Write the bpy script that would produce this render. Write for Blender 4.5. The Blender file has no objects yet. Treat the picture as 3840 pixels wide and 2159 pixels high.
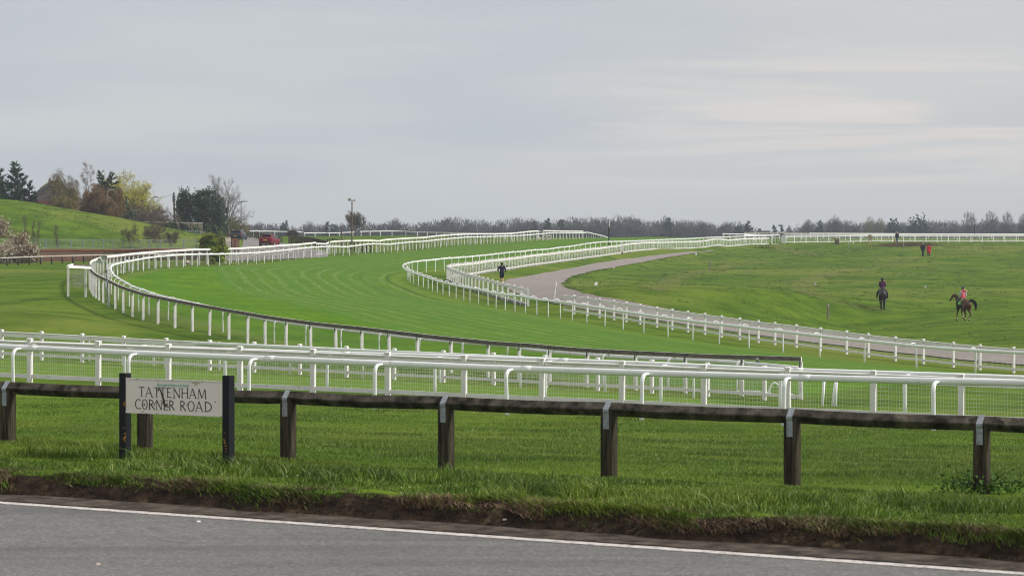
import bpy, math, random
import numpy as np
from mathutils import Vector, Matrix
R = math.radians
rnd = random.Random(7)
SC = bpy.context.scene
COL = SC.collection
# ---------------------------------------------------------------- camera
FP = 10763.0      # focal length in photograph pixels (3840 wide)
YH = 895.0        # photograph row of the true horizon
HAZE = 0.00021
CZ = 2.2          # camera height above the verge
cam_d = bpy.data.cameras.new('camera')
cam_d.sensor_width = 36.0
cam_d.lens = 36.0 * FP / 3840.0
cam_d.shift_y = -(1079.5 - YH) / 3840.0
cam_d.clip_start = 0.5
cam_d.clip_end = 9000
cam_d.dof.use_dof = True
cam_d.dof.focus_distance = 120.0
cam_d.dof.aperture_fstop = 8.0
cam = bpy.data.objects.new('camera', cam_d)
cam.location = (0, 0, CZ)
cam.rotation_euler = (R(90), 0, 0)
COL.objects.link(cam)
SC.camera = cam
# ---------------------------------------------------------------- light
SUN_EL, SUN_AZ = 36.0, 98.0      # azimuth clockwise from +Y (to the right of the view)
W = bpy.data.worlds.new("World")
SC.world = W
W.use_nodes = True
nt = W.node_tree
for n in list(nt.nodes): nt.nodes.remove(n)
def N(nt, t, **kw):
    n = nt.nodes.new(t)
    for k, v in kw.items():
        if k == 'inp':
            for a, b in v.items(): n.inputs[a].default_value = b
        else: setattr(n, k, v)
    return n
def L(nt, a, b): nt.links.new(a, b)
out = N(nt, 'ShaderNodeOutputWorld')
sky = N(nt, 'ShaderNodeTexSky', sky_type='NISHITA', sun_disc=False)
sky.sun_elevation = R(SUN_EL); sky.sun_rotation = R(SUN_AZ)
sky.air_density = 1.0; sky.dust_density = 3.0
bg1 = N(nt, 'ShaderNodeBackground', inp={'Strength': 0.05})
L(nt, sky.outputs[0], bg1.inputs[0])
tc = N(nt, 'ShaderNodeTexCoord')
sep = N(nt, 'ShaderNodeSeparateXYZ'); L(nt, tc.outputs['Generated'], sep.inputs[0])
# cloud deck: long soft streaks, whiter low on the right
mp = N(nt, 'ShaderNodeMapping'); mp.inputs['Scale'].default_value = (5.0, 5.0, 34.0)
mp.inputs['Rotation'].default_value = (0, R(-7), 0)
L(nt, tc.outputs['Generated'], mp.inputs[0])
n1 = N(nt, 'ShaderNodeTexNoise', inp={'Scale': 1.0, 'Detail': 5.0, 'Roughness': 0.45, 'Distortion': 0.35}); L(nt, mp.outputs[0], n1.inputs['Vector'])
mp2 = N(nt, 'ShaderNodeMapping'); mp2.inputs['Scale'].default_value = (9.0, 9.0, 120.0)
mp2.inputs['Rotation'].default_value = (0, R(-11), 0); mp2.inputs['Location'].default_value = (3.1, 0.4, 1.7)
L(nt, tc.outputs['Generated'], mp2.inputs[0])
n2 = N(nt, 'ShaderNodeTexNoise', inp={'Scale': 1.0, 'Detail': 6.0, 'Roughness': 0.5, 'Distortion': 0.6}); L(nt, mp2.outputs[0], n2.inputs['Vector'])
def mth(nt, op, a, b=None, clamp=False):
    n = N(nt, 'ShaderNodeMath', operation=op, use_clamp=clamp)
    for i, v in enumerate((a, b)):
        if v is None: continue
        if isinstance(v, (int, float)): n.inputs[i].default_value = v
        else: L(nt, v, n.inputs[i])
    return n.outputs[0]
def mrange(nt, v, a, b, c=0.0, d=1.0, smooth=True):
    n = N(nt, 'ShaderNodeMapRange', interpolation_type='SMOOTHSTEP' if smooth else 'LINEAR')
    L(nt, v, n.inputs[0]); n.inputs[1].default_value = a; n.inputs[2].default_value = b
    n.inputs[3].default_value = c; n.inputs[4].default_value = d
    return n.outputs[0]
def mixc(nt, f, a, b, mode='MIX'):
    n = N(nt, 'ShaderNodeMix', data_type='RGBA', blend_type=mode)
    if isinstance(f, (int, float)): n.inputs[0].default_value = f
    else: L(nt, f, n.inputs[0])
    for i, v in ((6, a), (7, b)):
        if isinstance(v, tuple): n.inputs[i].default_value = (*v, 1) if len(v) == 3 else v
        else: L(nt, v, n.inputs[i])
    return n.outputs[2]
c = mixc(nt, mrange(nt, n1.outputs[0], 0.36, 0.66), (0.560, 0.602, 0.648), (0.650, 0.675, 0.690))
# warm thin streaks, stronger to the right and away from the zenith
side = mrange(nt, sep.outputs[0], -0.03, 0.14)
low = mth(nt, 'MULTIPLY', mrange(nt, sep.outputs[2], 0.010, 0.022), mrange(nt, sep.outputs[2], 0.075, 0.05))
st = mth(nt, 'MULTIPLY', mth(nt, 'MULTIPLY', side, low), mrange(nt, n2.outputs[0], 0.42, 0.66))
c = mixc(nt, st, c, (0.880, 0.815, 0.760))
c = mixc(nt, mth(nt, 'MULTIPLY', side, 0.45), c, (0.665, 0.660, 0.650))
c = mixc(nt, mrange(nt, sep.outputs[2], 0.035, -0.002, 0.0, 0.75), c, (0.600, 0.622, 0.630))
c = mixc(nt, mrange(nt, sep.outputs[2], 0.10, 0.35), c, (0.600, 0.590, 0.580))
f = mth(nt, 'ADD', mth(nt, 'MULTIPLY', mrange(nt, sep.outputs[2], 0.09, 0.85), 0.45), 1.0)
bg2 = N(nt, 'ShaderNodeBackground'); L(nt, c, bg2.inputs[0]); L(nt, f, bg2.inputs[1])
add = N(nt, 'ShaderNodeAddShader'); L(nt, bg1.outputs[0], add.inputs[0]); L(nt, bg2.outputs[0], add.inputs[1])
mixs = N(nt, 'ShaderNodeMixShader', inp={0: 0.94}); L(nt, bg1.outputs[0], mixs.inputs[1]); L(nt, bg2.outputs[0], mixs.inputs[2])
L(nt, mixs.outputs[0], out.inputs[0])
sun_d = bpy.data.lights.new('sun', 'SUN')
sun_d.energy = 3.6; sun_d.angle = R(5); sun_d.color = (1.0, 0.95, 0.88)
sun = bpy.data.objects.new('sun', sun_d)
_s = Vector((math.sin(R(SUN_AZ)) * math.cos(R(SUN_EL)), math.cos(R(SUN_AZ)) * math.cos(R(SUN_EL)), math.sin(R(SUN_EL))))
sun.rotation_euler = _s.to_track_quat('Z', 'Y').to_euler()
sun.location = (60, -20, 60)
COL.objects.link(sun)
SC.view_settings.view_transform = 'Standard'
SC.view_settings.look = 'None'
SC.view_settings.exposure = 0.0
SC.view_settings.gamma = 1.0
SC.cycles.max_bounces = 5
SC.cycles.transparent_max_bounces = 8
SC.cycles.volume_bounces = 0
SC.cycles.use_denoising = True
SC.cycles.filter_width = 1.0

# ---------------------------------------------------------------- helpers
def P(x, y, d):            # a point of the place: seen in direction (x, y), d metres off
    return Vector(((x - 1920.0) / FP * d, d, CZ - (y - YH) / FP * d))
class MB:
    def __init__(s): s.v = []; s.f = []
    def quad(s, a, b, c, d):
        i = len(s.v); s.v += [tuple(a), tuple(b), tuple(c), tuple(d)]; s.f.append((i, i+1, i+2, i+3))
    def tri(s, a, b, c):
        i = len(s.v); s.v += [tuple(a), tuple(b), tuple(c)]; s.f.append((i, i+1, i+2))
    def box(s, c, size, rz=0.0, taper=1.0, tilt=None):
        i = len(s.v); hx, hy, hz = size[0]/2, size[1]/2, size[2]/2
        m = Matrix.Rotation(rz, 3, 'Z')
        if tilt: m = m @ Matrix.Rotation(tilt[0], 3, 'X') @ Matrix.Rotation(tilt[1], 3, 'Y')
        for z in (-1, 1):
            k = taper if z > 0 else 1.0
            for x, y in ((-1, -1), (1, -1), (1, 1), (-1, 1)):
                s.v.append(tuple(Vector(c) + m @ Vector((x*hx*k, y*hy*k, z*hz))))
        s.f += [(i, i+3, i+2, i+1), (i+4, i+5, i+6, i+7)] + [(i+a, i+(a+1) % 4, i+4+(a+1) % 4, i+4+a) for a in range(4)]
    def ring(s, pts): i = len(s.v); s.v += [tuple(p) for p in pts]; return i
    def tube(s, pts, r, n=8, cap=True, flat=1.0, up=None):
        pts = [Vector(p) for p in pts]; rr = r if hasattr(r, '__len__') else [r]*len(pts)
        rings = []; pu = None
        for k, p in enumerate(pts):
            t = (pts[min(k+1, len(pts)-1)] - pts[max(k-1, 0)])
            if t.length < 1e-9: t = Vector((0, 0, 1))
            t.normalize()
            u = pu if pu is not None else (Vector(up) if up else (Vector((0, 0, 1)) if abs(t.z) < .9 else Vector((1, 0, 0))))
            u = (u - t*u.dot(t))
            if u.length < 1e-6: u = t.orthogonal()
            u.normalize(); w = t.cross(u); pu = u
            rings.append(s.ring([p + (u*math.cos(a)*flat + w*math.sin(a))*rr[k] for a in (2*math.pi*j/n for j in range(n))]))
        for a, b in zip(rings, rings[1:]):
            for j in range(n): s.f.append((a+j, a+(j+1) % n, b+(j+1) % n, b+j))
        if cap:
            s.f.append(tuple(rings[0]+j for j in reversed(range(n)))); s.f.append(tuple(rings[-1]+j for j in range(n)))
    def sweep(s, path, sec, closed=True, cap=True):   # sec: (left, up) offsets
        rings = []
        for k, p in enumerate(path):
            t = path[min(k+1, len(path)-1)] - path[max(k-1, 0)]; t.z = 0; t.normalize()
            nrm = Vector((-t.y, t.x, 0))
            rings.append(s.ring([p + nrm*a + Vector((0, 0, b)) for a, b in sec]))
        m = len(sec)
        for a, b in zip(rings, rings[1:]):
            for j in range(m if closed else m-1): s.f.append((a+j, b+j, b+(j+1) % m, a+(j+1) % m))
        if cap and closed:
            s.f.append(tuple(rings[0]+j for j in range(m))); s.f.append(tuple(rings[-1]+j for j in reversed(range(m))))
    def lathe(s, prof, n=12, c=(0, 0, 0), axis=None):
        c = Vector(c); m = axis.to_track_quat('Z', 'Y').to_matrix() if axis is not None else Matrix.Identity(3)
        rings = [s.ring([c + m @ Vector((r*math.cos(2*math.pi*j/n), r*math.sin(2*math.pi*j/n), z)) for j in range(n)]) for r, z in prof]
        for a, b in zip(rings, rings[1:]):
            for j in range(n): s.f.append((a+j, a+(j+1) % n, b+(j+1) % n, b+j))
        s.f.append(tuple(rings[0]+j for j in reversed(range(n)))); s.f.append(tuple(rings[-1]+j for j in range(n)))
    def ell(s, c, r, n=10, m=7, mat=None):
        c = Vector(c); rings = []
        for k in range(m+1):
            a = math.pi*k/m; rad = max(math.sin(a), 0.02)
            pts = [Vector((r[0]*rad*math.cos(2*math.pi*j/n), r[1]*rad*math.sin(2*math.pi*j/n), -r[2]*math.cos(a))) for j in range(n)]
            rings.append(s.ring([c + (mat @ p if mat else p) for p in pts]))
        for a, b in zip(rings, rings[1:]):
            for j in range(n): s.f.append((a+j, a+(j+1) % n, b+(j+1) % n, b+j))
    def merge(s, o, M):
        i = len(s.v); s.v += [tuple(M @ Vector(p)) for p in o.v]; s.f += [tuple(a+i for a in f) for f in o.f]
    def mesh(s, name, mat, off=None, smooth=False):
        me = bpy.data.meshes.new(name)
        v = s.v if off is None else [(a-off[0], b-off[1], c-off[2]) for a, b, c in s.v]
        me.from_pydata(v, [], s.f); me.materials.append(mat)
        if smooth: me.polygons.foreach_set('use_smooth', [True]*len(me.polygons))
        me.update(); return me
    def build(s, name, mat, parent=None, smooth=False, local=False):
        # vertices are given in world space unless local=True (then in the parent's space)
        off = None
        if parent is not None and not local: off = wloc(parent)
        o = bpy.data.objects.new(name, s.mesh(name, mat, off, smooth)); COL.objects.link(o)
        if parent is not None: o.parent = parent
        return o
def wloc(o):
    v = Vector((0, 0, 0))
    while o is not None: v = v + o.location; o = o.parent
    return v
def tag(o, label=None, cat=None, group=None, kind=None):
    if label: o['label'] = label
    if cat: o['category'] = cat
    if group: o['group'] = group
    if kind: o['kind'] = kind
    return o
def thing(name, label, cat, loc, rz=0.0, group=None):
    o = bpy.data.objects.new(name, None); o.location = loc; o.rotation_euler = (0, 0, rz)
    o.empty_display_size = 0.3; COL.objects.link(o); return tag(o, label, cat, group)
def copy_tree(o, label=None, loc=None, rz=None, scale=None):
    c = o.copy(); COL.objects.link(c)
    if label: c['label'] = label
    if loc is not None: c.location = loc
    if rz is not None: c.rotation_euler = (0, 0, rz)
    if scale is not None: c.scale = scale
    for ch in list(o.children):
        d = ch.copy(); COL.objects.link(d); d.parent = c
        for g in list(ch.children):
            e = g.copy(); COL.objects.link(e); e.parent = d
    return c
def big_mesh(name, verts, faces, mat, parent=None, attrs=None, smooth=False, k=3):
    me = bpy.data.meshes.new(name); nv, nf = len(verts), len(faces)
    me.vertices.add(nv); me.vertices.foreach_set('co', np.asarray(verts, dtype=np.float32).ravel())
    me.loops.add(nf*k); me.loops.foreach_set('vertex_index', np.asarray(faces, dtype=np.int32).ravel())
    me.polygons.add(nf); me.polygons.foreach_set('loop_start', np.arange(nf, dtype=np.int32)*k)
    me.polygons.foreach_set('loop_total', np.full(nf, k, dtype=np.int32))
    if smooth: me.polygons.foreach_set('use_smooth', np.ones(nf, dtype=bool))
    me.update(calc_edges=True)
    for an, av in (attrs or {}).items():
        a = me.attributes.new(an, 'FLOAT', 'POINT'); a.data.foreach_set('value', np.asarray(av, dtype=np.float32))
    me.materials.append(mat)
    o = bpy.data.objects.new(name, me); COL.objects.link(o)
    if parent is not None: o.parent = parent
    return o
def catmull(pts, step):
    pts = [Vector(p) for p in pts]; dense = []
    q = [pts[0]*2 - pts[1]] + pts + [pts[-1]*2 - pts[-2]]
    for i in range(1, len(q)-2):
        p0, p1, p2, p3 = q[i-1:i+3]
        def kn(a, b): return max((b-a).length**0.5, 1e-4)
        t0 = 0; t1 = t0+kn(p0, p1); t2 = t1+kn(p1, p2); t3 = t2+kn(p2, p3)
        m = max(2, int((p2-p1).length/(step*0.5)))
        for j in range(m):
            t = t1 + (t2-t1)*j/m
            a1 = p0*((t1-t)/(t1-t0)) + p1*((t-t0)/(t1-t0)); a2 = p1*((t2-t)/(t2-t1)) + p2*((t-t1)/(t2-t1)); a3 = p2*((t3-t)/(t3-t2)) + p3*((t-t2)/(t3-t2))
            b1 = a1*((t2-t)/(t2-t0)) + a2*((t-t0)/(t2-t0)); b2 = a2*((t3-t)/(t3-t1)) + a3*((t-t1)/(t3-t1))
            dense.append(b1*((t2-t)/(t2-t1)) + b2*((t-t1)/(t2-t1)))
    dense.append(pts[-1])
    return resample(dense, step)
def resample(pts, step):
    seg = [0.0]
    for a, b in zip(pts, pts[1:]): seg.append(seg[-1] + (b-a).length)
    n = max(1, round(seg[-1]/step)); out = []; k = 0
    for i in range(n+1):
        s = seg[-1]*i/n
        while k < len(seg)-2 and seg[k+1] < s: k += 1
        f = (s-seg[k])/max(seg[k+1]-seg[k], 1e-9); out.append(pts[k].lerp(pts[k+1], min(f, 1)))
    return out

# ---------------------------------------------------------------- materials
def new_mat(name):
    m = bpy.data.materials.new(name); m.use_nodes = True
    nt = m.node_tree; b = nt.nodes['Principled BSDF']; return m, nt, b
def pmat(name, col, rough=0.6, scale=3.0, amt=0.12, col2=None, spot=None, bump=0.0, bscale=30, metal=0.0, spec=0.18, stretch=(1, 1, 1), attr=None, coat=0.0, trans=0.0):
    """procedural surface: two-scale noise between col and col2, optional stain colour"""
    m, nt, b = new_mat(name)
    t = N(nt, 'ShaderNodeTexCoord'); mp = N(nt, 'ShaderNodeMapping'); mp.inputs['Scale'].default_value = stretch
    L(nt, t.outputs['Object'], mp.inputs[0])
    n1 = N(nt, 'ShaderNodeTexNoise', inp={'Scale': scale, 'Detail': 5.0, 'Roughness': 0.6}); L(nt, mp.outputs[0], n1.inputs['Vector'])
    lo = tuple(x*(1-amt) for x in col); hi = tuple(min(1, x*(1+amt)) for x in (col2 or col))
    c = mixc(nt, mrange(nt, n1.outputs[0], 0.3, 0.7), lo, hi)
    if spot:
        sc_, th, scol = spot
        n2 = N(nt, 'ShaderNodeTexNoise', inp={'Scale': sc_, 'Detail': 4.0, 'Roughness': 0.65}); L(nt, mp.outputs[0], n2.inputs['Vector'])
        c = mixc(nt, mrange(nt, n2.outputs[0], th, th+0.12), c, scol)
    if attr:
        a = N(nt, 'ShaderNodeAttribute', attribute_name='tint')
        c = mixc(nt, a.outputs['Fac'], c, attr)
    L(nt, c, b.inputs['Base Color']); b.inputs['Roughness'].default_value = rough; b.inputs['Metallic'].default_value = metal
    b.inputs['Specular IOR Level'].default_value = spec
    if coat: b.inputs['Coat Weight'].default_value = coat
    if bump:
        n3 = N(nt, 'ShaderNodeTexNoise', inp={'Scale': bscale, 'Detail': 4.0}); L(nt, mp.outputs[0], n3.inputs['Vector'])
        bp = N(nt, 'ShaderNodeBump', inp={'Strength': bump, 'Distance': 0.02}); L(nt, n3.outputs[0], bp.inputs['Height']); L(nt, bp.outputs[0], b.inputs['Normal'])
    return m
M = {}
M['plastic'] = pmat('white_plastic', (0.79, 0.81, 0.83), 0.42, 2.0, 0.03, spec=.45, spot=(3.5, 0.60, (0.60, 0.62, 0.57)))
M['whitepaint'] = pmat('white_paint', (0.76, 0.745, 0.75), 0.6, 3.0, 0.06, spot=(5, 0.60, (0.50, 0.50, 0.44)))  # faint pink-lilac cast of the light is mixed into the white
M['flakepaint'] = pmat('flaking_white_paint', (0.70, 0.69, 0.68), 0.75, 6.0, 0.12, spot=(12, 0.60, (0.33, 0.31, 0.28)), stretch=(1, 1, .4))
M['boardpaint'] = pmat('white_board_paint', (0.82, 0.81, 0.80), 0.6, 4.0, 0.04, spot=(9, 0.68, (0.55, 0.52, 0.48)))
M['oldwood'] = pmat('weathered_dark_timber', (0.085, 0.075, 0.062), 0.85, 5.0, 0.35, col2=(0.14, 0.125, 0.10), stretch=(1, 1, 4), bump=.3)
M['railwood'] = pmat('dark_stained_timber', (0.018, 0.015, 0.011), 0.8, 7.0, 0.35, col2=(0.072, 0.063, 0.050), spot=(2.6, 0.58, (0.14, 0.125, 0.095)), bump=.5, bscale=40)
M['postwood'] = pmat('dark_post_timber', (0.017, 0.014, 0.010), 0.85, 3.0, 0.3, col2=(0.058, 0.049, 0.032), spot=(1.6, 0.60, (0.10, 0.085, 0.03)), stretch=(14, 14, 1), bump=.5, bscale=20)
M['galv'] = pmat('galvanised_steel', (0.30, 0.33, 0.36), 0.5, 25.0, 0.2, spot=(40, 0.66, (0.12, 0.12, 0.12)), metal=0.35)
M['darkstrap'] = pmat('dark_steel', (0.10, 0.115, 0.13), 0.5, 9.0, 0.3, metal=0.3)
M['wire_w'] = pmat('white_coated_wire', (0.74, 0.77, 0.68), 0.5, 2.0, 0.05)
M['wire_g'] = pmat('galvanised_wire', (0.20, 0.20, 0.18), 0.6, 2.0, 0.2)
M['kickgrey'] = pmat('kickboard_grey', (0.22, 0.225, 0.21), 0.9, 3.0, 0.25)  # plain grey of the kickboard itself
# ---------------------------------------------------------------- where things run (x, y of the top edge, distance)
C1a = [(3003,1338,103),(2836,1333,104.5),(2653,1328,106),(2468,1319,108),(2297,1311.5,110),(2136,1301.4,112),(1989,1288.3,115),(1850,1279,118),(1609,1254.8,122),(1387,1228.7,127),(1186,1208,132),(1007,1184,137),(930,1171,140),(787,1146.6,145),(655,1122.4,150),(545,1100,154.5),(506,1088,157),(450,1069,161),(409,1049,165),(374,1033,170),(352,1019.6,176),(340,1005,183),(335.5,990,191),(338,979.7,198),(352,971,205),(382,962,213),(443,954,226),(511,946.5,238),(578,941,247),(632,937.7,253),(691,934,258),(740,932,263),(793,931.3,268),(849,930,275),(908,927,283),(950,924.6,288),(992,922,294),(1044,918,302),(1084,915.6,308),(1128,912.4,314),(1184,907,320)]
C1b = [(1236,905,327),(1260,901.8,331),(1338,899.7,341),(1394,899,348),(1418.5,900.8,351),(1440.5,896.6,354),(1491,893,361),(1539,890.3,368),(1587.5,888,375),(1621,884,381),(1665,879.8,388),(1743,875.6,400),(1800,874.5,409),(1900,874.2,424),(2005,864,440),(2021,864.7,443)]
C1c = [(2036,863,447),(2110,864.4,458),(2187,865.6,470)]
C2 = [(2997,1372,104.5),(2808,1354.6,107),(2640,1343,109),(2308,1329,113),(2144,1316,115.5),(1994,1303,118),(1920,1290,120.5),(1726,1275,124),(1611,1266,126.5),(1387,1240,131.5),(1283,1228.7,134),(1186,1217.5,136.5),(1096,1206,139),(1006,1193,142),(870,1163,147),(740,1135,151),(662,1118,154),(595,1102.5,157),(561,1091,160),(530,1080.5,163),(498,1070,167),(477,1058,171),(458,1048,175),(441.5,1037,180),(428,1027,186),(419.4,1014,193),(416.7,1005,200),(418,996,208),(426,989,215),(460,980.7,223),(511,971,230),(565,962,235),(603,957.6,238),(643,954.5,241),(681,952.4,244),(740,950,248),(796,949.6,253),(869.5,948.3,260),(904,947.3,264),(971.6,944,272),(1035.6,938.7,280),(1097,932,288),(1155,926,296),(1209,922.5,303),(1269,922,311),(1294.6,923,314),(1318.8,920.7,318),(1362,915,323),(1407.6,912,330),(1431,913,334),(1456,914,338),(1494,910,344),(1536.7,906,351),(1593,902.5,360),(1650.5,896,370),(1722.5,889.6,382),(1755.7,887,388),(1800,886,396),(1909,883,414),(1972,880,424),(2030,875,434),(2068,871.4,441),(2187,871.4,460),(2200,869.8,463),(2227.5,875,475),(2257,882,488),(2292.6,893.5,505)]
D1 = [(3920,1320,133),(3840,1316,134),(3643,1306,136),(3469,1294,137.5),(3303,1277,139.5),(3159,1263,141.5),(3015,1246,144),(2877,1231,147),(2751,1215.6,150),(2634,1202.6,153.5),(2523,1188.8,157),(2421,1174.6,160.5),(2328,1161.5,164),(2245,1147.7,168),(2161,1135,172),(2086,1125,177),(2018.6,1118,182),(1954.5,1105.8,187),(1895,1100.6,192),(1842,1092,197),(1794.6,1081,202),(1751,1074,206),(1714,1067,211),(1679.5,1059,215),(1650,1052,219),(1624,1044,223),(1602,1036.5,227),(1583,1030,231),(1560,1022.5,235),(1538,1015.5,239),(1521,1007,243),(1512.6,999.8,247),(1510.5,993.5,250),(1515.7,988,253),(1525,984,256),(1542,980,259),(1580,975,263),(1622,971.4,267),(1669.6,966,272),(1718,963,278),(1788,957,287),(1874,948,299),(1900,944.5,303),(1953.5,940.5,312),(1994.5,935.5,318),(2026,934,323),(2061.7,931,329),(2095,926,334),(2143.5,920.8,342),(2192,912.4,350),(2227.5,908,356),(2265,904.6,362),(2330,903,373),(2393,900.8,385),(2440,898.7,394),(2600,892,424),(2652.5,888.8,434),(2732,886,449),(2810,883,463),(2890,881,476),(2923,879.7,482)]
D1r = [(2946,877.6,480),(3140,877.6,487),(3500,877,496),(3920,877,507)]
D2a = [(3920,1308,142),(3801,1301.4,144),(3680,1292,146),(3570,1282.7,148.5),(3465,1271.6,150.5),(3369,1263,152.5),(3273,1252,154.5),(3186,1241,157),(3096,1230.5,159),(3014,1220,161),(2934,1210.8,163),(2854,1202.6,166),(2779,1192,168.5),(2706,1182.8,171),(2640,1173.8,173.5),(2571,1165,176),(2509,1156.7,178.5),(2448,1147.7,181),(2392,1139,183),(2339.6,1131,185.5),(2291,1124,188),(2243,1117.5,190),(2196.7,1111,192.5),(2153,1105.6,194.5),(2113,1100.7,196.5)]
D2b = [(1981,1080.6,204),(1954.5,1074,206),(1928,1068,208),(1905,1063,210),(1884,1058,212),(1847.5,1047,216),(1812,1038,220),(1783,1031,224),(1757,1024.6,228),(1731,1018,233),(1710,1010,238),(1689,1002,243),(1676,995,248),(1695,988,253),(1744.6,983,261),(1787.6,978.8,269),(1830,972,277),(1872,967.9,285),(1927,962,294),(1981,954.6,304),(2004,951.8,308),(2062.7,946,318),(2111,939.7,327),(2155,935.5,335),(2199,930,343),(2242,926,351),(2284,920.8,359),(2326,915.5,367),(2351,911,372),(2393,907,380),(2435,904.4,389),(2607,901,423),(2646,898,430),(2673,893.4,435),(2698.7,892,440),(2736.5,896,446),(2762.7,893.4,451),(2790,891,456),(2833,890,463),(2883.4,889,468)]
D2c = [(2936,882.9,466),(3140,880.8,472),(3280,879.3,477),(3560,880,485),(3840,879,492),(3920,879,494)]
def line_pts(xs, ys, s0, s1, x0, x1):
    # a straight fence: scale (px per metre) linear in x
    return [(x, y, FP/(s0 + (s1-s0)*(x-x0)/(x1-x0))) for x, y in zip(xs, ys)]
B1 = line_pts([-260,0,481,960,1440,1920,2442,2880,3480,3840,4100],[1276,1288,1311,1331,1350,1369,1386,1399,1414,1421,1426],148,172,0,3600)
B2 = line_pts([-150,112,373,638,906,1182,1447,1736,2028,2328,2638,2951,3280,3609,3940],[1259,1270,1280,1290,1300,1310,1320,1332,1343,1353,1367,1378,1390,1403,1415],138,158,112,3609)
B3a = line_pts([-250,136,502,884,1271,1684,2084,2513,2921,3410,3900],[1266,1278,1291,1304,1316,1327,1341,1357,1376,1391,1408],129,149,136,3410)
B3b = line_pts([-180,78,336,587,839,1105,1373,1651,1929,2242,2520,2813],[1245,1253,1262,1273,1283,1296,1308,1320,1333,1348,1361,1375],86,108,78,2813)
B4 = line_pts([-150,7,168,328,492,658,832,1001,1178,1355,1538,1716,1904,2090,2284,2472,2668,2867,3000],[1228,1236,1243.6,1252,1261.5,1269.7,1278,1284.6,1293,1301,1309.6,1317,1325.6,1335,1343,1351,1361,1372,1379],86.6,105,7,2867)
H1, H2, HC = 1.15, 1.30, 1.50
G = []   # ground control points (world)
for lst, h in ((C1a,HC),(C1b,HC),(C1c,HC),(C2,H1),(D1,H1),(D1r,H1),(D2a,H2),(D2b,H2),(D2c,H2),(B1,H1),(B3a,1.1),(B4,1.22)):
    for x, y, d in lst: G.append(P(x, y, d) - Vector((0, 0, h)))
def S_fence(x): return 262*1.4907*(1 + 0.532*(x-1920)/FP)
FEN = []
for x in range(-700, 4801, 275):
    s = S_fence(x); d = FP/s; h = 2.14 + 0.10*min(max((x)/1500.0, 0), 1) if x < 1500 else 2.25
    FEN.append(Vector(((x-1920)/s, d, CZ-h)))
G += FEN
# road edge frame: e runs along the road to the right, n away from the camera
RA = Vector((-4.55, 25.5)); RB = Vector((3.585, 20.1)); RE = (RB-RA).normalized(); RN = Vector((-RE.y, RE.x))
for a in range(-16, 30, 3):
    for t, z in ((0.9, 0.03), (2.0, 0.01)):
        q = RA + RE*a + RN*t; G.append(Vector((q.x, q.y, z)))
for x, y, d in ((3309,1161,221),(3640,1204,203),(3460,961.7,377),(3364,911,462),(3105,1196,212),(2662,1013,336),(1882,1067,243),(3105,944,425),(3500,1300,170),(3800,1290,165),(3000,1120,215),(2600,1090,235),(2300,1085,205),(2500,1100,205),(3800,960,378),(3800,1080,262),(3000,960,395),
                # left ground, fence by the brick wall, wall foot, railings foot
                (-60,998,256),(41,993,260),(230,985,266),(335,981,270),(120,1060,205),(0,1160,160),(200,1180,150),(-150,1100,180),
                (0,985,284),(250,981,288),(500,978,292),(740,976,278),
                (0,936,310),(250,935,318),(480,934,326),(700,936,334),(760,936,338),
                # mound
                (-200,742,372),(0,746,366),(112,758,365),(224,780,363),(358,806,361),(447,823,359),(530,843,357),(600,878,353),(640,900,348),
                (0,860,338),(200,870,341),(400,885,344),(540,905,344),(-150,850,336),
                # behind the mound
                (0,893,405),(250,893,405),(500,893,402),(640,893,395),(100,893,450),(600,893,450),
                # road on the left
                (1050,925,350),(880,934,322),(870,908,430),(900,907,445),(980,906,445),(1150,915,400),(760,905,420),(1000,940,312),(1130,932,328),
                # crest
                (1000,886,505),(1300,885,512),(1500,884,512),(1700,887,512),(1900,893,520),(2100,895,520),(2400,894.5,540),(2700,893,540),(3100,893,540),(3500,893,545),(3840,893,545),(800,888,520),(600,890,520)):
    G.append(P(x, y, d))
for u in (-0.5, -0.36, -0.25, 0.25, 0.36, 0.5):
    prof = ((24,2.2),(60,3.9),(90,4.4),(120,5.2),(160,4.9),(200,3.9),(270,2.5),(330,1.2),(500,-.4),(600,0.2),(800,2.5),(1300,7),(1600,8)) if u < 0 else ((22,2.2),(60,4.2),(80,4.7),(105,5.9),(145,6.8),(210,6.0),(300,4.2),(380,2.4),(480,.3),(600,.4),(800,2.5),(1300,7),(1600,8))
    for d, h in prof: G.append(Vector((u*d, d, CZ-h)))
for u in (-0.15, -0.05, 0.05, 0.15):
    for d, h in ((640, 0.7), (800, 2.5), (1000, 4.5), (1300, 7), (1600, 8)): G.append(Vector((u*d, d, CZ-h)))
Gu = np.array([[3.0*p.x/p.y, 1.6*math.log(p.y)] for p in G]); Gz = np.array([p.z for p in G])
def _k(r2): return 0.5*r2*np.log(r2 + 1e-12)
_A = _k(((Gu[:, None, :]-Gu[None, :, :])**2).sum(-1)) + np.eye(len(Gu))*1.2e-4
_Pm = np.hstack([np.ones((len(Gu), 1)), Gu])
_S = np.block([[_A, _Pm], [_Pm.T, np.zeros((3, 3))]])
_w = np.linalg.solve(_S, np.concatenate([Gz, np.zeros(3)]))
_rng = np.random.default_rng(3)
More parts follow.
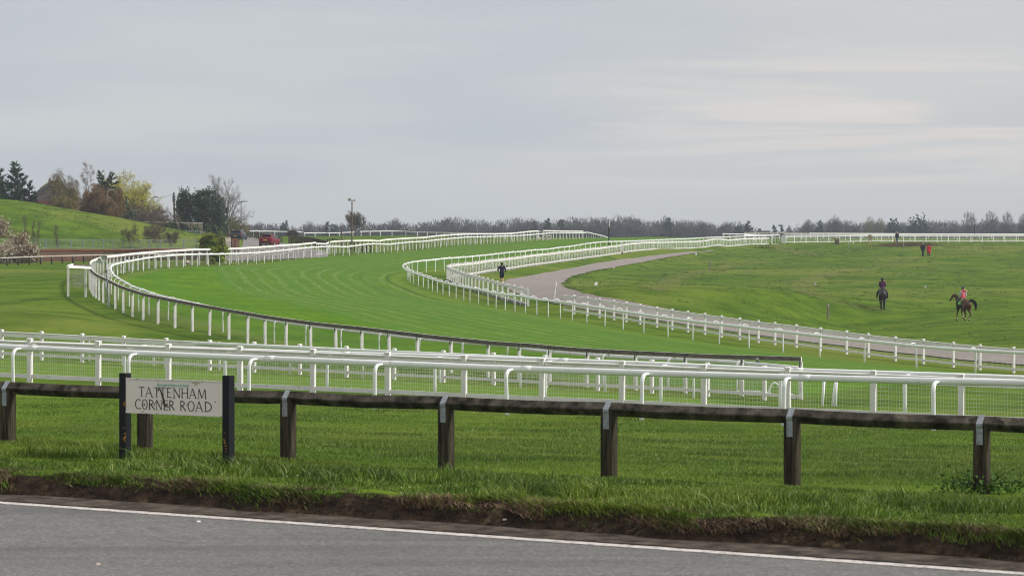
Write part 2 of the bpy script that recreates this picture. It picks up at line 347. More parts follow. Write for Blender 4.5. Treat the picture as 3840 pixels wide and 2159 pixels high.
def terr(X, Y):
    X = np.atleast_1d(np.asarray(X, dtype=float)).ravel(); Y = np.atleast_1d(np.asarray(Y, dtype=float)).ravel()
    Yc = np.maximum(Y, 19.0); Xc = np.clip(X, -0.5*Yc, 0.5*Yc)
    out = np.empty(len(X))
    for i in range(0, len(X), 20000):
        q = np.stack([3.0*Xc[i:i+20000]/Yc[i:i+20000], 1.6*np.log(Yc[i:i+20000])], 1)
        out[i:i+20000] = _k(((q[:, None, :]-Gu[None, :, :])**2).sum(-1)) @ _w[:-3] + _w[-3] + q @ _w[-2:]
    t = (X-RA.x)*RN.x + (Y-RA.y)*RN.y
    a = (X-RA.x)*RE.x + (Y-RA.y)*RE.y
    wob = 0.10*np.sin(a*1.7) + 0.07*np.sin(a*4.3+1) + 0.04*np.sin(a*9.1+2)
    k = np.clip((t - 0.50 - 0.5*wob)/0.42, 0, 1); k = k*k*(3-2*k)
    return np.where(t < 1.4, (-0.16)*(1-k) + out*k, out)
def tz(x, y): return float(terr(x, y)[0])
_ds = np.geomspace(19, 1200, 2600)
def hit(x, y, dmin=0.0):      # where the sight line in direction (x, y) meets the ground
    zs = CZ - (y-YH)/FP*_ds; g = terr((x-1920)/FP*_ds, _ds)
    ok = np.where((zs <= g) & (_ds > dmin))[0]
    d = _ds[ok[0]] if len(ok) else 500.0
    p = P(x, y, d); p.z = tz(p.x, p.y); return p
def gp(x, d):                 # on the ground at distance d in column x
    X = (x-1920)/FP*d; return Vector((X, d, tz(X, d)))

# ---------------------------------------------------------------- fence lines
def fpath(lst, step=0.5): return catmull([P(*q) for q in lst], step)
pth = {k: fpath(v) for k, v in dict(C1a=C1a, C1b=C1b, C1c=C1c, C2=C2, D1=D1, D1r=D1r, D2a=D2a, D2b=D2b, D2c=D2c, B1=B1, B2=B2, B3a=B3a, B3b=B3b, B4=B4).items()}
def dist_poly(X, Y, path):
    A = np.array([(p.x, p.y) for p in path]); B = A[1:]; A = A[:-1]; D = B-A; LL = (D**2).sum(1)+1e-9
    out = np.full(len(X), 1e9); 
    for i in range(0, len(X), 20000):
        q = np.stack([X[i:i+20000], Y[i:i+20000]], 1)
        r = q[:, None, :]-A[None]; t = np.clip((r*D[None]).sum(-1)/LL, 0, 1)
        out[i:i+20000] = np.sqrt(((r - t[..., None]*D[None])**2).sum(-1).min(1))
    return out
def inside(X, Y, poly):
    c = np.zeros(len(X), dtype=bool); n = len(poly)
    for i in range(n):
        x0, y0 = poly[i]; x1, y1 = poly[(i+1) % n]
        if y0 == y1: continue
        c ^= ((y0 > Y) != (y1 > Y)) & (X < (x1-x0)*(Y-y0)/(y1-y0)+x0)
    return c
# worn trails (photograph directions, dropped on the ground)
def z14(zx, zy): return (2880+zx/2.6813, 700+zy/2.6813)
def z13(zx, zy): return (1920+zx/2.6813, 700+zy/2.6813)
TR = [([z14(*q) for q in ((20,590),(130,625),(300,655),(460,680))], 1.0),
      ([z14(*q) for q in ((345,960),(362,1010),(390,1060),(480,1100),(640,1130),(800,1175),(960,1210),(1150,1240))], .55),
      ([z14(*q) for q in ((345,955),(430,925),(590,885),(720,850),(850,828),(1050,808),(1300,812),(1700,825),(2200,830))], .8),
      ([z14(*q) for q in ((1180,790),(1270,765),(1400,740),(1520,705),(1620,700))], .5),
      ([z13(*q) for q in ((1470,1040),(1480,1000),(1560,950),(1700,900),(1900,850),(2200,790),(2574,765))], .7),
      ([z14(*q) for q in ((1500,590),(1900,600),(2300,606),(2574,606))], .7)]
# ---------------------------------------------------------------- grass and ground materials
def grass_ground():
    m, nt, b = new_mat('grass_ground')
    t = N(nt, 'ShaderNodeTexCoord'); O = t.outputs['Object']
    def noise(s, det=4.0, r=.55, vec=None, dist=0.0):
        n = N(nt, 'ShaderNodeTexNoise', inp={'Scale': s, 'Detail': det, 'Roughness': r, 'Distortion': dist}); L(nt, vec or O, n.inputs['Vector']); return n.outputs[0]
    def att(n): return N(nt, 'ShaderNodeAttribute', attribute_name=n).outputs['Fac']
    trk, td, trail, soil, tco = att('trk'), att('td'), att('trail'), att('soil'), att('tco')
    big, mid, fine, vfine = noise(.035, 3), noise(.28, 4), noise(1.7, 4, .6), noise(14, 3, .6)
    # open downland turf
    cf = mixc(nt, mrange(nt, mid, .34, .66), (.050, .102, .004), (.098, .166, .010))
    cf = mixc(nt, mrange(nt, big, .46, .66, 0, .75), cf, (.150, .185, .030))
    cf = mixc(nt, mth(nt, 'MULTIPLY', mrange(nt, fine, .52, .70), .55), cf, (.032, .085, .012))
    cf = mixc(nt, mth(nt, 'MULTIPLY', mrange(nt, vfine, .55, .75), .35), cf, (.19, .25, .08))
    # mown racecourse turf: long pale mowing lines that follow the rail
    tdn = mth(nt, 'ADD', td, mth(nt, 'MULTIPLY', noise(.16, 2), .9))
    ct = mixc(nt, mrange(nt, mid, .35, .65), (.066, .158, .003), (.100, .208, .006))
    wav = N(nt, 'ShaderNodeMath', operation='PINGPONG'); L(nt, mth(nt, 'ADD', tdn, 50), wav.inputs[0]); wav.inputs[1].default_value = .68
    zone = mth(nt, 'MULTIPLY', mrange(nt, td, 17.2, 15.2), mrange(nt, td, .2, 1.2))
    ct = mixc(nt, mth(nt, 'MULTIPLY', zone, .55), ct, (.085, .165, .026))
    pale = mth(nt, 'MULTIPLY', mth(nt, 'MULTIPLY', mrange(nt, wav.outputs[0], .32, .66), zone), mrange(nt, mth(nt, 'MULTIPLY', mth(nt, 'ADD', noise(.9, 5, .7), noise(5, 3, .7)), .5), .38, .60))
    sv = N(nt, 'ShaderNodeCombineXYZ'); L(nt, mth(nt, 'MULTIPLY', td, 2.2), sv.inputs[0]); L(nt, mth(nt, 'MULTIPLY', att('arc'), .09), sv.inputs[1])
    stn = noise(1.0, 5, .65, sv.outputs[0]); sv2 = N(nt, 'ShaderNodeCombineXYZ'); L(nt, mth(nt, 'MULTIPLY', td, 5.5), sv2.inputs[0]); L(nt, mth(nt, 'MULTIPLY', att('arc'), .35), sv2.inputs[1]); stf = noise(1.0, 4, .7, sv2.outputs[0])
    ct = mixc(nt, mrange(nt, stn, .40, .66, .0, .45), ct, (.050, .120, .006)); ct = mixc(nt, mrange(nt, stf, .50, .72, .0, .40), ct, (.145, .225, .035)); ct = mixc(nt, mrange(nt, stf, .48, .30, .0, .35), ct, (.040, .100, .006))
    ct = mixc(nt, mth(nt, 'MULTIPLY', mth(nt, 'MULTIPLY', pale, mrange(nt, stf, .38, .60, .30, 1.0)), .62), ct, (.22, .29, .11))
    wv2 = N(nt, 'ShaderNodeMath', operation='PINGPONG'); L(nt, mth(nt, 'ADD', tdn, 51.3), wv2.inputs[0]); wv2.inputs[1].default_value = 2.7
    ct = mixc(nt, mth(nt, 'MULTIPLY', mrange(nt, wv2.outputs[0], 1.8, 2.5), .35), ct, (.062, .165, .016))
    ct = mixc(nt, mth(nt, 'MULTIPLY', mrange(nt, noise(2.5, 4, .65), .55, .72), .35), ct, (.045, .120, .014))
    ct = mixc(nt, mth(nt, 'MULTIPLY', mrange(nt, td, 2.4, .3), .55), ct, (.135, .210, .028))
    dk = mth(nt, 'MULTIPLY', mrange(nt, td, 2.8, 3.3), mrange(nt, td, 4.2, 3.7))
    ct = mixc(nt, mth(nt, 'MULTIPLY', dk, .35), ct, (.050, .125, .018))
    ct = mixc(nt, mth(nt, 'MULTIPLY', mrange(nt, tco, 1.4, .2), .5), ct, (.17, .20, .06))
    c = mixc(nt, trk, cf, ct)
    tf = mth(nt, 'MULTIPLY', trail, mrange(nt, noise(1.1, 4, .7), .33, .62))
    c = mixc(nt, mth(nt, 'MULTIPLY', tf, .75), c, (.185, .150, .070))
    # bare soil bank by the road
    cs = mixc(nt, mrange(nt, noise(9, 5, .7), .35, .7), (.013, .009, .007), (.040, .027, .018))
    cs = mixc(nt, mrange(nt, noise(3.2, 5, .75), .55, .70), cs, (.095, .070, .042))
    c = mixc(nt, soil, c, cs)
    L(nt, c, b.inputs['Base Color']); b.inputs['Roughness'].default_value = .95; b.inputs['Specular IOR Level'].default_value = .05
    hgt = mth(nt, 'ADD', mth(nt, 'MULTIPLY', noise(1.3, 5, .65), .30), mth(nt, 'MULTIPLY', noise(9, 3, .7), .07))
    bst = mth(nt, 'ADD', mth(nt, 'MULTIPLY', trk, -.55), .85)
    bp = N(nt, 'ShaderNodeBump', inp={'Distance': .45}); L(nt, bst, bp.inputs['Strength']); L(nt, hgt, bp.inputs['Height']); L(nt, bp.outputs[0], b.inputs['Normal'])
    return m
M['grass'] = grass_ground()
def blade_mat(name, c1, c2, c3):
    m, nt, b = new_mat(name)
    a = N(nt, 'ShaderNodeAttribute', attribute_name='tint').outputs['Fac']
    t = N(nt, 'ShaderNodeTexCoord'); n = N(nt, 'ShaderNodeTexNoise', inp={'Scale': .7, 'Detail': 4.0}); L(nt, t.outputs['Object'], n.inputs['Vector'])
    c = mixc(nt, mrange(nt, a, 0, .75), c1, c2); c = mixc(nt, mrange(nt, a, .86, 1.0), c, c3)
    c = mixc(nt, mrange(nt, n.outputs[0], .45, .7, 0, .5), c, tuple(x*.62 for x in c1))
    n4 = N(nt, 'ShaderNodeTexNoise', inp={'Scale': 2.6, 'Detail': 3.0}); L(nt, t.outputs['Object'], n4.inputs['Vector']); c = mixc(nt, mrange(nt, n4.outputs[0], .40, .62, .40, 0), c, tuple(x*.45 for x in c1)); c = mixc(nt, mrange(nt, n4.outputs[0], .56, .72, 0, .4), c, (c2[0]*1.25, c2[1]*.98, c2[2]))
    n5 = N(nt, 'ShaderNodeTexNoise', inp={'Scale': .33, 'Detail': 5.0, 'Roughness': .65}); L(nt, t.outputs['Object'], n5.inputs['Vector']); c = mixc(nt, mrange(nt, n5.outputs[0], .46, .64, 0, .55), c, (c2[0]*1.35, c2[1]*1.02, c2[2]*1.6))
    L(nt, c, b.inputs['Base Color']); b.inputs['Roughness'].default_value = .5; b.inputs['Specular IOR Level'].default_value = .28
    b.inputs['Transmission Weight'].default_value = 0.0
    b.inputs['Subsurface Weight'].default_value = 0.0
    return m
M['blade'] = blade_mat('grass_blades', (.054, .114, .005), (.142, .246, .017), (.44, .47, .20))
M['blade_dark'] = blade_mat('tuft_blades', (.038, .085, .006), (.100, .165, .016), (.22, .24, .08))
M['deadgrass'] = blade_mat('dead_grass', (.085, .060, .032), (.27, .20, .11), (.42, .33, .19))

# ---------------------------------------------------------------- ground sheet
trail_paths = [([hit(x, y) for x, y in pl], w) for pl, w in TR]
poly_trk = [(p.x, p.y) for p in pth['D1']] + [(p.x, p.y) for p in reversed(pth['C2'])]
def arc_along(X, Y):
    A = np.array([(p.x, p.y) for p in pth['D1'][::6]]); sl = np.concatenate([[0], np.cumsum(np.hypot(*(A[1:]-A[:-1]).T))]); o = np.empty(len(X))
    for i in range(0, len(X), 20000):
        q = np.stack([X[i:i+20000], Y[i:i+20000]], 1); r2 = ((q[:, None, :]-A[None])**2).sum(-1); w = 1/(r2+1.0)**2; o[i:i+20000] = (w*sl[None]).sum(1)/w.sum(1)
    return o
def ground_attrs(X, Y):
    dD = dist_poly(X, Y, pth['D1'][::3]); dC = dist_poly(X, Y, pth['C2'][::3]); ins = inside(X, Y, poly_trk[::2])
    trk = np.clip(0.5 + np.where(ins, 1, -1)*np.minimum(dD, dC)/1.2, 0, 1)
    # the straight crossing strip between the two near rails is mown too
    b1 = dist_poly(X, Y, pth['B3a'][::6]); b2 = dist_poly(X, Y, pth['B3b'][::6])
    st = inside(X, Y, [(p.x, p.y) for p in pth['B3a'][::6]] + [(p.x, p.y) for p in reversed(pth['B3b'][::6])])
    trk = np.maximum(trk, np.clip(0.5+np.where(st, 1, -1)*np.minimum(b1, b2), 0, 1)*.9)
    tr = np.zeros(len(X))
    for pl, w in trail_paths: tr = np.maximum(tr, np.exp(-(dist_poly(X, Y, pl)/(.55+w*.9))**2)*(.5+.4*w))
    t = (X-RA.x)*RN.x + (Y-RA.y)*RN.y; a = (X-RA.x)*RE.x + (Y-RA.y)*RE.y
    wob = 0.10*np.sin(a*1.7) + 0.07*np.sin(a*4.3+1) + 0.04*np.sin(a*9.1+2)
    soil = np.clip((1.03 + wob - t)/0.10, 0, 1)
    # scuffed bare earth under the nearest rail
    b = dist_poly(X, Y, pth['B1'][::6]); tr = np.maximum(tr, .75*np.exp(-(b/.35)**2))
    b = dist_poly(X, Y, pth['B4'][::6]); tr = np.maximum(tr, .35*np.exp(-(b/.6)**2))
    b = dist_poly(X, Y, pth['D2b'][::6]); tr = np.maximum(tr, .25*np.exp(-(b/.6)**2))
    return dict(trk=trk, td=np.where(ins, dD, -dD), tco=dC, trail=tr, soil=soil, arc=arc_along(X, Y))
rows = np.concatenate([np.array([-40, -20, 0.0]), np.geomspace(9, 1500, 640)])
us = np.linspace(-0.46, 0.46, 380)
YY, UU = np.meshgrid(rows, us, indexing='ij'); XX = UU*(np.maximum(YY, 0)+26)
gx, gy = XX.ravel(), YY.ravel(); gz = terr(gx, gy)
tt = (gx-RA.x)*RN.x + (gy-RA.y)*RN.y
gz = np.where(tt < 3.9, gz-.12, gz); gz = np.where(tt < .6, -.30, gz)
nr, nc = YY.shape
idx = np.arange(nr*nc).reshape(nr, nc)
fc = np.stack([idx[:-1, :-1], idx[:-1, 1:], idx[1:, 1:], idx[1:, :-1]], -1).reshape(-1, 4)
at = ground_attrs(gx, gy)
on_track = inside(gx, gy, poly_trk[::2])
ft = on_track[fc].sum(1) >= 3
GV = np.stack([gx, gy, gz], 1)
def sub_mesh(name, sel):
    fs = fc[sel]; used, inv = np.unique(fs, return_inverse=True)
    o = big_mesh(name, GV[used], inv.reshape(-1, 4), M['grass'], attrs={k: v[used] for k, v in at.items()}, smooth=True, k=4)
    return tag(o, kind='structure')
sub_mesh('ground', ~ft); sub_mesh('racecourse_turf', ft)
# raised verge with its broken soil edge, modelled finely
va = np.arange(-16, 17, .07); vt = np.arange(.46, 4.3, .045)
AA, TT = np.meshgrid(va, vt, indexing='ij'); vx = RA.x + RE.x*AA.ravel() + RN.x*TT.ravel(); vy = RA.y + RE.y*AA.ravel() + RN.y*TT.ravel()
vz = terr(vx, vy); aa, t2 = AA.ravel(), TT.ravel()
lump = .022*np.sin(aa*5.1+t2*3)+.016*np.sin(aa*11.7+t2*17)+.014*np.sin(aa*23+t2*31+1)+.010*np.sin(aa*47-t2*53)+_rng.normal(0, .006, len(aa))
vz = vz + lump*np.clip((t2-.5)*2.5, 0, 1)*np.clip(1.35-(t2-.95)*3.0, .08, .55)
vi = np.arange(len(vx)).reshape(AA.shape)
vf = np.stack([vi[:-1, :-1], vi[1:, :-1], vi[1:, 1:], vi[:-1, 1:]], -1).reshape(-1, 4)
tag(big_mesh('verge', np.stack([vx, vy, vz], 1), vf, M['grass'], attrs=ground_attrs(vx, vy), smooth=True, k=4), kind='structure')

# ---------------------------------------------------------------- roads
def asphalt(name, c1, c2, sc=60.0):
    m, nt, b = new_mat(name); t = N(nt, 'ShaderNodeTexCoord'); O = t.outputs['Object']
    def noise(s, d=4.0, r=.6):
        n = N(nt, 'ShaderNodeTexNoise', inp={'Scale': s, 'Detail': d, 'Roughness': r}); L(nt, O, n.inputs['Vector']); return n.outputs[0]
    c = mixc(nt, mrange(nt, noise(.5), .35, .65), c1, c2)
    v = N(nt, 'ShaderNodeTexVoronoi', inp={'Scale': sc}); L(nt, O, v.inputs['Vector'])
    c = mixc(nt, mth(nt, 'MULTIPLY', mrange(nt, v.outputs['Distance'], .1, .6), .5), mixc(nt, .5, c, (.30, .29, .28)), tuple(x*.55 for x in c1))
    c = mixc(nt, mrange(nt, noise(sc*.7, 3, .7), .58, .75, 0, .5), c, (.33, .32, .31))
    c = mixc(nt, mrange(nt, noise(sc*.35, 3, .7), .60, .74, 0, .6), c, (.04, .04, .045))
    c = mixc(nt, mrange(nt, noise(sc*.22, 6, .8), .50, .68, 0, .45), c, tuple(x*.5 for x in c1))
    mq = N(nt, 'ShaderNodeMapping'); mq.inputs['Rotation'].default_value = (0, 0, R(33.6)); mq.inputs['Scale'].default_value = (.12, 1.6, 1); L(nt, O, mq.inputs[0])
    nq = N(nt, 'ShaderNodeTexNoise', inp={'Scale': 1.2, 'Detail': 4.0}); L(nt, mq.outputs[0], nq.inputs['Vector'])
    c = mixc(nt, mrange(nt, nq.outputs[0], .42, .64, 0, .35), c, tuple(x*.62 for x in c1))
    L(nt, c, b.inputs['Base Color']); b.inputs['Roughness'].default_value = .85; b.inputs['Specular IOR Level'].default_value = .25
    bp = N(nt, 'ShaderNodeBump', inp={'Strength': .6, 'Distance': .01}); L(nt, noise(sc, 3, .7), bp.inputs['Height']); L(nt, bp.outputs[0], b.inputs['Normal'])
    return m
M['asphalt'] = asphalt('asphalt', (.098, .100, .103), (.152, .150, .150), 26.0)
M['tarmac'] = asphalt('pinkish_tarmac', (.265, .218, .200), (.370, .312, .290), 6.0)
M['tarmac_grey'] = asphalt('grey_tarmac', (.225, .205, .200), (.26, .24, .235), 6.0)
M['line'] = pmat('road_line_paint', (.56, .52, .50), .7, 14.0, .12, spot=(16, .50, (.27, .255, .245)))
M['dirt'] = pmat('gritty_road_edge', (.036, .028, .022), .95, 5.0, .35, col2=(.075, .060, .048), spot=(22, .62, (.20, .17, .14)), bump=.6)
def rq(a, t, z): q = RA + RE*a + RN*t; return Vector((q.x, q.y, z))
mb = MB(); mb.quad(rq(-60, -12, -.150), rq(60, -12, -.150), rq(60, .30, -.150), rq(-60, .30, -.150)); tag(mb.build('road', M['asphalt']), kind='structure')
mb = MB()
for i in range(260):     # worn edge line, slightly ragged
    a0, a1 = -16+i*.125, -16+(i+1)*.125
    w = lambda a: .004*math.sin(a*31)+.004*math.sin(a*67+1)
    mb.quad(rq(a0, -.030+w(a0), -.146), rq(a1, -.030+w(a1), -.146), rq(a1, .125+w(a1+3), -.146), rq(a0, .125+w(a0+3), -.146))
tag(mb.build('road_edge_line', M['line']), kind='structure')
mb = MB(); pts0 = []; 
for i in range(330):
    a = -16+i*.1; pts0.append((a, .150+.02*math.sin(a*3.1)+.015*math.sin(a*7.7)))
for (a0, t0), (a1, t1) in zip(pts0, pts0[1:]): mb.quad(rq(a0, t0, -.142), rq(a1, t1, -.142), rq(a1, .62, -.13), rq(a0, .62, -.13))
tag(mb.build('dirt_strip', M['dirt']), kind='structure')
# path beside the racecourse
PN = [(4100,1395),(3840,1372),(3600,1352),(3360,1325),(3150,1298),(2934,1272),(2706,1240),(2509,1210),(2339,1185),(2196,1162),(2113,1146),(2040,1132),(1987,1120),(1930,1100),(1893,1078),(1880,1062),(1900,1050.5),(1951,1040.7),(2040,1025),(2110,1013),(2173,1000.6),(2236,988),(2320,975),(2440,960.7),(2600,945.8),(2650,942),(2684,940)]
PF = [(4100,1352),(3840,1333),(3626,1317),(3400,1292),(3200,1264),(3010,1237),(2880,1221),(2778,1204),(2666,1188),(2554,1171),(2440,1150),(2340,1131),(2244.5,1116),(2180,1101),(2130,1086),(2108,1074),(2104.7,1068),(2120,1051),(2152,1035),(2215,1019.5),(2284,1007),(2362,992),(2440,978.5),(2530,963),(2610,951),(2655,945),(2684,941)]
pn = [hit(*q, dmin=100) for q in PN]; pf = [hit(*q, dmin=100) for q in PF]
def to_len(pts, n):
    pts = catmull(pts, .5); seg = [0.0]
    for a, b in zip(pts, pts[1:]): seg.append(seg[-1]+(b-a).length)
    res = []
    for i in range(n+1):
        s = seg[-1]*i/n; k = min(np.searchsorted(seg, s, 'right')-1, len(pts)-2); f = (s-seg[k])/max(seg[k+1]-seg[k], 1e-9); res.append(pts[k].lerp(pts[k+1], f))
    return res
# pair the edges section by section so the strip never folds
pnn, pff = [], []
for i in range(len(pn)-1):
    m = 14
    for j in range(m): f = j/m; pnn.append(pn[i].lerp(pn[i+1], f)); pff.append(pf[i].lerp(pf[i+1], f))
ncol = 16; vv = []
for k, (a, b) in enumerate(zip(pnn, pff)):
    j1, j2 = .08*math.sin(k*.31)+.05*math.sin(k*.83), .12*math.sin(k*.27+1)+.08*math.sin(k*.9)
    d = (b-a).normalized() if (b-a).length > .3 else Vector((0, 0, 0)); a = a-d*j1; b = b+d*j2
    for c_ in range(ncol+1): q = a.lerp(b, c_/ncol); vv.append((q.x, q.y, 0))
vv = np.array(vv); vv[:, 2] = terr(vv[:, 0], vv[:, 1]) + .06
ii = np.arange(len(vv)).reshape(-1, ncol+1)
ff = np.stack([ii[:-1, :-1], ii[1:, :-1], ii[1:, 1:], ii[:-1, 1:]], -1).reshape(-1, 4)
tag(big_mesh('path', vv, ff, M['tarmac'], smooth=True, k=4), kind='structure')
# road to the left with its markings
RL = [(640,985,296),(760,962,300),(850,952,306),(880,934,322),(905,924,345),(890,914,385),(870,908,430),(850,903.5,470)]
def strip(name, left, right, mat, dz, ncol=8, sub=10, wob=0):
    vv = []
    for i in range(len(left)-1):
        for j in range(sub + (1 if i == len(left)-2 else 0)):
            f = j/sub; a = left[i].lerp(left[i+1], f); b = right[i].lerp(right[i+1], f)
            for c_ in range(ncol+1): q = a.lerp(b, c_/ncol); vv.append((q.x, q.y, 0))
    vv = np.array(vv); vv[:, 2] = terr(vv[:, 0], vv[:, 1]) + dz
    ii = np.arange(len(vv)).reshape(-1, ncol+1); ff = np.stack([ii[:-1, :-1], ii[1:, :-1], ii[1:, 1:], ii[:-1, 1:]], -1).reshape(-1, 4)
    return tag(big_mesh(name, vv, ff, mat, smooth=True, k=4), kind='structure')
rl = [gp(x, d) for x, d in ((560,274),(720,281),(850,300),(905,335),(918,385),(912,430),(890,480),(860,560))]
rr = [gp(x, d) for x, d in ((1180,306),(1230,318),(1225,332),(1120,362),(1030,398),(985,445),(945,492),(900,570))]
strip('far_road', rl, rr, M['tarmac_grey'], .05, 14)
# ---------------------------------------------------------------- fences
OVAL = [(.055*math.cos(a), .08*math.sin(a)) for a in (2*math.pi*k/10 for k in range(10))]
def rectsec(l0, l1, z0, z1): return [(l0, z0), (l1, z0), (l1, z1), (l0, z1)]
def tangent(path, s_idx):
    a = path[max(s_idx-1, 0)]; b = path[min(s_idx+1, len(path)-1)]; t = b-a; t.z = 0; return t.normalized()
def stations(path, Lp, start=0.0):
    seg = [0.0]
    for a, b in zip(path, path[1:]): seg.append(seg[-1]+(b-a).length)
    n = int((seg[-1]-start)/Lp + 1e-6); out = []; k = 0
    for i in range(n+1):
        s = start+i*Lp
        while k < len(seg)-2 and seg[k+1] < s: k += 1
        f = min(max((s-seg[k])/max(seg[k+1]-seg[k], 1e-9), 0), 1); p = path[k].lerp(path[k+1], f); t = path[k+1]-path[k]; t.z = 0
        out.append((p, math.atan2(t.y, t.x)))
    return out
def put_posts(th, name, mbs, mats, spots, smooth=False, subname=None, jit=0.0, parts=None):
    """mbs[0] is the post; mbs[1:] its pieces (sub-parts). Nearest hundred are objects, the rest one."""
    spots = sorted(spots, key=lambda q: (q[0].x**2+q[0].y**2) if abs(q[0].x) < q[0].y*.19 else 1e9+q[0].y)
    mes = [m.mesh(n_, mt, smooth=smooth) for m, n_, mt in zip(mbs, [name]+(subname or []), mats)]
    rj = random.Random(len(spots))
    for k, (p, rz) in enumerate(spots[:100]):
        o = bpy.data.objects.new(name, mes[0]); COL.objects.link(o); o.parent = th; o.location = p - th.location
        o.rotation_euler = (rj.uniform(-jit, jit), rj.uniform(-jit, jit), rz)
        for n_, me in zip(subname or [], mes[1:]):
            c = bpy.data.objects.new(n_, me); COL.objects.link(c); c.parent = o
    if len(spots) > 100:
        for m, n_, mt in zip(mbs, [name]+(subname or []), mats):
            big = MB()
            for p, rz in spots[100:]: big.merge(m, Matrix.Translation(p) @ Matrix.Rotation(rz, 4, 'Z'))
            tag(big.build(n_+'s_row', mt, th, smooth=smooth), kind='stuff')
def hook_post(h, side, r=.045, top=-.10):
    # upright a little behind the rail, with a tight swan neck over to it (rail axis at z = -.08)
    mb = MB(); o = .40*side; R_ = .20; pts = [(0, o, -h-.5), (0, o, -h+.3), (0, o, top-R_)]
    for a in range(1, 7):
        t = a/6*math.pi/2; pts.append((0, o - side*R_*(1-math.cos(t)), top-R_+R_*math.sin(t)))
    pts += [(0, o*.25, top), (0, 0, min(top, -.05)-.01)]
    mb.tube(pts, r, 8, flat=.62, up=(0, 1, 0)); return mb
def s_at(path, x, dmin=0):
    """arc length where the path crosses photograph column x"""
    seg = 0.0
    for a, b in zip(path, path[1:]):
        xa, xb = 1920+a.x/a.y*FP, 1920+b.x/b.y*FP; l = (b-a).length
        if a.y >= dmin and (xa-x)*(xb-x) <= 0: return seg + l*abs((x-xa)/(xb-xa+1e-9))
        seg += l
    return 0.0
def fit(key, x1, x2, n, dmin=0):
    a, b = s_at(pth[key], x1, dmin), s_at(pth[key], x2, dmin); Lp = abs(b-a)/n; return Lp, min(a, b) % Lp
def plastic_rail(key, label, Lp, side, h=H1, group=None, name='running_rail', rr=.052, start=.6, top=-.10, anchors=None):
    if anchors: Lp, start = fit(key, *anchors); print('spacing', key, round(Lp, 2))
    path = pth[key]; b = path[len(path)//2].copy(); b.z -= h
    th = thing(name, label, 'rail', b, group=group)
    mb = MB(); ax = [p - Vector((0, 0, .08)) for p in path]; mb.sweep(ax[::2] + ([ax[-1]] if len(ax) % 2 == 0 else []), OVAL)
    for p, rz in stations(path, Lp*2, start+.35):     # sleeve where two lengths of rail join
        t = Vector((math.cos(rz), math.sin(rz), 0)); mb.sweep([p-t*.13-Vector((0, 0, .08)), p+t*.13-Vector((0, 0, .08))], [(a*1.06, b_*1.05) for a, b_ in OVAL])
    mb.build('rail', M['plastic'], th, smooth=True)
    st = stations(path, Lp, start); put_posts(th, 'post', [hook_post(h, side, rr, top)], [M['plastic']], st, smooth=True, jit=.025)
    return th
def wires(mb, path, z0, z1, dv, nh, w):
    nseg = path
    for k in range(nh+1):
        z = z0+(z1-z0)*k/nh; mb.sweep([p+Vector((0, 0, z)) for p in nseg], rectsec(-w/2, w/2, -w/2, w/2), cap=False)
    for p, rz in stations(path, dv):
        t = Vector((math.cos(rz), math.sin(rz), 0))*w/2; n = Vector((-t.y, t.x, 0)); a, b = p+Vector((0, 0, z0)), p+Vector((0, 0, z1))
        mb.quad(a-t-n*.9, a+t-n*.9, b+t-n*.9, b-t-n*.9); mb.quad(a+t+n*.9, a-t+n*.9, b-t+n*.9, b+t+n*.9)
def mesh_fence(key, label, Lp, h=H2, dv=.067, nh=6, w=.0065, group=None, thick=.12, kick=False, start=0.0, name='paddock_fence', mat='whitepaint', anchors=None):
    if anchors: Lp, start = fit(key, *anchors); print('spacing', key, round(Lp, 2))
    path = pth[key]; b = path[len(path)//2].copy(); b.z -= h; th = thing(name, label, 'fence', b, group=group)
    low = path[::2] + ([path[-1]] if len(path) % 2 == 0 else [])
    V = lambda z: [p+Vector((0, 0, z)) for p in low]
    mb = MB(); mb.sweep(V(-.10), [(.035*math.cos(a), .035*math.sin(a)) for a in (2*math.pi*k/8 for k in range(8))]); mb.build('top_tube', M[mat], th, smooth=True)
    mb = MB(); mb.sweep(V(0), rectsec(-.02, .02, -.285, -.142)); mb.build('top_board', M[mat], th)
    mb = MB(); mb.sweep(V(0), rectsec(-.02, .02, -h+.15, -h+.26)); mb.build('bottom_rail', M[mat], th)
    if kick:
        mb = MB(); mb.sweep(V(0), rectsec(-.012, .012, -h-.15, -h+.149)); mb.build('kickboard', M['kickgrey'], th)
    mb = MB(); wires(mb, low, -h+.26, -.285, dv, nh, w); mb.build('wire_mesh', M['wire_w'], th)
    pm = MB(); pm.box((0, 0, (-h-.6-.03)/2), (thick, thick, h+.57)); cap = MB(); cap.box((0, 0, -.015), (thick+.025, thick+.025, .03)); cap.box((0, 0, .010), (thick+.02, thick+.02, .02), taper=.55)
    st = stations(path, Lp, start)
    put_posts(th, 'post', [pm, cap], [M[mat], M[mat]], st, subname=['post_cap'], jit=.008)
    return th
def chain_link(mb, path, z0, z1, d=.09, w=.005):
    st = stations(path, d); H = z1-z0; k = max(1, int(round(H/d)))
    for s in (1, -1):
        for i in range(0, len(st)):
            j = i + s*k
            if j < 0 or j >= len(st): continue
            prev = None; m = 3
            for q in range(m+1):
                jj = i + int(round(s*k*q/m)); p = st[jj][0] + Vector((0, 0, z0 + H*q/m))
                if prev is not None:
                    u = Vector((0, 0, w*.7)); mb.quad(prev-u, p-u, p+u, prev+u)
                prev = p
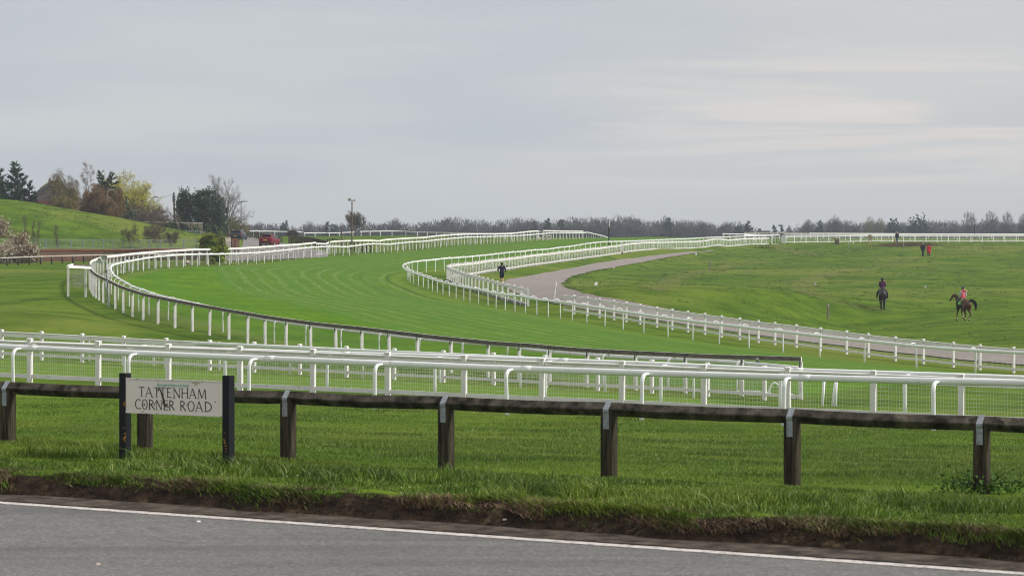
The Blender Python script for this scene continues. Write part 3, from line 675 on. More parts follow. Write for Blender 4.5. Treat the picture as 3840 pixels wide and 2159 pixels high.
def timber_fence(key, label, Lp, h=HC, mesh=True, group=None, anchors=None):
    start = .05
    if anchors: Lp, start = fit(key, *anchors); print('spacing', key, round(Lp, 2))
    path = pth[key]; b = path[len(path)//2].copy(); b.z -= h; th = thing('boundary_fence', label, 'fence', b, group=group)
    low = path[::2] + ([path[-1]] if len(path) % 2 == 0 else [])
    mb = MB(); mb.sweep(low, rectsec(-.020, .050, -.135, 0)); mb.build('timber_rail', M['oldwood'], th)
    mb = MB(); mb.sweep(low, rectsec(-.060, -.022, -.172, .006)); mb.build('painted_board', M['boardpaint'], th)
    pm = MB(); pm.box((0, .02, (-h-.6-.30)/2), (.15, .075, h+.30)); pm.box((0, -.045, (-h-.6-.18)/2), (.06, .05, h+.42))
    sm = MB(); sm.box((0, .057, -.19), (.055, .014, .36))
    st = stations(path, Lp, start); put_posts(th, 'post', [pm, sm], [M['flakepaint'], M['darkstrap']], st, subname=['steel_strap'], jit=.02)
    if mesh:
        mb = MB(); chain_link(mb, [p+Vector((0, 0, 0)) for p in low], -h, -.05); mb.build('chain_link', M['wire_g'], th)
    return th
plastic_rail('B1', 'nearest white plastic running rail, with hooked posts, just behind the timber rail', 3.3, -1, h=H1, anchors=(514, 3518, 6))
mesh_fence('B2', 'nearest white post and mesh fence, right behind the nearest hooked rail', 1.98, h=1.22, anchors=(112, 3605, 12), dv=.067, nh=7, w=.0052)
plastic_rail('B3a', 'white hooked rail pressed against the far side of the nearest mesh fence', 3.1, -1, h=1.10, anchors=(136, 3410, 8))
plastic_rail('B3b', 'white hooked rail on the far side of the mown crossing strip', 3.1, 1, h=1.10, anchors=(78, 2242, 8))
mesh_fence('B4', 'white post and mesh fence along the far side of the mown crossing strip', 2.0, h=1.22, dv=.08, nh=6, w=.0045, anchors=(7, 2867, 16))
timber_fence('C1a', 'curving outer racecourse fence with dark timber rail and chain link, up to the gate', 1.95, anchors=(3003, 930, 16))
timber_fence('C1b', 'white boarded outer racecourse fence climbing the hill beyond the white gate', 1.95, mesh=False)
timber_fence('C1c', 'short white boarded fence section standing alone on the crest', 1.95, mesh=False)
plastic_rail('C2', 'white outer running rail sweeping round the bend just inside the timber topped fence', 2.75, 1, anchors=(757, 1268, 16, 215), top=.02)
plastic_rail('D1', 'white inner running rail looping round the inside of the mown bend', 2.55, -1, anchors=(3643, 2245, 11), top=.03)
plastic_rail('D1r', 'far white hooked rail crossing the crest behind the dog walker', 3.3, 1)
mesh_fence('D2a', 'white post and mesh fence along the pink path at the right', 1.95, dv=.09, nh=6, w=.0045, kick=False, anchors=(3801, 2153, 22))
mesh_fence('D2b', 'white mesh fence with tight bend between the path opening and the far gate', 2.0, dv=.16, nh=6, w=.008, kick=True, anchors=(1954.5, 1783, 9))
mesh_fence('D2c', 'far straight white mesh fence along the crest at the right', 2.35, dv=.22, nh=6, w=.009)
# ---------------------------------------------------------------- timber knee rail in the foreground
FE = (FEN[-1]-FEN[0]); FE.z = 0; FE.normalize(); FNn = Vector((-FE.y, FE.x, 0)); frz = math.atan2(FE.y, FE.x)
def on_fence(x):
    a, b = FEN[0], FEN[-1]      # plan line through the fence
    k = (x-1920.0)/FP; t = (a.x - k*a.y)/(k*(b.y-a.y) - (b.x-a.x)); p = a.lerp(b, t); return p
def fence_top(x): s = S_fence(x); y = 1428 + (1491-1428)*x/1920 if x < 1920 else 1491+(1562-1491)*(x-1920)/1920; return CZ-(y-YH)/s
th = thing('timber_fence', 'dark timber knee rail on square posts along the grass verge, in the foreground', 'fence', on_fence(1920))
th.location.z = 0.0
pxs = [-1010, -490, 30, 544, 1081, 1673, 2284, 2971, 3682, 4420, 5200]
tops = []
for x in pxs: p = on_fence(x); p.z = fence_top(x); tops.append(p)
HS = .1/math.sqrt(2)
DIA = [(0, -HS*1.02), (-HS, 0), (0, HS), (HS, 0)]
DIA = [(0.006, -HS+.006), (-.006, -HS+.006), (-HS+.006, -.006), (-HS+.006, .006), (-.006, HS-.006), (.006, HS-.006), (HS-.006, .006), (HS-.006, -.006)]
rr_ = random.Random(5)
for a, b in zip(tops, tops[1:]):
    mb = MB(); n = 14; pts = []
    for k in range(n+1):
        q = a.lerp(b, k/n); q = q - Vector((0, 0, HS)) + Vector((0, 0, -.010*math.sin(math.pi*k/n) + rr_.uniform(-.0015, .0015))); pts.append(q)
    pts[0] = pts[0] + (pts[1]-pts[0])*.03; mb.sweep(pts, DIA); mb.build('rail', M['railwood'], th)
for k, p in enumerate(tops):
    g = tz(p.x, p.y)
    mb = MB(); zc = p.z-HS-.012; hh = zc-g+.25
    m = Matrix.Rotation(frz + rr_.uniform(-.03, .03), 3, 'Z'); w = .0625; b = .008
    prof = [(-w, -w+b), (-w+b, -w), (w-b, -w), (w, -w+b), (w, w-b), (w-b, w), (-w+b, w), (-w, w-b)]
    r0 = mb.ring([Vector((p.x, p.y, g-.25)) + m @ Vector((x, y, 0)) for x, y in prof]); r1 = mb.ring([Vector((p.x, p.y, zc)) + m @ Vector((x, y, 0)) for x, y in prof])
    for j in range(8): mb.f.append((r0+j, r0+(j+1) % 8, r1+(j+1) % 8, r1+j))
    mb.f.append(tuple(r1+j for j in range(8)))
    mb.build('post', M['postwood'], th)
    mb = MB(); o = Vector((p.x, p.y, p.z-HS)); w2 = .030
    pr = [(.012, HS+.001), (0, HS+.004), (-HS-.003, .001), (-HS-.003, -.022), (-.0655, -.045), (-.0655, -.185)]
    pts = []
    for a_, z_ in pr: pts.append((o + FNn*a_ + Vector((0, 0, z_))))
    for q0, q1 in zip(pts, pts[1:]):
        d = FE*w2; mb.quad(q0-d, q1-d, q1+d, q0+d)
    for (a_, z_) in ((-HS*.35-.003, HS*.62), (-HS*.7-.003, HS*.30)):       # nail heads
        for s in (-.6, .5):
            c0 = o + FNn*(a_) + FE*(w2*s) + Vector((0, 0, z_+.003)); mb.box(c0, (.006, .006, .006), frz)
    mb.build('metal_strap', M['galv'], th)
    mb = MB()
    for z_, s in ((-.07, -.55), (-.085, .55), (-.125, -.5), (-.13, .5), (-.172, -.6)):
        mb.box(o + FNn*(-.0675) + FE*(w2*s) + Vector((0, 0, z_)), (.008, .006, .008), frz)
    mb.build('nails', M['darkstrap'], th)
# ---------------------------------------------------------------- street name sign
M['navy'] = pmat('navy_sign_post', (.010, .012, .015), .55, 4.0, .2, spot=(9, .70, (.10, .06, .03)))
M['signplate'] = pmat('sign_plate', (.76, .71, .66), .5, 3.0, .04, spot=(6, .70, (.48, .44, .38)))
M['signedge'] = pmat('sign_plate_edge', (.70, .67, .66), .5, 5.0, .05, spot=(20, .55, (.25, .20, .15)))
M['ink'] = pmat('black_lettering', (.020, .024, .034), .5, 9.0, .1)
M['teal'] = pmat('teal_lettering', (.11, .42, .34), .5, 9.0, .1)
M['grime'] = pmat('brown_green_grime', (.045, .036, .016), .9, 20.0, .35, col2=(.10, .085, .042))
M['rust'] = pmat('orange_rust', (.26, .115, .025), .9, 30.0, .35, col2=(.36, .18, .04))
SA = Vector((-3.835, 28.45, 0)); sth = R(-33); SD = Vector((math.cos(sth), math.sin(sth), 0)); SNf = Vector((SD.y, -SD.x, 0))   # SNf points to the camera side
if SNf.y > 0: SNf = -SNf
SLN = 1.305
ths = thing('street_name_sign', 'white street name sign with black letters between two navy posts, on the verge', 'sign', (SA.x, SA.y, tz(SA.x, SA.y)))
ztop = .815; zbot = ztop-.325
for k in range(2):
    c0 = SA + SD*(SLN*k); g = tz(c0.x, c0.y); mb = MB(); h = .865+.01*k
    mb.box((c0.x, c0.y, (h+g-.3)/2), (.084, .084, h-g+.3), sth); mb.box((c0.x, c0.y, h+.002), (.080, .080, .006), sth)
    po = mb.build('post', M['navy'], ths)
    mb = MB(); rq_ = random.Random(9+k)
    f = SNf*.0432
    def blob(mb, cx, cz, r, n=12, face=f, base=c0, ax=SD, sx=1.0):
        pts = []
        for j in range(n):
            a = 2*math.pi*j/n; q = r*rq_.uniform(.6, 1.25); pts.append(base + face + ax*(cx+q*math.cos(a)*sx) + Vector((0, 0, cz+q*math.sin(a))))
        i = mb.ring(pts); mb.f.append(tuple(i+j for j in range(n)))
    for cx, cz, r in (((.036, .275, .012), (.034, .24, .016), (.028, .215, .012), (.036, .20, .010), (.02, .33, .008), (.03, .47+.1, .022), (.012, .225, .008)) if k == 0 else ((-.02, .26, .012), (-.012, .235, .012), (0, .205, .010), (.006, .175, .009), (.002, .145, .008), (-.01, .33, .007))):
        blob(mb, cx, cz, r)
    mb.build('rust_patch', M['rust'], po)
PO = SA + SD*.0425 + SNf*.034; PL = SLN-.085
mb = MB(); pc = PO + SD*(PL/2)
mb.box((pc.x, pc.y, (ztop+zbot)/2), (PL, .010, ztop-zbot), sth); plate = mb.build('name_plate', M['signplate'], ths)
mb = MB()
for z in (ztop+.004, zbot-.004): mb.box((pc.x - SNf.x*0, pc.y, z), (PL, .020, .012), sth)
mb.build('plate_edge', M['signedge'], plate)
def sp(u, dz, e=.0058): return PO + SD*u + SNf*e + Vector((0, 0, ztop-dz))
def stroke(mb, a, b, w, cap=False):
    a = Vector((a[0], a[1])); b = Vector((b[0], b[1])); d = (b-a).normalized(); n = Vector((-d.y, d.x))*w/2
    q = [a+n, a-n, b-n, b+n]; mb.quad(*[sp(x, z) for x, z in q])
def letter(mb, ch, x0, x1, base, cap):
    W_ = x1-x0; T, S = .0125, .0075
    X = lambda f: x0+W_*f
    Y = lambda f: base-cap*f
    def st(a, b, w): stroke(mb, (X(a[0]), Y(a[1])), (X(b[0]), Y(b[1])), w)
    def serif(fx, fy, w=.012): stroke(mb, (X(fx)-w, Y(fy)), (X(fx)+w, Y(fy)), .004)
    def arc(cx, cy, rx, ry, a0, a1, n=16, w0=S, w1=T):
        prev = None
        for j in range(n+1):
            a = a0+(a1-a0)*j/n; p = (X(cx)+rx*W_*math.cos(a), Y(cy)-ry*cap*math.sin(a))
            if prev: stroke(mb, prev, p, w0+(w1-w0)*abs(math.cos((a+a0+(a1-a0)*(j-1)/n)/2)))
            prev = p
    if ch == 'T': st((.5, 0), (.5, 1), T); st((0, .97), (1, .97), S); serif(.5, 0); st((0, .97), (.0, .85), .004); st((1, .97), (1, .85), .004)
    if ch == 'A': st((0, 0), (.46, 1), S); st((.46, 1), (1, 0), T); st((.2, .36), (.78, .36), S*.8); serif(0, 0); serif(1, 0)
    if ch == 'E': st((.12, 0), (.12, 1), T); st((.1, .97), (.95, .97), S); st((.1, .52), (.8, .52), S); st((.1, .03), (1, .03), S); serif(.06, 0, .007); serif(.06, 1, .007)
    if ch == 'N': st((.08, 0), (.08, 1), S); st((.06, 1), (.92, 0), T); st((.93, 0), (.93, 1), S); serif(.08, 0); serif(.04, 1, .009); serif(.93, 1)
    if ch == 'H': st((.1, 0), (.1, 1), T); st((.9, 0), (.9, 1), T); st((.1, .52), (.9, .52), S); [serif(a, b) for a in (.1, .9) for b in (0, 1)]
    if ch == 'M': st((.08, 0), (.14, 1), S); st((.14, 1), (.5, .05), T); st((.5, .05), (.86, 1), S); st((.86, 1), (.95, 0), T); serif(.08, 0); serif(.95, 0)
    if ch == 'C': arc(.58, .5, .55, .48, R(52), R(308), 18)
    if ch == 'O': arc(.5, .5, .48, .49, 0, 2*math.pi, 22)
    if ch == 'D': st((.1, 0), (.1, 1), T); arc(.1, .5, .85, .48, R(-90), R(90), 14); serif(.04, 0, .007); serif(.04, 1, .007)
    if ch == 'R': st((.12, 0), (.12, 1), T); arc(.12, .74, .62, .24, R(-90), R(90), 12); st((.35, .5), (1, 0), T); serif(.12, 0); serif(.05, 1, .007)
    if ch == ',': stroke(mb, (x0, base-.008), (x0-.006, base+.012), .006)
U = lambda zx: (zx-270)*PL/1850.0
mb = MB()
for ch, a, b in (('T', 530, 630), ('A', 660, 780), (',', 800, 810), ('T', 815, 925), ('T', 932, 1050), ('E', 1072, 1160), ('N', 1192, 1320), ('H', 1347, 1475), ('A', 1500, 1620), ('M', 1655, 1815)): letter(mb, ch, U(a), U(b), .168, .096)
for ch, a, b in (('C', 455, 570), ('O', 590, 690), ('R', 720, 830), ('N', 862, 970), ('E', 1007, 1090), ('R', 1112, 1215), ('R', 1322, 1430), ('O', 1470, 1590), ('A', 1620, 1745), ('D', 1790, 1920)): letter(mb, ch, U(a), U(b), .292, .097)
mb.build('lettering', M['ink'], plate)
def text_mesh(txt, size, shear=0.0, ex=.0006, bold=0.0, align='CENTER'):
    cu = bpy.data.curves.new('t', 'FONT'); cu.body = txt; cu.size = size; cu.shear = shear; cu.extrude = ex; cu.offset = bold; cu.align_x = align; cu.align_y = 'CENTER'; cu.resolution_u = 3
    o = bpy.data.objects.new('t', cu); COL.objects.link(o); bpy.context.view_layer.update()
    me = bpy.data.meshes.new_from_object(o.evaluated_get(bpy.context.evaluated_depsgraph_get())); bpy.data.objects.remove(o); bpy.data.curves.remove(cu); return me
def place_text(txt, size, loc, right, mat, parent, name, up=Vector((0, 0, 1)), **kw):
    me = text_mesh(txt, size, **kw); r = right.normalized(); n = r.cross(up); Mx = Matrix((( r.x, up.x, n.x, loc.x), (r.y, up.y, n.y, loc.y), (r.z, up.z, n.z, loc.z), (0, 0, 0, 1)))
    me.transform(Matrix.Translation(-wloc(parent)) @ Mx); me.materials.clear(); me.materials.append(mat)
    o = bpy.data.objects.new(name, me); COL.objects.link(o); o.parent = parent; return o
to = place_text('Borough of Epsom & Ewell', .037, sp((U(840)+U(1520))/2, .047), SD, M['teal'], plate, 'borough_name', shear=.25, bold=.0006)
mb = MB(); rq_ = random.Random(4); fz = SNf*.0072
for zx, dz, r in ((925,.080,.012),(905,.095,.010),(950,.105,.012),(965,.130,.010),(975,.150,.010),(985,.168,.013),(1000,.185,.016),(1010,.205,.016),(1005,.222,.014),(1020,.235,.015),(1045,.25,.014),(1070,.245,.010),(1075,.228,.008),(1212,.155,.008),(1205,.17,.006),(632,.245,.009),(835,.235,.007),(820,.25,.006),(850,.222,.006),(1450,.235,.006),(1455,.215,.005),(1990,.192,.006),(1090,.26,.008),(1000,.15,.007)):
    blob(mb, U(zx), ztop-dz, r*1.35, 10, fz, PO, SD, .75)
mb.build('grime_stain', M['grime'], plate)
M['lichen'] = pmat('faint_yellow_lichen', (.47, .43, .31), .8, 25.0, .2)
mb = MB(); fz = SNf*.0065
for zx, dz, r in ((1600,.012,.012),(1640,.02,.012),(1680,.015,.010),(1610,.035,.010),(1560,.012,.009),(600,.315,.008),(900,.012,.006)): blob(mb, U(zx), ztop-dz, r, 10, fz, PO, SD, 1.6)
mb.build('lichen_stain', M['lichen'], plate)
# ---------------------------------------------------------------- grass blades
def blades(name, X, Y, hgt, wid, mat, lean=.5, two=True, label=None, bias=(0.25, 0.0)):
    n = len(X); Z = terr(X, Y) - .01; rg = np.random.default_rng(n)
    az = rg.uniform(0, 2*np.pi, n); dx, dy = np.cos(az)*wid/2, np.sin(az)*wid/2
    lx = rg.normal(bias[0], lean, n)*hgt; ly = rg.normal(bias[1], lean, n)*hgt
    b0 = np.stack([X-dx, Y-dy, Z], 1); b1 = np.stack([X+dx, Y+dy, Z], 1); tip = np.stack([X+lx, Y+ly, Z+hgt], 1)
    tint = rg.uniform(0, 1, n)
    if two:
        m0 = np.stack([X-dx*.8+lx*.3, Y-dy*.8+ly*.3, Z+hgt*.6], 1); m1 = np.stack([X+dx*.8+lx*.3, Y+dy*.8+ly*.3, Z+hgt*.6], 1)
        V = np.stack([b0, b1, m0, m1, tip], 1).reshape(-1, 3); i = np.arange(n)*5
        F = np.stack([np.stack([i, i+1, i+3], 1), np.stack([i, i+3, i+2], 1), np.stack([i+2, i+3, i+4], 1)], 1).reshape(-1, 3); tv = np.repeat(tint, 5)
    else:
        V = np.stack([b0, b1, tip], 1).reshape(-1, 3); i = np.arange(n)*3; F = np.stack([i, i+1, i+2], 1); tv = np.repeat(tint, 3)
    o = big_mesh(name, V, F, mat, attrs={'tint': tv}); tag(o, kind='stuff', label=label); return o
rg = np.random.default_rng(11)
def fnoise(X, Y, s, seed=0):
    r = np.random.default_rng(seed); v = np.zeros(len(X))
    for k in range(7):
        a = r.uniform(0, 2*np.pi); f = s*r.uniform(.6, 1.9); v += np.sin((X*math.cos(a)+Y*math.sin(a))*f + r.uniform(0, 6.28))
    return v/7*1.8
n = 280000; a = rg.uniform(-9.5, 12.5, n); t = .80 + rg.uniform(0, 1, n)**1.0*3.4
tall = np.clip(fnoise(a, t*2.0, 2.2, 5)*1.3+.25, 0, 1)*np.clip(1.25-abs(t-2.3)/1.7, 0, 1)
X = RA.x+RE.x*a+RN.x*t; Y = RA.y+RE.y*a+RN.y*t
blades('verge_grass', X, Y, (.026+.078*tall)*rg.uniform(.5, 1.3, n), .0075*rg.uniform(.7, 1.3, n), M['blade'], .35, True, 'long tufted green grass on the verge beside the road')
n = 90000; a = rg.uniform(-9.5, 12.5, n); t = .72 + abs(rg.normal(0, .22, n)); wob = 0.10*np.sin(a*1.7)+0.07*np.sin(a*4.3+1)+0.04*np.sin(a*9.1+2); keep = (fnoise(a, t*3, 3.0, 9) > .0) & (rg.random(n) < .42); t = t+wob*.8; a, t = a[keep], t[keep]; n = len(a)
X = RA.x+RE.x*a+RN.x*t; Y = RA.y+RE.y*a+RN.y*t
hb = rg.uniform(.02, .075, n); blades('dead_grass', X, Y, hb, np.full(n, .006), M['deadgrass'], 1.0, True, 'dry brown grass hanging over the bare soil edge', bias=(-.1, -.7))
n = 26000; a = rg.uniform(-9.5, 12.5, n); wob = 0.10*np.sin(a*1.7)+0.07*np.sin(a*4.3+1)+0.04*np.sin(a*9.1+2); t = .90+wob+rg.normal(0, .07, n); k = fnoise(a, t*2, 2.4, 44) > -.1; a, t = a[k], t[k]; n = len(a)
blades('overhanging_grass', RA.x+RE.x*a+RN.x*t, RA.y+RE.y*a+RN.y*t, rg.uniform(.03, .08, n), np.full(n, .0065), M['blade'], .5, True, 'green grass hanging over the top of the soil edge', bias=(-.5, -.8))
cl = 520; ca = rg.uniform(-9.5, 12.5, cl); ct = rg.uniform(1.0, 3.6, cl); kk = fnoise(ca, ct*2, 1.8, 31) > .1; ca, ct = ca[kk], ct[kk]; per = 55; a = np.repeat(ca, per)+rg.normal(0, .055, len(ca)*per); t = np.repeat(ct, per)+rg.normal(0, .045, len(ca)*per); n = len(a)
X = RA.x+RE.x*a+RN.x*t; Y = RA.y+RE.y*a+RN.y*t
blades('verge_tussocks', X, Y, np.repeat(rg.uniform(.08, .17, len(ca)), per)*rg.uniform(.5, 1.1, n), np.full(n, .0075), M['blade'], .6, True, 'taller tussocks of long grass standing along the verge', bias=(-.25, 0))
n = 520000; Y = np.exp(rg.uniform(math.log(26.5), math.log(69), n)); X = rg.uniform(-.20, .20, n)*Y; t = (X-RA.x)*RN.x+(Y-RA.y)*RN.y; b1y = 67.7 - X*.40
k = (t > 4.0) & (Y < b1y+1.0); X, Y = X[k], Y[k]; n = len(X)
tall = np.clip(fnoise(X, Y, 1.1, 8)*1.2+.1, 0, 1)
blades('lawn_grass', X, Y, (.030+.035*tall)*rg.uniform(.6, 1.3, n), .0068*(Y/27.0)*rg.uniform(.7, 1.3, n), M['blade'], .4, False, 'short grass between the timber rail and the white rails')
# tussocks of the open field, the mound and the outer left ground
def tufts(name, u0, u1, y0, y1, ncl, per, hmin, hmax, seed, cond, label, mat='blade_dark'):
    r = np.random.default_rng(seed); Y = np.exp(r.uniform(math.log(y0), math.log(y1), ncl)); X = r.uniform(u0, u1, ncl)*Y
    m = fnoise(X, Y, .35, seed) + .8*fnoise(X, Y, 1.3, seed+1); k = (m > -.1) & cond(X, Y); X, Y = X[k], Y[k]
    sc = r.uniform(.5, 1.0, len(X))*(Y/150)**.4
    X = np.repeat(X, per) + r.normal(0, .16, len(X)*per)*np.repeat(sc, per); Y = np.repeat(Y, per)+r.normal(0, .16, len(Y)*per)*np.repeat(sc, per)
    h = r.uniform(hmin, hmax, len(X))*np.repeat(sc, per); return blades(name, X, Y, h, .035*(Y/200)*r.uniform(.6, 1.3, len(X)), M[mat], .45, False, label)
far_edge = [(p.x, p.y) for p in pf]
field_poly = far_edge + [(p.x, p.y) for p in pth['D2b'][-120::6]] + [(p.x, p.y) for p in pth['D2c'][::6]] + [(150, 470), (110, 140)]
tufts('field_tussocks', -.03, .19, 140, 470, 15000, 12, .04, .12, 21, lambda X, Y: inside(X, Y, field_poly), 'coarse tussocks of grass over the open field at the right')
left_poly = [(p.x-.5, p.y) for p in pth['C1a'][:260:5]] + [(-40, 262), (-90, 262), (-90, 100)] + [(-19, 126), (-14, 122), (10, 106)]
tufts('left_tussocks', -.20, .10, 108, 262, 3600, 9, .03, .08, 22, lambda X, Y: inside(X, Y, left_poly), 'grass tussocks outside the bend at the left')
tufts('mound_tussocks', -.19, -.11, 326, 368, 2600, 10, .05, .11, 23, lambda X, Y: X < -30, 'coarse grass on the green mound at the left')
tufts('path_edge_tussocks', -.02, .19, 140, 330, 26000, 9, .08, .20, 24, lambda X, Y: (dist_poly(X, Y, pf) < .55) & ~inside(X, Y, [(p.x, p.y) for p in pn] + [(p.x, p.y) for p in reversed(pf)]), 'long grass hanging over the edge of the pink path')
# ---------------------------------------------------------------- trees
M['bark'] = pmat('grey_brown_bark', (.115, .095, .075), .9, 4.0, .3, col2=(.16, .14, .11))
M['bark_pale'] = pmat('pale_birch_bark', (.42, .39, .34), .85, 3.0, .25, spot=(6, .55, (.10, .08, .07)))
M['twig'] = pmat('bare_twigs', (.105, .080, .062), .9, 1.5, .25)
M['twig_far'] = pmat('far_bare_twigs', (.042, .044, .050), .9, .12, .30, col2=(.070, .066, .066))  # bluish grey: part of the distance haze is put into the twig colour
M['twig_brown'] = pmat('rusty_birch_twigs', (.150, .082, .036), .9, 1.2, .25, col2=(.19, .125, .055))
M['catkin'] = pmat('olive_birch_catkins', (.20, .165, .062), .9, 1.2, .25)
M['bud'] = pmat('yellow_green_buds', (.38, .37, .05), .8, 1.0, .2, col2=(.54, .50, .09))
M['bud2'] = pmat('dull_green_buds', (.13, .15, .05), .8, 1.0, .2)
M['conifer'] = pmat('dark_conifer', (.012, .038, .022), .8, .9, .35, col2=(.030, .072, .032))
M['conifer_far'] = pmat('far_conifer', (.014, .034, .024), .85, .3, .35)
M['evergreen'] = pmat('dark_evergreen_leaves', (.016, .036, .014), .55, 1.1, .35, col2=(.040, .075, .028), spec=.6)
M['ivy'] = pmat('ivy_leaves', (.022, .050, .016), .5, 1.3, .35, col2=(.05, .09, .03), spec=.6)
M['blossom'] = pmat('creamy_blossom', (.50, .45, .36), .9, 2.0, .2, col2=(.70, .66, .56))
M['hedgeleaf'] = pmat('yellow_green_hedge_leaves', (.120, .185, .018), .7, 1.4, .3, col2=(.24, .31, .035))
M['hedgebrown'] = pmat('brown_hedge_tips', (.10, .075, .03), .8, 2.0, .3)
def unit(r, n):
    v = r.normal(0, 1, (n, 3)); return v/np.linalg.norm(v, axis=1, keepdims=True)
def tri_twigs(p0, d, ln, w, r):
    side = np.cross(d, unit(r, len(d))); side /= np.linalg.norm(side, axis=1, keepdims=True)+1e-9
    V = np.stack([p0-side*w[:, None]/2, p0+side*w[:, None]/2, p0+d*ln[:, None]], 1).reshape(-1, 3); i = np.arange(len(p0))*3
    return V, np.stack([i, i+1, i+2], 1)
def leaf_tris(c, size, r, up=.3):
    n = len(c); a = unit(r, n); b = np.cross(a, unit(r, n)); b /= np.linalg.norm(b, axis=1, keepdims=True)+1e-9
    s = (size*r.uniform(.6, 1.4, n))[:, None]
    V = np.stack([c-b*s*.5, c+b*s*.5, c+a*s], 1).reshape(-1, 3); i = np.arange(n)*3
    return V, np.stack([i, i+1, i+2], 1)
class TB:
    def __init__(s): s.V = []; s.F = []; s.n = 0
    def add(s, V, F):
        s.V.append(V); s.F.append(F+s.n); s.n += len(V)
    def build(s, name, mat, parent, local=True):
        return big_mesh(name, np.concatenate(s.V), np.concatenate(s.F), mat, parent)
def grow(mb, tips, p, d, L_, r, lev, maxl, rn, spread=.55, weep=0.0, up=.12, nch=(5, 5, 5, 4), ratio=.62, wig=.12):
    pts = [p.copy()]; dd = d.copy(); n = 5; rad = [r]
    for k in range(n):
        dd = dd + Vector((rn.gauss(0, wig), rn.gauss(0, wig), rn.gauss(0, wig*.6) + up*(.5 if lev else 0) - weep*lev*.25)); dd.normalize()
        pts.append(pts[-1] + dd*(L_/n)); rad.append(r*(1-.72*(k+1)/n) if lev else r*(1-.55*(k+1)/n))
    mb.tube(pts, rad, 7 if lev == 0 else (5 if lev == 1 else 3), cap=False)
    if lev >= maxl:
        tips += [(pts[k], dd.copy(), L_) for k in range(1, n+1)]; return
    m = nch[lev]
    for k in range(m):
        f = .35 + .65*(k+rn.random()*.8)/m if lev == 0 else .2+.8*(k+rn.random()*.8)/m
        f = min(f, .999); i = int(f*n); q = pts[i].lerp(pts[i+1], f*n-i)
        ax = (pts[i+1]-pts[i]).normalized(); az = 2.4*k + rn.uniform(-.5, .5); o = ax.orthogonal().normalized(); o = Matrix.Rotation(az, 3, ax) @ o
        nd = (ax*(1-spread*rn.uniform(.8, 1.25)) + o*spread*rn.uniform(.9, 1.4)).normalized()
        grow(mb, tips, q, nd, L_*ratio*rn.uniform(.75, 1.2)*(1.15-.35*f), rad[i]*.55, lev+1, maxl, rn, spread, weep, up, nch, ratio, wig)
    tips += [(pts[-1], dd.copy(), L_*.5)]
def bare_tree(name, label, loc, h, seed, group=None, maxl=3, spread=.55, weep=0.0, up=.12, ntw=14, twl=.55, tww=.028, nch=(6, 5, 5, 4), ratio=.6, bark='bark', twig='twig', leaf=None, nleaf=0, lsize=.10, trunk=.55, stems=1, tr=.035, cat='tree', wig=.12, droop=0.0, w=None):
    th = thing(name, label, cat, loc, group=group); rn = random.Random(seed); r = np.random.default_rng(seed)
    mb = MB(); tips = []
    for s in range(stems):
        d = Vector((rn.uniform(-.35, .35)*(stems > 1), rn.uniform(-.35, .35)*(stems > 1), 1)).normalized()
        grow(mb, tips, Vector((rn.uniform(-.15, .15)*(stems > 1), rn.uniform(-.15, .15)*(stems > 1), -.3)), d, h*trunk*rn.uniform(.85, 1.1), h*tr/(stems**.5), 0, maxl, rn, spread, weep, up, nch, ratio, wig)
    top = max(t[0].z for t in tips); k = h/(top+twl*.5)
    rads = sorted(math.hypot(t[0].x, t[0].y) for t in tips); rq = rads[int(len(rads)*.84)]*k + twl*.3; kx = k if w is None else k*(w/2)/rq
    mb.v = [(x*kx, y*kx, z*k if z > 0 else z) for x, y, z in mb.v]
    mb.build('trunk', M[bark], th, local=True)
    P0 = np.array([[*t[0]] for t in tips])*np.array([kx, kx, k]); D0 = np.array([[*t[1]] for t in tips])
    P0 = np.repeat(P0, ntw, 0); D0 = np.repeat(D0, ntw, 0); n = len(P0)
    D = D0*.8 + unit(r, n)*.75 + np.array([0, 0, .15-droop]); D /= np.linalg.norm(D, axis=1, keepdims=True)
    ln = twl*r.uniform(.4, 1.3, n); tb = TB(); V, F = tri_twigs(P0 + unit(r, n)*.08, D, ln, tww*r.uniform(.6, 1.3, n), r); tb.add(V, F); cr = tb.build('crown', M[twig], th)
    if leaf:
        j = r.integers(0, n, nleaf); c = P0[j] + D[j]*(ln[j]*r.uniform(.2, 1.1, nleaf))[:, None] + unit(r, nleaf)*.06
        if droop: c = c - np.array([0, 0, 1])*(r.uniform(0, 1, nleaf)**1.3*droop*1.6)[:, None]
        tb = TB(); V, F = leaf_tris(c, lsize, r); tb.add(V, F); tb.build('foliage', M[leaf], th)
    return th
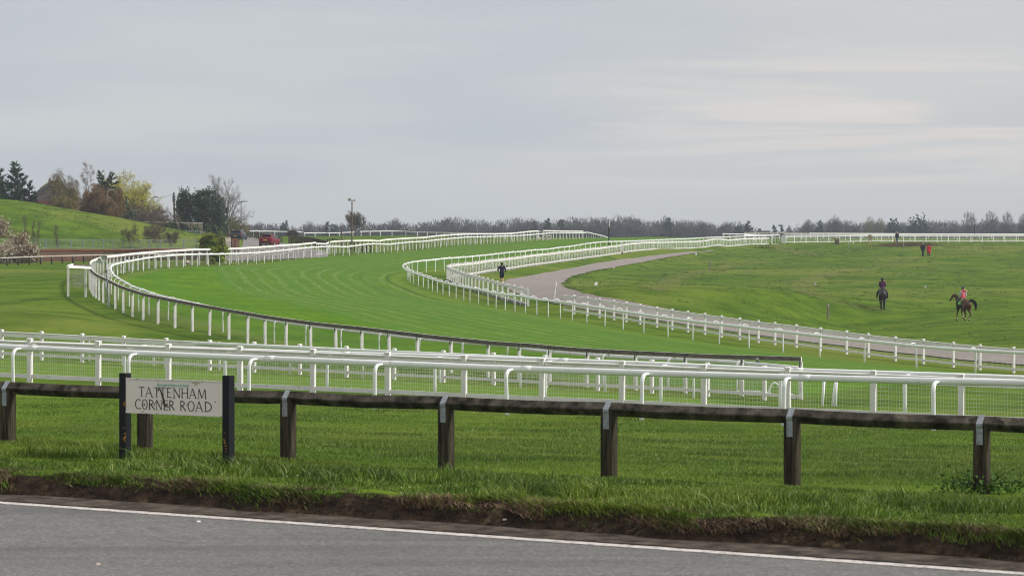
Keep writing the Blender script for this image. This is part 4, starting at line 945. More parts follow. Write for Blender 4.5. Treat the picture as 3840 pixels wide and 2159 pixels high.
def blob_tree(name, label, loc, blobs, seed, mat, nleaf=9000, size=.26, trunk_h=2.0, group=None, cat='tree', trunk_r=.2, part='foliage', bark='bark'):
    """evergreen: leaves crowd the outside of overlapping lobes, with gaps"""
    th = thing(name, label, cat, loc, group=group); r = np.random.default_rng(seed)
    mb = MB(); mb.tube([(0, 0, -.3), (.05, 0, trunk_h*.5), (0, .05, trunk_h)], [trunk_r, trunk_r*.8, trunk_r*.5], 7)
    for (cx, cy, cz, rx, ry, rz) in blobs[:8]: mb.tube([(0, 0, trunk_h*.6), (cx*.5, cy*.5, (trunk_h*.6+cz)/2), (cx, cy, cz)], [trunk_r*.5, trunk_r*.3, trunk_r*.12], 4)
    mb.build('trunk', M[bark], th, local=True)
    B = np.array(blobs); vol = (B[:, 3]*B[:, 4]*B[:, 5])**(2/3); pick = r.choice(len(B), nleaf, p=vol/vol.sum()); b = B[pick]
    u = unit(r, nleaf); rad = r.uniform(0, 1, nleaf)**.28*(1+r.normal(0, .07, nleaf))
    lump = 1+.26*np.sin(u[:, 0]*5+pick)*np.sin(u[:, 1]*6+2*pick)+.20*np.sin(u[:, 2]*9+pick)+.12*np.sin(u[:, 0]*13+u[:, 2]*11)
    c = b[:, :3] + u*b[:, 3:]*(rad*lump)[:, None]
    nn = fnoise(c[:, 0]*1.0+c[:, 2]*.7, c[:, 1]+c[:, 2]*.8, 2.2, seed); c = c[nn > -.30]; c = c[c[:, 2] > .05]
    tb = TB(); V, F = leaf_tris(c, size, r); tb.add(V, F); tb.build(part, M[mat], th)
    return th
def spire_tree(name, label, loc, spires, seed, mat='conifer', size=.34, per=1.0, group=None, upk=.35):
    """conifer with ragged up-swept sprays; spires = (x, y, base z, top z, radius)"""
    th = thing(name, label, 'tree', loc, group=group); r = np.random.default_rng(seed); rn = random.Random(seed); tr = MB(); tb = TB()
    for (x, y, z0, z1, rad) in spires:
        tr.tube([(x, y, -.3), (x, y, z1*.6), (x+.05, y, z1-.2)], [max(.05, rad*.11), rad*.06, .02], 6)
        nb = int((z1-z0)*9*per)
        for k in range(nb):
            f = (k+rn.random())/nb; z = z0+(z1-z0)*f; R_ = rad*(1-f)**.62*rn.uniform(.35, 1.3)*(1+.22*math.sin(f*17+x*3+seed))+.15; az = rn.uniform(0, 6.283)
            d = Vector((math.cos(az), math.sin(az), upk*rn.uniform(.3, 1.5))); q0 = Vector((x, y, z)); pts = [q0 + d*R_*s + Vector((0, 0, -.10*R_*math.sin(s*3))) for s in (0, .5, 1)]
            tr.tube(pts, [.03, .02, .008], 3, cap=False)
            m = max(5, int(R_*26)); s = r.uniform(.15, 1.0, m); c = np.array([*q0])+np.array([*d])*R_*s[:, None] + r.normal(0, 1, (m, 3))*np.array([.13, .13, .10])*(1.15-s[:, None]*.7)*max(R_, .5)
            D = np.array([*d])*.8 + unit(r, m)*.55 + np.array([0, 0, .25]); D /= np.linalg.norm(D, axis=1, keepdims=True)
            V, F = tri_twigs(c, D, size*r.uniform(.6, 1.3, m), size*.42*r.uniform(.7, 1.2, m), r); tb.add(V, F)
    tr.build('trunk', M['bark'], th, local=True); tb.build('crown', M[mat], th); return th
def at(x, y, d): p = P(x, y, d); return p
def zt(y, d): return CZ-(y-YH)/FP*d      # height of a sight row at distance d
def sc(d): return FP/d
# --- left group
def L_(x, d): p = gp(x, d); return p
def htop(p, y): return zt(y, p.y)-p.z
p = L_(52, 398); T = htop(p, 612)
spire_tree('cypress', 'dark spiky cypress on the left skyline beside the slate roofed house', p, [(.2, 0, 1.0, T, 2.3), (-2.3, .4, 1, T*.82, 1.7), (2.1, .3, .8, T*.72, 1.5), (1.1, -.5, .8, T*.62, 1.9), (-1.0, -.6, .8, T*.7, 1.9), (2.9, 0, .8, T*.5, .9)], 3, size=.42, per=1.25, upk=.6)
p = L_(-12, 396); T = htop(p, 634)
spire_tree('cypress', 'dark cypress cut off by the left edge of the photo', p, [(.4, 0, 1.0, T, 1.6), (-1.8, 0, 1, T*.85, 1.8)], 4, size=.42, per=1.2, upk=.6)
p = L_(268, 398); T = htop(p, 614)
bare_tree('birch_tree', 'tall weeping birch with thin olive catkins above the slate roof', p, T, 12, spread=.52, weep=.42, up=.10, ntw=5, twl=.9, tww=.014, bark='bark', twig='twig', leaf='catkin', nleaf=12000, lsize=.09, nch=(8, 6, 4, 3), droop=.75, ratio=.5, trunk=.7, tr=.018, w=4.8)
p = L_(360, 388); T = htop(p, 668)
bare_tree('birch_tree', 'dense rusty brown weeping birch with pale stems', p, T, 15, spread=.62, weep=.5, up=.05, ntw=10, twl=.9, tww=.02, bark='bark_pale', twig='twig_brown', leaf='twig_brown', nleaf=16000, lsize=.09, nch=(9, 6, 5, 3), droop=.8, ratio=.52, stems=3, trunk=.6, tr=.022, w=5.8)
p = L_(350, 402); T = htop(p, 604)
bare_tree('birch_tree', 'slender birch whose thin top rises behind the rusty birch', p, T, 18, spread=.36, weep=.1, up=.12, ntw=4, twl=.6, tww=.013, twig='twig_brown', nch=(8, 5, 4, 3), droop=.15, ratio=.34, trunk=.85, tr=.014, w=3.0)
p = L_(243, 384); T = htop(p, 696)
bare_tree('birch_tree', 'low olive brown weeping birch in front of the bungalow gable', p, T, 21, spread=.65, weep=.5, up=.05, ntw=8, twl=.8, tww=.018, twig='catkin', leaf='twig_brown', nleaf=7000, lsize=.10, nch=(8, 6, 5, 3), droop=.7, ratio=.55, stems=2, trunk=.55, tr=.02, w=3.4)
p = L_(404, 400); T = htop(p, 642)
spire_tree('spruce_tree', 'dark green conifer between the rusty birch and the yellow tree', p, [(-.9, 0, 1.0, T*.99, 1.4), (.5, 0, .8, T*.97, 1.8), (1.2, 0, .5, T*.68, 1.6), (.2, -.4, .3, T*.6, 2.0)], 6, size=.4, per=1.3)
p = L_(452, 392)
blob_tree('holly_bush', 'dark green rounded evergreen at the foot of the yellow tree', p, [(0, 0, 2.2, 1.6, 1.4, 1.9), (-.9, 0, 1.4, 1.2, 1.0, 1.4), (.8, 0, 1.5, 1.3, 1.0, 1.5)], 31, 'evergreen', 9000, .22, 2.0, trunk_r=.12)
p = L_(505, 425); T = htop(p, 636)
bare_tree('willow_tree', 'wide yellow green tree just coming into leaf', p, T, 25, spread=.42, weep=0, up=.16, ntw=6, twl=.8, tww=.013, twig='twig', leaf='bud', nleaf=34000, lsize=.11, nch=(7, 5, 5, 4), ratio=.62, trunk=.42, tr=.022, stems=3, wig=.09, w=8.6)
p = L_(585, 410); T = htop(p, 745)
bare_tree('hawthorn_bush', 'brown twiggy hawthorn beside the telegraph pole', p, T, 27, spread=.75, up=.02, ntw=9, twl=.6, tww=.016, twig='twig', nch=(7, 5, 5, 3), ratio=.66, trunk=.5, tr=.03, stems=3, cat='bush', leaf='twig_brown', nleaf=5000, lsize=.08, w=6.8)
p = L_(520, 405)
bare_tree('hawthorn_bush', 'low bare thicket under the yellow tree', p, htop(p, 768), 28, spread=.75, up=.02, ntw=8, twl=.6, tww=.016, twig='twig', nch=(7, 5, 5, 3), ratio=.66, trunk=.5, stems=3, cat='bush', w=5.5)
p = L_(758, 428); hh = lambda y: htop(p, y)
blob_tree('ivy_clad_tree', 'big dark evergreen clump in front of the tall bare tree', p, [(-2.6, 0, hh(745), 1.1, 1.2, 1.35), (-2.7, 0, hh(790), 1.3, 1.3, 1.6), (-2.3, 0, hh(835), 1.5, 1.3, 1.6), (.3, 0, hh(738), 1.2, 1.3, 1.2), (-.4, 0, hh(775), 1.9, 1.6, 2.0), (1.4, 0, hh(765), 1.7, 1.6, 1.9), (2.5, 0, hh(800), 1.3, 1.4, 1.8), (1.0, 0, hh(825), 2.3, 1.7, 2.2), (-.8, 0, hh(840), 2.3, 1.7, 2.0), (2.0, 0, hh(845), 1.6, 1.5, 1.8), (-3.4, 0, hh(760), .5, .5, .5), (-3.5, 0, hh(785), .45, .5, .35)], 33, 'evergreen', 34000, .21, 3.5, trunk_r=.25)
p = L_(858, 442); T = htop(p, 664)
bare_tree('ash_tree', 'tall bare tree rising behind the dark evergreen clump', p, T, 41, spread=.45, up=.14, ntw=5, twl=.7, tww=.014, nch=(8, 6, 4, 3), ratio=.62, trunk=.5, tr=.022, w=8.4)
p = L_(808, 446); T = htop(p, 650)
bare_tree('ash_tree', 'slim bare tree top showing above the dark evergreen clump', p, T, 43, spread=.34, up=.16, ntw=4, twl=.6, tww=.012, nch=(7, 4, 4, 3), ratio=.48, trunk=.72, tr=.014, w=3.6)
p = L_(868, 452); T = htop(p, 790)
bare_tree('hawthorn_bush', 'green tinged bare bush beside the lamp post', p, T, 45, spread=.7, up=.06, ntw=8, twl=.5, tww=.015, twig='bud2', nch=(7, 5, 4, 3), ratio=.62, stems=3, cat='bush', w=4.2)
p = L_(640, 398)
blob_tree('ivy_hedge', 'low dark ivy hedge topping the panel fence', p, [(-.6, 0, 1.7, 1.0, .5, .45), (.6, 0, 1.8, 1.0, .5, .5), (1.7, 0, 1.6, 1.2, .5, .7), (2.6, 0, 1.2, 1.0, .6, .9), (3.3, 0, .9, .9, .6, .9)], 35, 'ivy', 6500, .17, 1.0, cat='hedge')
# blossom bushes and saplings
def blossom(label, x, d, ytop, w, seed, nl=7000):
    p = L_(x, d); T = htop(p, ytop)
    return bare_tree('blossom_bush', label, p, T, seed, spread=.75, up=.05, ntw=5, twl=.5, tww=.014, twig='twig_brown', leaf='blossom', nleaf=nl, lsize=.115, nch=(6, 5, 4, 3), ratio=.7, trunk=.45, stems=4, tr=.02, cat='bush', w=w)
blossom('creamy blossom bush at the far left behind the white topped rail', 14, 270, 888, 2.5, 51, 5200)
blossom('tallest creamy blossom bush, reaching up in front of the green mound', 64, 272, 850, 2.0, 52, 2600)
blossom('small creamy blossom bush at the right end of the blossom row', 112, 270, 900, 1.9, 53, 1900)
blossom('creamy blossom sprays entering at the left edge high on the mound', -8, 330, 806, 2.4, 54, 2600)
for k, (x, d, yt, lab, st) in enumerate(((221, 292, 838, 'thin bare sapling standing alone before the mound', 1), (100, 300, 800, 'thin bare sapling behind the blossom bushes', 1), (128, 302, 822, 'second thin bare sapling behind the blossom bushes', 2))):
    p = L_(x, d); bare_tree('sapling', lab, p, htop(p, yt), 60+k, spread=.28, up=.2, ntw=5, twl=.35, tww=.010, nch=(9, 3, 3, 3), ratio=.34, maxl=2, trunk=.85, stems=st, tr=.014, w=1.0)
for k, (x, d, yt, lab, st, ra) in enumerate(((490, 322, 832, 'small bare shrub by the railings below the mound', 3, 1.7), (560, 330, 826, 'bare shrub between the two railings', 4, 1.9), (598, 332, 822, 'largest bare shrub in front of the railings', 5, 2.6), (640, 331, 858, 'low bare shrub at the right end of the mound', 4, 1.8))):
    p = L_(x, d); bare_tree('bare_shrub', lab, p, htop(p, yt), 70+k, spread=.42, up=.16, ntw=4, twl=.35, tww=.010, nch=(5, 4, 3, 3), ratio=.52, trunk=.6, stems=st, tr=.010, cat='bush', w=ra)
# hedge block
p = L_(800, 268.5); T = htop(p, 876)
blob_tree('hedge_block', 'rounded clipped hedge block behind the white outer rail', p, [(0, 0, T-.75, 1.15, 1.0, .75), (0, 0, T*.5, 1.2, 1.1, T*.42), (-.45, 0, T*.55, .8, .9, T*.4), (.5, 0, T*.5, .75, .9, T*.45), (.35, -.3, T*.3, .85, .8, T*.32), (-.6, .2, T-.9, .6, .8, .6), (.6, .2, T-.85, .6, .8, .6)], 37, 'hedgeleaf', 26000, .11, 1.5, cat='hedge', trunk_r=.1)
hb = bpy.data.objects['hedge_block']
r = np.random.default_rng(5); n = 5000; c = np.stack([r.uniform(-1.2, 1.0, n), r.uniform(-.9, .6, n), T-.15-abs(r.normal(0, .4, n))], 1); c[:, 2] -= (c[:, 0]**2)*.30
tb = TB(); V, F = leaf_tris(c, .08, r); tb.add(V, F); tb.build('brown_shoots', M['hedgebrown'], hb)
# ---------------------------------------------------------------- far belt of trees
def crown_cloud(tb, tk, x, y, z, h, w, r, ntw, tw, kind='bare'):
    """one far tree: limbs fanning into a domed crown of fine twigs"""
    n = ntw; u = unit(r, n); rad = r.uniform(0, 1, n)**.45
    cz = z+h*.60; c = np.array([x, y, cz]) + u*np.array([w/2, w/2, h*.40])*rad[:, None]
    nn = fnoise(c[:, 0]*1.0, c[:, 2]*1.3, 1.3, int(abs(x)*7) % 97); c = c[nn > -.62]; n = len(c)
    D = c-np.array([x, y, z+h*.25]); D /= np.linalg.norm(D, axis=1, keepdims=True)+1e-9; D = D+unit(r, n)*.55+np.array([0, 0, .2]); D /= np.linalg.norm(D, axis=1, keepdims=True)
    V, F = tri_twigs(c, D, r.uniform(.5, 1.5, n)*h*.075, tw*r.uniform(.6, 1.4, n), r); tb.add(V, F)
    tk.tube([(x, y, z-.5), (x+r.normal(0, .2), y, z+h*.3), (x, y, z+h*.6)], [h*.022, h*.016, h*.007], 4, cap=False)
    for k in range(6):
        a = r.uniform(0, 6.28); q = Vector((x+math.cos(a)*w*.36, y+math.sin(a)*w*.36, z+h*r.uniform(.6, .92))); tk.tube([(x, y, z+h*r.uniform(.2, .4)), ((x+q.x)/2, (y+q.y)/2, z+h*.55), q], [h*.010, h*.007, h*.002], 3, cap=False)
PROF = [(640,862),(700,858),(930,842),(975,836),(1010,842),(1050,856),(1100,858),(1150,848),(1200,846),(1260,850),(1320,846),(1390,834),(1440,842),(1480,828),(1530,846),(1560,840),(1600,832),(1640,830),(1690,826),(1740,832),(1800,830),(1850,828),(1900,826),(1950,824),(2010,830),(2060,826),(2100,828),(2150,822),(2200,820),(2250,824),(2310,818),(2360,820),(2400,830),(2450,830),(2500,822),(2560,830),(2620,836),(2650,842),(2700,842),(2760,842),(2800,850),(2850,874),(2960,874),(3000,850),(3040,838),(3080,836),(3140,828),(3200,838),(3240,846),(3290,830),(3330,838),(3400,832),(3460,822),(3520,830),(3600,836),(3660,842),(3700,834),(3760,836),(3820,832),(3900,822)]
def prof(x): return float(np.interp(x, [a for a, b in PROF], [b for a, b in PROF]))-4.5
tb, tk, te = TB(), MB(), TB(); r = np.random.default_rng(77); th = None
xs = []
x = 620.0
while x < 3960: xs.append(x); x += r.uniform(26, 44)
for row, (dd, dy) in enumerate(((1120, 0), (1190, 3), (1260, 0))):
    for x in xs:
        x_ = x + row*13 + r.normal(0, 9); d = dd + r.uniform(-25, 25); y = prof(x_) + dy + 4*math.sin(x_*.021)*math.sin(x_*.0077+1) + r.normal(0, 4.5) + (r.uniform(3, 16) if r.random() < .45 else 0)
        g = CZ-9.0*(min(d, 1300)/1300)+1.2; h = zt(y, d)-g
        if h < 2: continue
        crown_cloud(tb, tk, (x_-1920)/FP*d, d, g, h, min(h*.8, 9.5)*r.uniform(.6, 1.3), r, 1000, .19)
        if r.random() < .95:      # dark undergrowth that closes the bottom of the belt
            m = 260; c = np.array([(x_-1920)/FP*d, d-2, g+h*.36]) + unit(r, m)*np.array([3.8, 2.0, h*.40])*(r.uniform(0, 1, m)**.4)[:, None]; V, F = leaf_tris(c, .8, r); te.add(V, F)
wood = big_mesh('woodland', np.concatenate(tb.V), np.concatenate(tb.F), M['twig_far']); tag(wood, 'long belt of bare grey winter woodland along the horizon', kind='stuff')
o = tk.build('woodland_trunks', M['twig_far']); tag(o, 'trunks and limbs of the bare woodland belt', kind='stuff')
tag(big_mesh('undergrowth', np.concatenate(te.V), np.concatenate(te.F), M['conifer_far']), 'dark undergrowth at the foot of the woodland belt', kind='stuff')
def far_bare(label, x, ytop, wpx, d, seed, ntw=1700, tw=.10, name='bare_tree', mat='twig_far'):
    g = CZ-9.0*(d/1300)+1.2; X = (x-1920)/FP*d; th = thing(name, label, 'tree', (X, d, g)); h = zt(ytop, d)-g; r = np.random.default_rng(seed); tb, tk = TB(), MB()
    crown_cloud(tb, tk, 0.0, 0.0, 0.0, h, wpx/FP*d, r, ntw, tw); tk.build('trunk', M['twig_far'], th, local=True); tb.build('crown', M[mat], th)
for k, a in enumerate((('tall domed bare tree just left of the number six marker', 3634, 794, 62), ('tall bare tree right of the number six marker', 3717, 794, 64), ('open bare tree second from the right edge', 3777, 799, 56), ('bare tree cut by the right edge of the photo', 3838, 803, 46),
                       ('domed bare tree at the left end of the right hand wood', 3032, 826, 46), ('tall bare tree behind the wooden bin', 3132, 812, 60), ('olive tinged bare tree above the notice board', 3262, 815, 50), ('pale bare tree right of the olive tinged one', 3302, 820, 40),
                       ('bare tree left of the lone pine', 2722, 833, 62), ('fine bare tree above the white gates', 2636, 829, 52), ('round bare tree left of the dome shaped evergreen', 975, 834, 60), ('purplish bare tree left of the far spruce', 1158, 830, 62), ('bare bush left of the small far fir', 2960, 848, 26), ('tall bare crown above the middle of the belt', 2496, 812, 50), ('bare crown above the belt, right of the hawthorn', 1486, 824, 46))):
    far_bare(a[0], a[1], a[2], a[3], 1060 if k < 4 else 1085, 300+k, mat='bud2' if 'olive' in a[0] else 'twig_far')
def far_ever(label, x, ytop, wpx, d, seed, kind):
    g = CZ-9.0*(d/1300)+1.2; X = (x-1920)/FP*d; h = zt(ytop, d)-g; w = wpx/FP*d
    if kind == 'dome': blob_tree('evergreen_oak', label, (X, d, g), [(0, 0, h*.62, w*.48, w*.4, h*.36), (-w*.25, 0, h*.45, w*.28, w*.3, h*.3), (w*.25, 0, h*.45, w*.28, w*.3, h*.3)], seed, 'conifer_far', 3600, .75, h*.5, trunk_r=.3)
    else: spire_tree('far_conifer', label, (X, d, g), [(0, 0, h*.12, h, w*.5), (w*.2, 0, h*.1, h*.72, w*.35), (-w*.18, 0, h*.1, h*.78, w*.35)] if kind == 'pine' else [(0, 0, h*.08, h, w*.5)], seed, 'conifer_far', 1.0, .5, upk=.1)
far_ever('dark dome shaped evergreen beyond the left white rail', 1065, 841, 44, 1040, 401, 'dome')
far_ever('dark pointed evergreen left of the wooden pole', 1230, 833, 36, 1040, 402, 'fir')
far_ever('low dark evergreen touching the pointed one', 1254, 850, 30, 1040, 403, 'dome')
far_ever('lone dark pine against the sky above the white gates', 2806, 830, 42, 1040, 404, 'pine')
far_ever('low dark evergreen left of the lone pine', 2765, 855, 34, 1040, 405, 'dome')
far_ever('small dark fir on the horizon right of the far roof', 2905, 847, 18, 1040, 406, 'fir')
far_ever('tiny wind shaped pine right of the small fir', 2928, 842, 14, 1040, 407, 'fir')
far_ever('dark conifer among the bare trees right of the small fir', 3073, 828, 26, 1040, 408, 'pine')
far_ever('dark fir spire standing out of the middle of the belt', 2508, 817, 24, 1050, 409, 'fir')
far_ever('broad dark evergreen mass right of the dog walker', 3446, 820, 90, 1050, 410, 'dome')
far_ever('flat dark evergreen mass behind the dog walker', 3350, 832, 56, 1050, 411, 'dome')
far_ever('dark evergreen in the belt left of the black pole', 2052, 822, 44, 1050, 412, 'pine')
far_ever('dark evergreen near the end of the boarded fence', 2005, 832, 36, 1050, 413, 'pine')
far_ever('dark cedar left of the black pole', 2104, 824, 26, 1050, 414, 'fir')
# lone hawthorn by the loudspeaker pole
p = gp(1337, 500); T = htop(p, 786)
bare_tree('hawthorn_tree', 'lone hawthorn on the crest beside the loudspeaker pole', p, T, 91, spread=.42, up=.16, ntw=5, twl=.45, tww=.013, nch=(7, 5, 4, 3), w=3.2, ratio=.48, trunk=.62, stems=4, tr=.016, twig='twig', leaf='bud2', nleaf=2600, lsize=.07)
p = gp(1096, 520)
bare_tree('bramble_bush', 'low bramble scrub behind the far white rail', p, htop(p, 862), 92, spread=.9, up=0, ntw=22, twl=.5, tww=.03, nch=(8, 6, 5, 3), ratio=.8, stems=5, trunk=.5, leaf='bud2', nleaf=3000, lsize=.1, cat='bush')
# ---------------------------------------------------------------- buildings, walls and street things on the left
def brickmat(name, c1, c2, mortar, scale, bw=.5, rh=.25, spot=None):
    m, nt, b = new_mat(name); t = N(nt, 'ShaderNodeTexCoord'); mp = N(nt, 'ShaderNodeMapping'); mp.inputs['Rotation'].default_value = (R(90), 0, 0)
    sx = N(nt, 'ShaderNodeSeparateXYZ'); L(nt, t.outputs['Object'], sx.inputs[0]); cx = N(nt, 'ShaderNodeCombineXYZ')
    L(nt, mth(nt, 'ADD', sx.outputs[0], mth(nt, 'MULTIPLY', sx.outputs[1], .7)), cx.inputs[0]); L(nt, sx.outputs[2], cx.inputs[1])
    br = N(nt, 'ShaderNodeTexBrick', inp={'Scale': scale, 'Mortar Size': .03, 'Brick Width': bw, 'Row Height': rh, 'Bias': 0.0}); L(nt, cx.outputs[0], br.inputs['Vector'])
    br.inputs['Color1'].default_value = (*c1, 1); br.inputs['Color2'].default_value = (*c2, 1); br.inputs['Mortar'].default_value = (*mortar, 1)
    n = N(nt, 'ShaderNodeTexNoise', inp={'Scale': 1.3, 'Detail': 5.0, 'Roughness': .7}); L(nt, t.outputs['Object'], n.inputs['Vector'])
    c = mixc(nt, mrange(nt, n.outputs[0], .4, .65), br.outputs['Color'], spot or tuple(x*.6 for x in c1)); L(nt, c, b.inputs['Base Color']); b.inputs['Roughness'].default_value = .95; b.inputs['Specular IOR Level'].default_value = .05
    return m
M['brick'] = brickmat('old_red_brick', (.20, .085, .055), (.13, .070, .050), (.20, .17, .14), 2.2, spot=(.10, .085, .055))
M['brickbrown'] = brickmat('brown_brick', (.105, .060, .038), (.085, .050, .032), (.12, .09, .07), 2.2)
M['slate'] = brickmat('grey_roof_tiles', (.035, .036, .042), (.060, .056, .056), (.020, .020, .024), 1.2, .25, .22, spot=(.085, .072, .060))
M['redtile'] = brickmat('brown_red_roof_tiles', (.165, .080, .062), (.125, .060, .050), (.055, .035, .030), .9, .45, .4, spot=(.19, .12, .10))
M['coping'] = pmat('terracotta_coping', (.21, .075, .048), .85, 2.0, .25, spot=(3, .62, (.11, .07, .05)))
M['barge'] = pmat('weathered_bargeboard', (.40, .37, .34), .8, 3.0, .15)
M['lichenridge'] = pmat('lichen_covered_ridge', (.17, .155, .085), .9, 4.0, .25)
M['solar'] = pmat('solar_panel_glass', (.42, .44, .52), .15, 2.0, .05, spec=.9)
M['fencepanel'] = pmat('grey_brown_fence_boards', (.105, .088, .070), .9, 1.0, .25, stretch=(9, 9, .4))
M['zinc'] = pmat('dull_grey_metal', (.20, .23, .24), .6, 6.0, .15, metal=.2)
M['sandboard'] = pmat('sand_coloured_board', (.31, .245, .165), .8, 4.0, .12)
M['frameboard'] = pmat('brown_board_frame', (.14, .095, .06), .8, 4.0, .2)
M['orangewood'] = pmat('orange_stained_wood', (.40, .20, .08), .7, 4.0, .15)
M['chim'] = pmat('chimney_pot_clay', (.19, .10, .07), .9, 4.0, .2)
# two storey house with a half hipped slate roof
d0 = 432; hx = lambda x, d=d0: (x-1920)/FP*d
g0 = tz(hx(150), d0); th = thing('house', 'tall house with dark tiled half hipped roof and solar panels, behind the green mound', 'house', (hx(165), d0+4, g0))
ze = zt(752, d0)-g0; zr = zt(679, d0)-g0; xl, xr = hx(96)-hx(165), hx(300)-hx(165); rl_, rr2 = hx(171)-hx(165), hx(206)-hx(165)
mb = MB(); mb.box(((xl+xr)/2, 0, ze/2-.5), (xr-xl-.6, 7.4, ze+1)); mb.build('wall', M['brickbrown'], th, local=True)
mb = MB(); f0, f1 = -4.0, 4.0
A, B_, C_, D_ = Vector((xl-.9, f0, ze-.3)), Vector((xr, f0, ze-.3)), Vector((xr, f1, ze-.3)), Vector((xl-.9, f1, ze-.3)); E_, F_ = Vector((rl_, 0, zr)), Vector((rr2, 0, zr))
K1 = Vector((rl_-1.6, -1.0, zr-.55)); 
mb.quad(A, B_, F_, E_); mb.tri(B_, C_, F_); mb.quad(C_, D_, E_, F_); mb.tri(D_, A, E_); ro = mb.build('roof', M['slate'], th, local=True)
mb = MB(); mb.tube([E_+Vector((-.1, 0, .03)), F_+Vector((.1, 0, .03))], .13, 6); mb.tube([E_, E_+(A-E_)*.30+Vector((0, .02, .03))], .10, 6); mb.tube([F_, F_+(B_-F_)*.34+Vector((0, .02, .03))], .10, 6); mb.build('ridge', M['lichenridge'], ro, local=True)
mb = MB(); mb.box((rl_-.1, .8, zr-.1), (.5, .5, .7)); mb.lathe([(.13, 0), (.11, .25), (.14, .27), (.14, .31)], 8, (rl_-.1, .8, zr+.25)); mb.build('chimney', M['chim'], ro, local=True)
# panels lie on the left hip
q = lambda s, t_: A.lerp(D_, s).lerp(E_, t_) + Vector((-.10, 0, .14))
mb = MB(); pts = [A+(E_-A)*.02+Vector((-.5, -.1, .18)), A+(E_-A)*.02+Vector((.35, -.1, .12)), A+(E_-A)*.56+Vector((.30, -.1, .14)), A+(E_-A)*.56+Vector((-.35, .1, .20))]
mb.quad(*pts); mb.quad(*[p_-Vector((0, 0, .06)) for p_ in reversed(pts)])
for i in range(4): a, b = pts[i], pts[(i+1) % 4]; mb.quad(a-Vector((0, 0, .06)), b-Vector((0, 0, .06)), b, a)
mb.build('solar_panel', M['solar'], ro, local=True)
mb = MB(); mb.tube([Vector((rr2+.1, -3.1, zr-1.0)), Vector((rr2+.1, -3.98, ze-.35))], .05, 6); mb.tube([A+Vector((.9, -.05, 0)), B_+Vector((0, -.05, 0))], .07, 6); mb.build('gutter', M['barge'], th, local=True)
mb = MB()
for k in range(2): mb.box((xl+1.6+2.6*k, -3.72, ze-1.3), (1.1, .08, 1.1))
mb.build('window', M['solar'], th, local=True)
# bungalow gable
gc = Vector((hx(222, 412), 412, 0)); gg = tz(gc.x, gc.y); nrm = Vector((.50, -.866, 0)); spn = Vector((.866, .50, 0)); za = zt(748, 412)
th = thing('bungalow', 'low bungalow with red brown tiled roof and pale bargeboards, half hidden by the mound', 'house', (gc.x, gc.y, gg))
za -= gg; wl = 3.4; dr = 2.0; lg = 9.0; loc = lambda s, n, z: spn*s - nrm*n + Vector((0, 0, z))
mb = MB(); v = [loc(-wl, 0, 0), loc(wl, 0, 0), loc(wl, 0, za-dr), loc(0, 0, za-.08), loc(-wl, 0, za-dr)]
i = mb.ring([p_-Vector((0, 0, .4 if k < 2 else 0)) for k, p_ in enumerate(v)]); mb.f.append((i, i+1, i+2, i+3, i+4)); w2 = [loc(-wl, lg, -.4), loc(-wl, lg, za-dr), loc(wl, lg, -.4), loc(wl, lg, za-dr)]
mb.quad(v[0], w2[0], w2[1], v[4]); mb.quad(v[1], v[2], w2[3], w2[2]); mb.build('wall', M['brickbrown'], th, local=True)
mb = MB(); o_ = .35; sl = dr/wl
for sgn in (-1, 1):
    a, b, c_, d_ = loc(0, -o_, za), loc(0, lg+o_, za), loc(sgn*(wl+.4), lg+o_, za-dr-.4*sl), loc(sgn*(wl+.4), -o_, za-dr-.4*sl); mb.quad(a, b, c_, d_); u = Vector((0, 0, -.1)); mb.quad(a+u, d_+u, c_+u, b+u); mb.quad(a, d_, d_+u, a+u); mb.quad(d_, c_, c_+u, d_+u)
ro = mb.build('roof', M['redtile'], th, local=True)
mb = MB()
for k in range(1, 12):        # tile courses that catch the light
    f = k/12
    a, b = loc(-wl*f, -o_+.02, za-dr*f+.03), loc(-wl*f, lg, za-dr*f+.03); mb.tube([a, b], .035, 4)
mb.build('tile_course', M['coping'], ro, local=True)
mb = MB()
for sgn in (-1, 1):
    a, b = loc(0, -o_-.03, za+.03), loc(sgn*(wl+.4), -o_-.03, za-dr-.4*sl+.03); u = Vector((0, 0, -.24)); mb.quad(a, b, b+u, a+u); mb.quad(a-nrm*.05, a+u-nrm*.05, b+u-nrm*.05, b-nrm*.05); mb.quad(a, a-nrm*.05, b-nrm*.05, b)
mb.build('bargeboard', M['barge'], th, local=True)
mb = MB(); mb.box(loc(0, -.04, za-.9), (.28, .06, .28), math.atan2(spn.y, spn.x)); mb.build('gable_vent', M['barge'], th, local=True)
# garage with tiled roof behind the birches
p0 = gp(330, 405); th = thing('garage', 'low tiled outbuilding roof glimpsed behind the birch stems', 'building', p0); hE, hR = zt(822, 405)-p0.z, zt(769, 405)-p0.z
mb = MB(); mb.box((0, 0, hE/2), (6.6, 4, hE)); mb.build('wall', M['brickbrown'], th, local=True)
mb = MB(); mb.quad((-3.5, -2.3, hE-.1), (4.6, -2.3, hE-.1), (3.3, 0, hR), (-3.5, 0, hR)); mb.quad((4.6, 2.3, hE-.1), (-3.5, 2.3, hE-.1), (-3.5, 0, hR), (3.3, 0, hR)); mb.tri((4.6, -2.3, hE-.1), (4.6, 2.3, hE-.1), (3.3, 0, hR)); mb.build('roof', M['redtile'], th, local=True)
mb = MB(); mb.box((0, -2.33, hE-.16), (8.0, .06, .14)); mb.build('fascia', M['barge'], th, local=True)
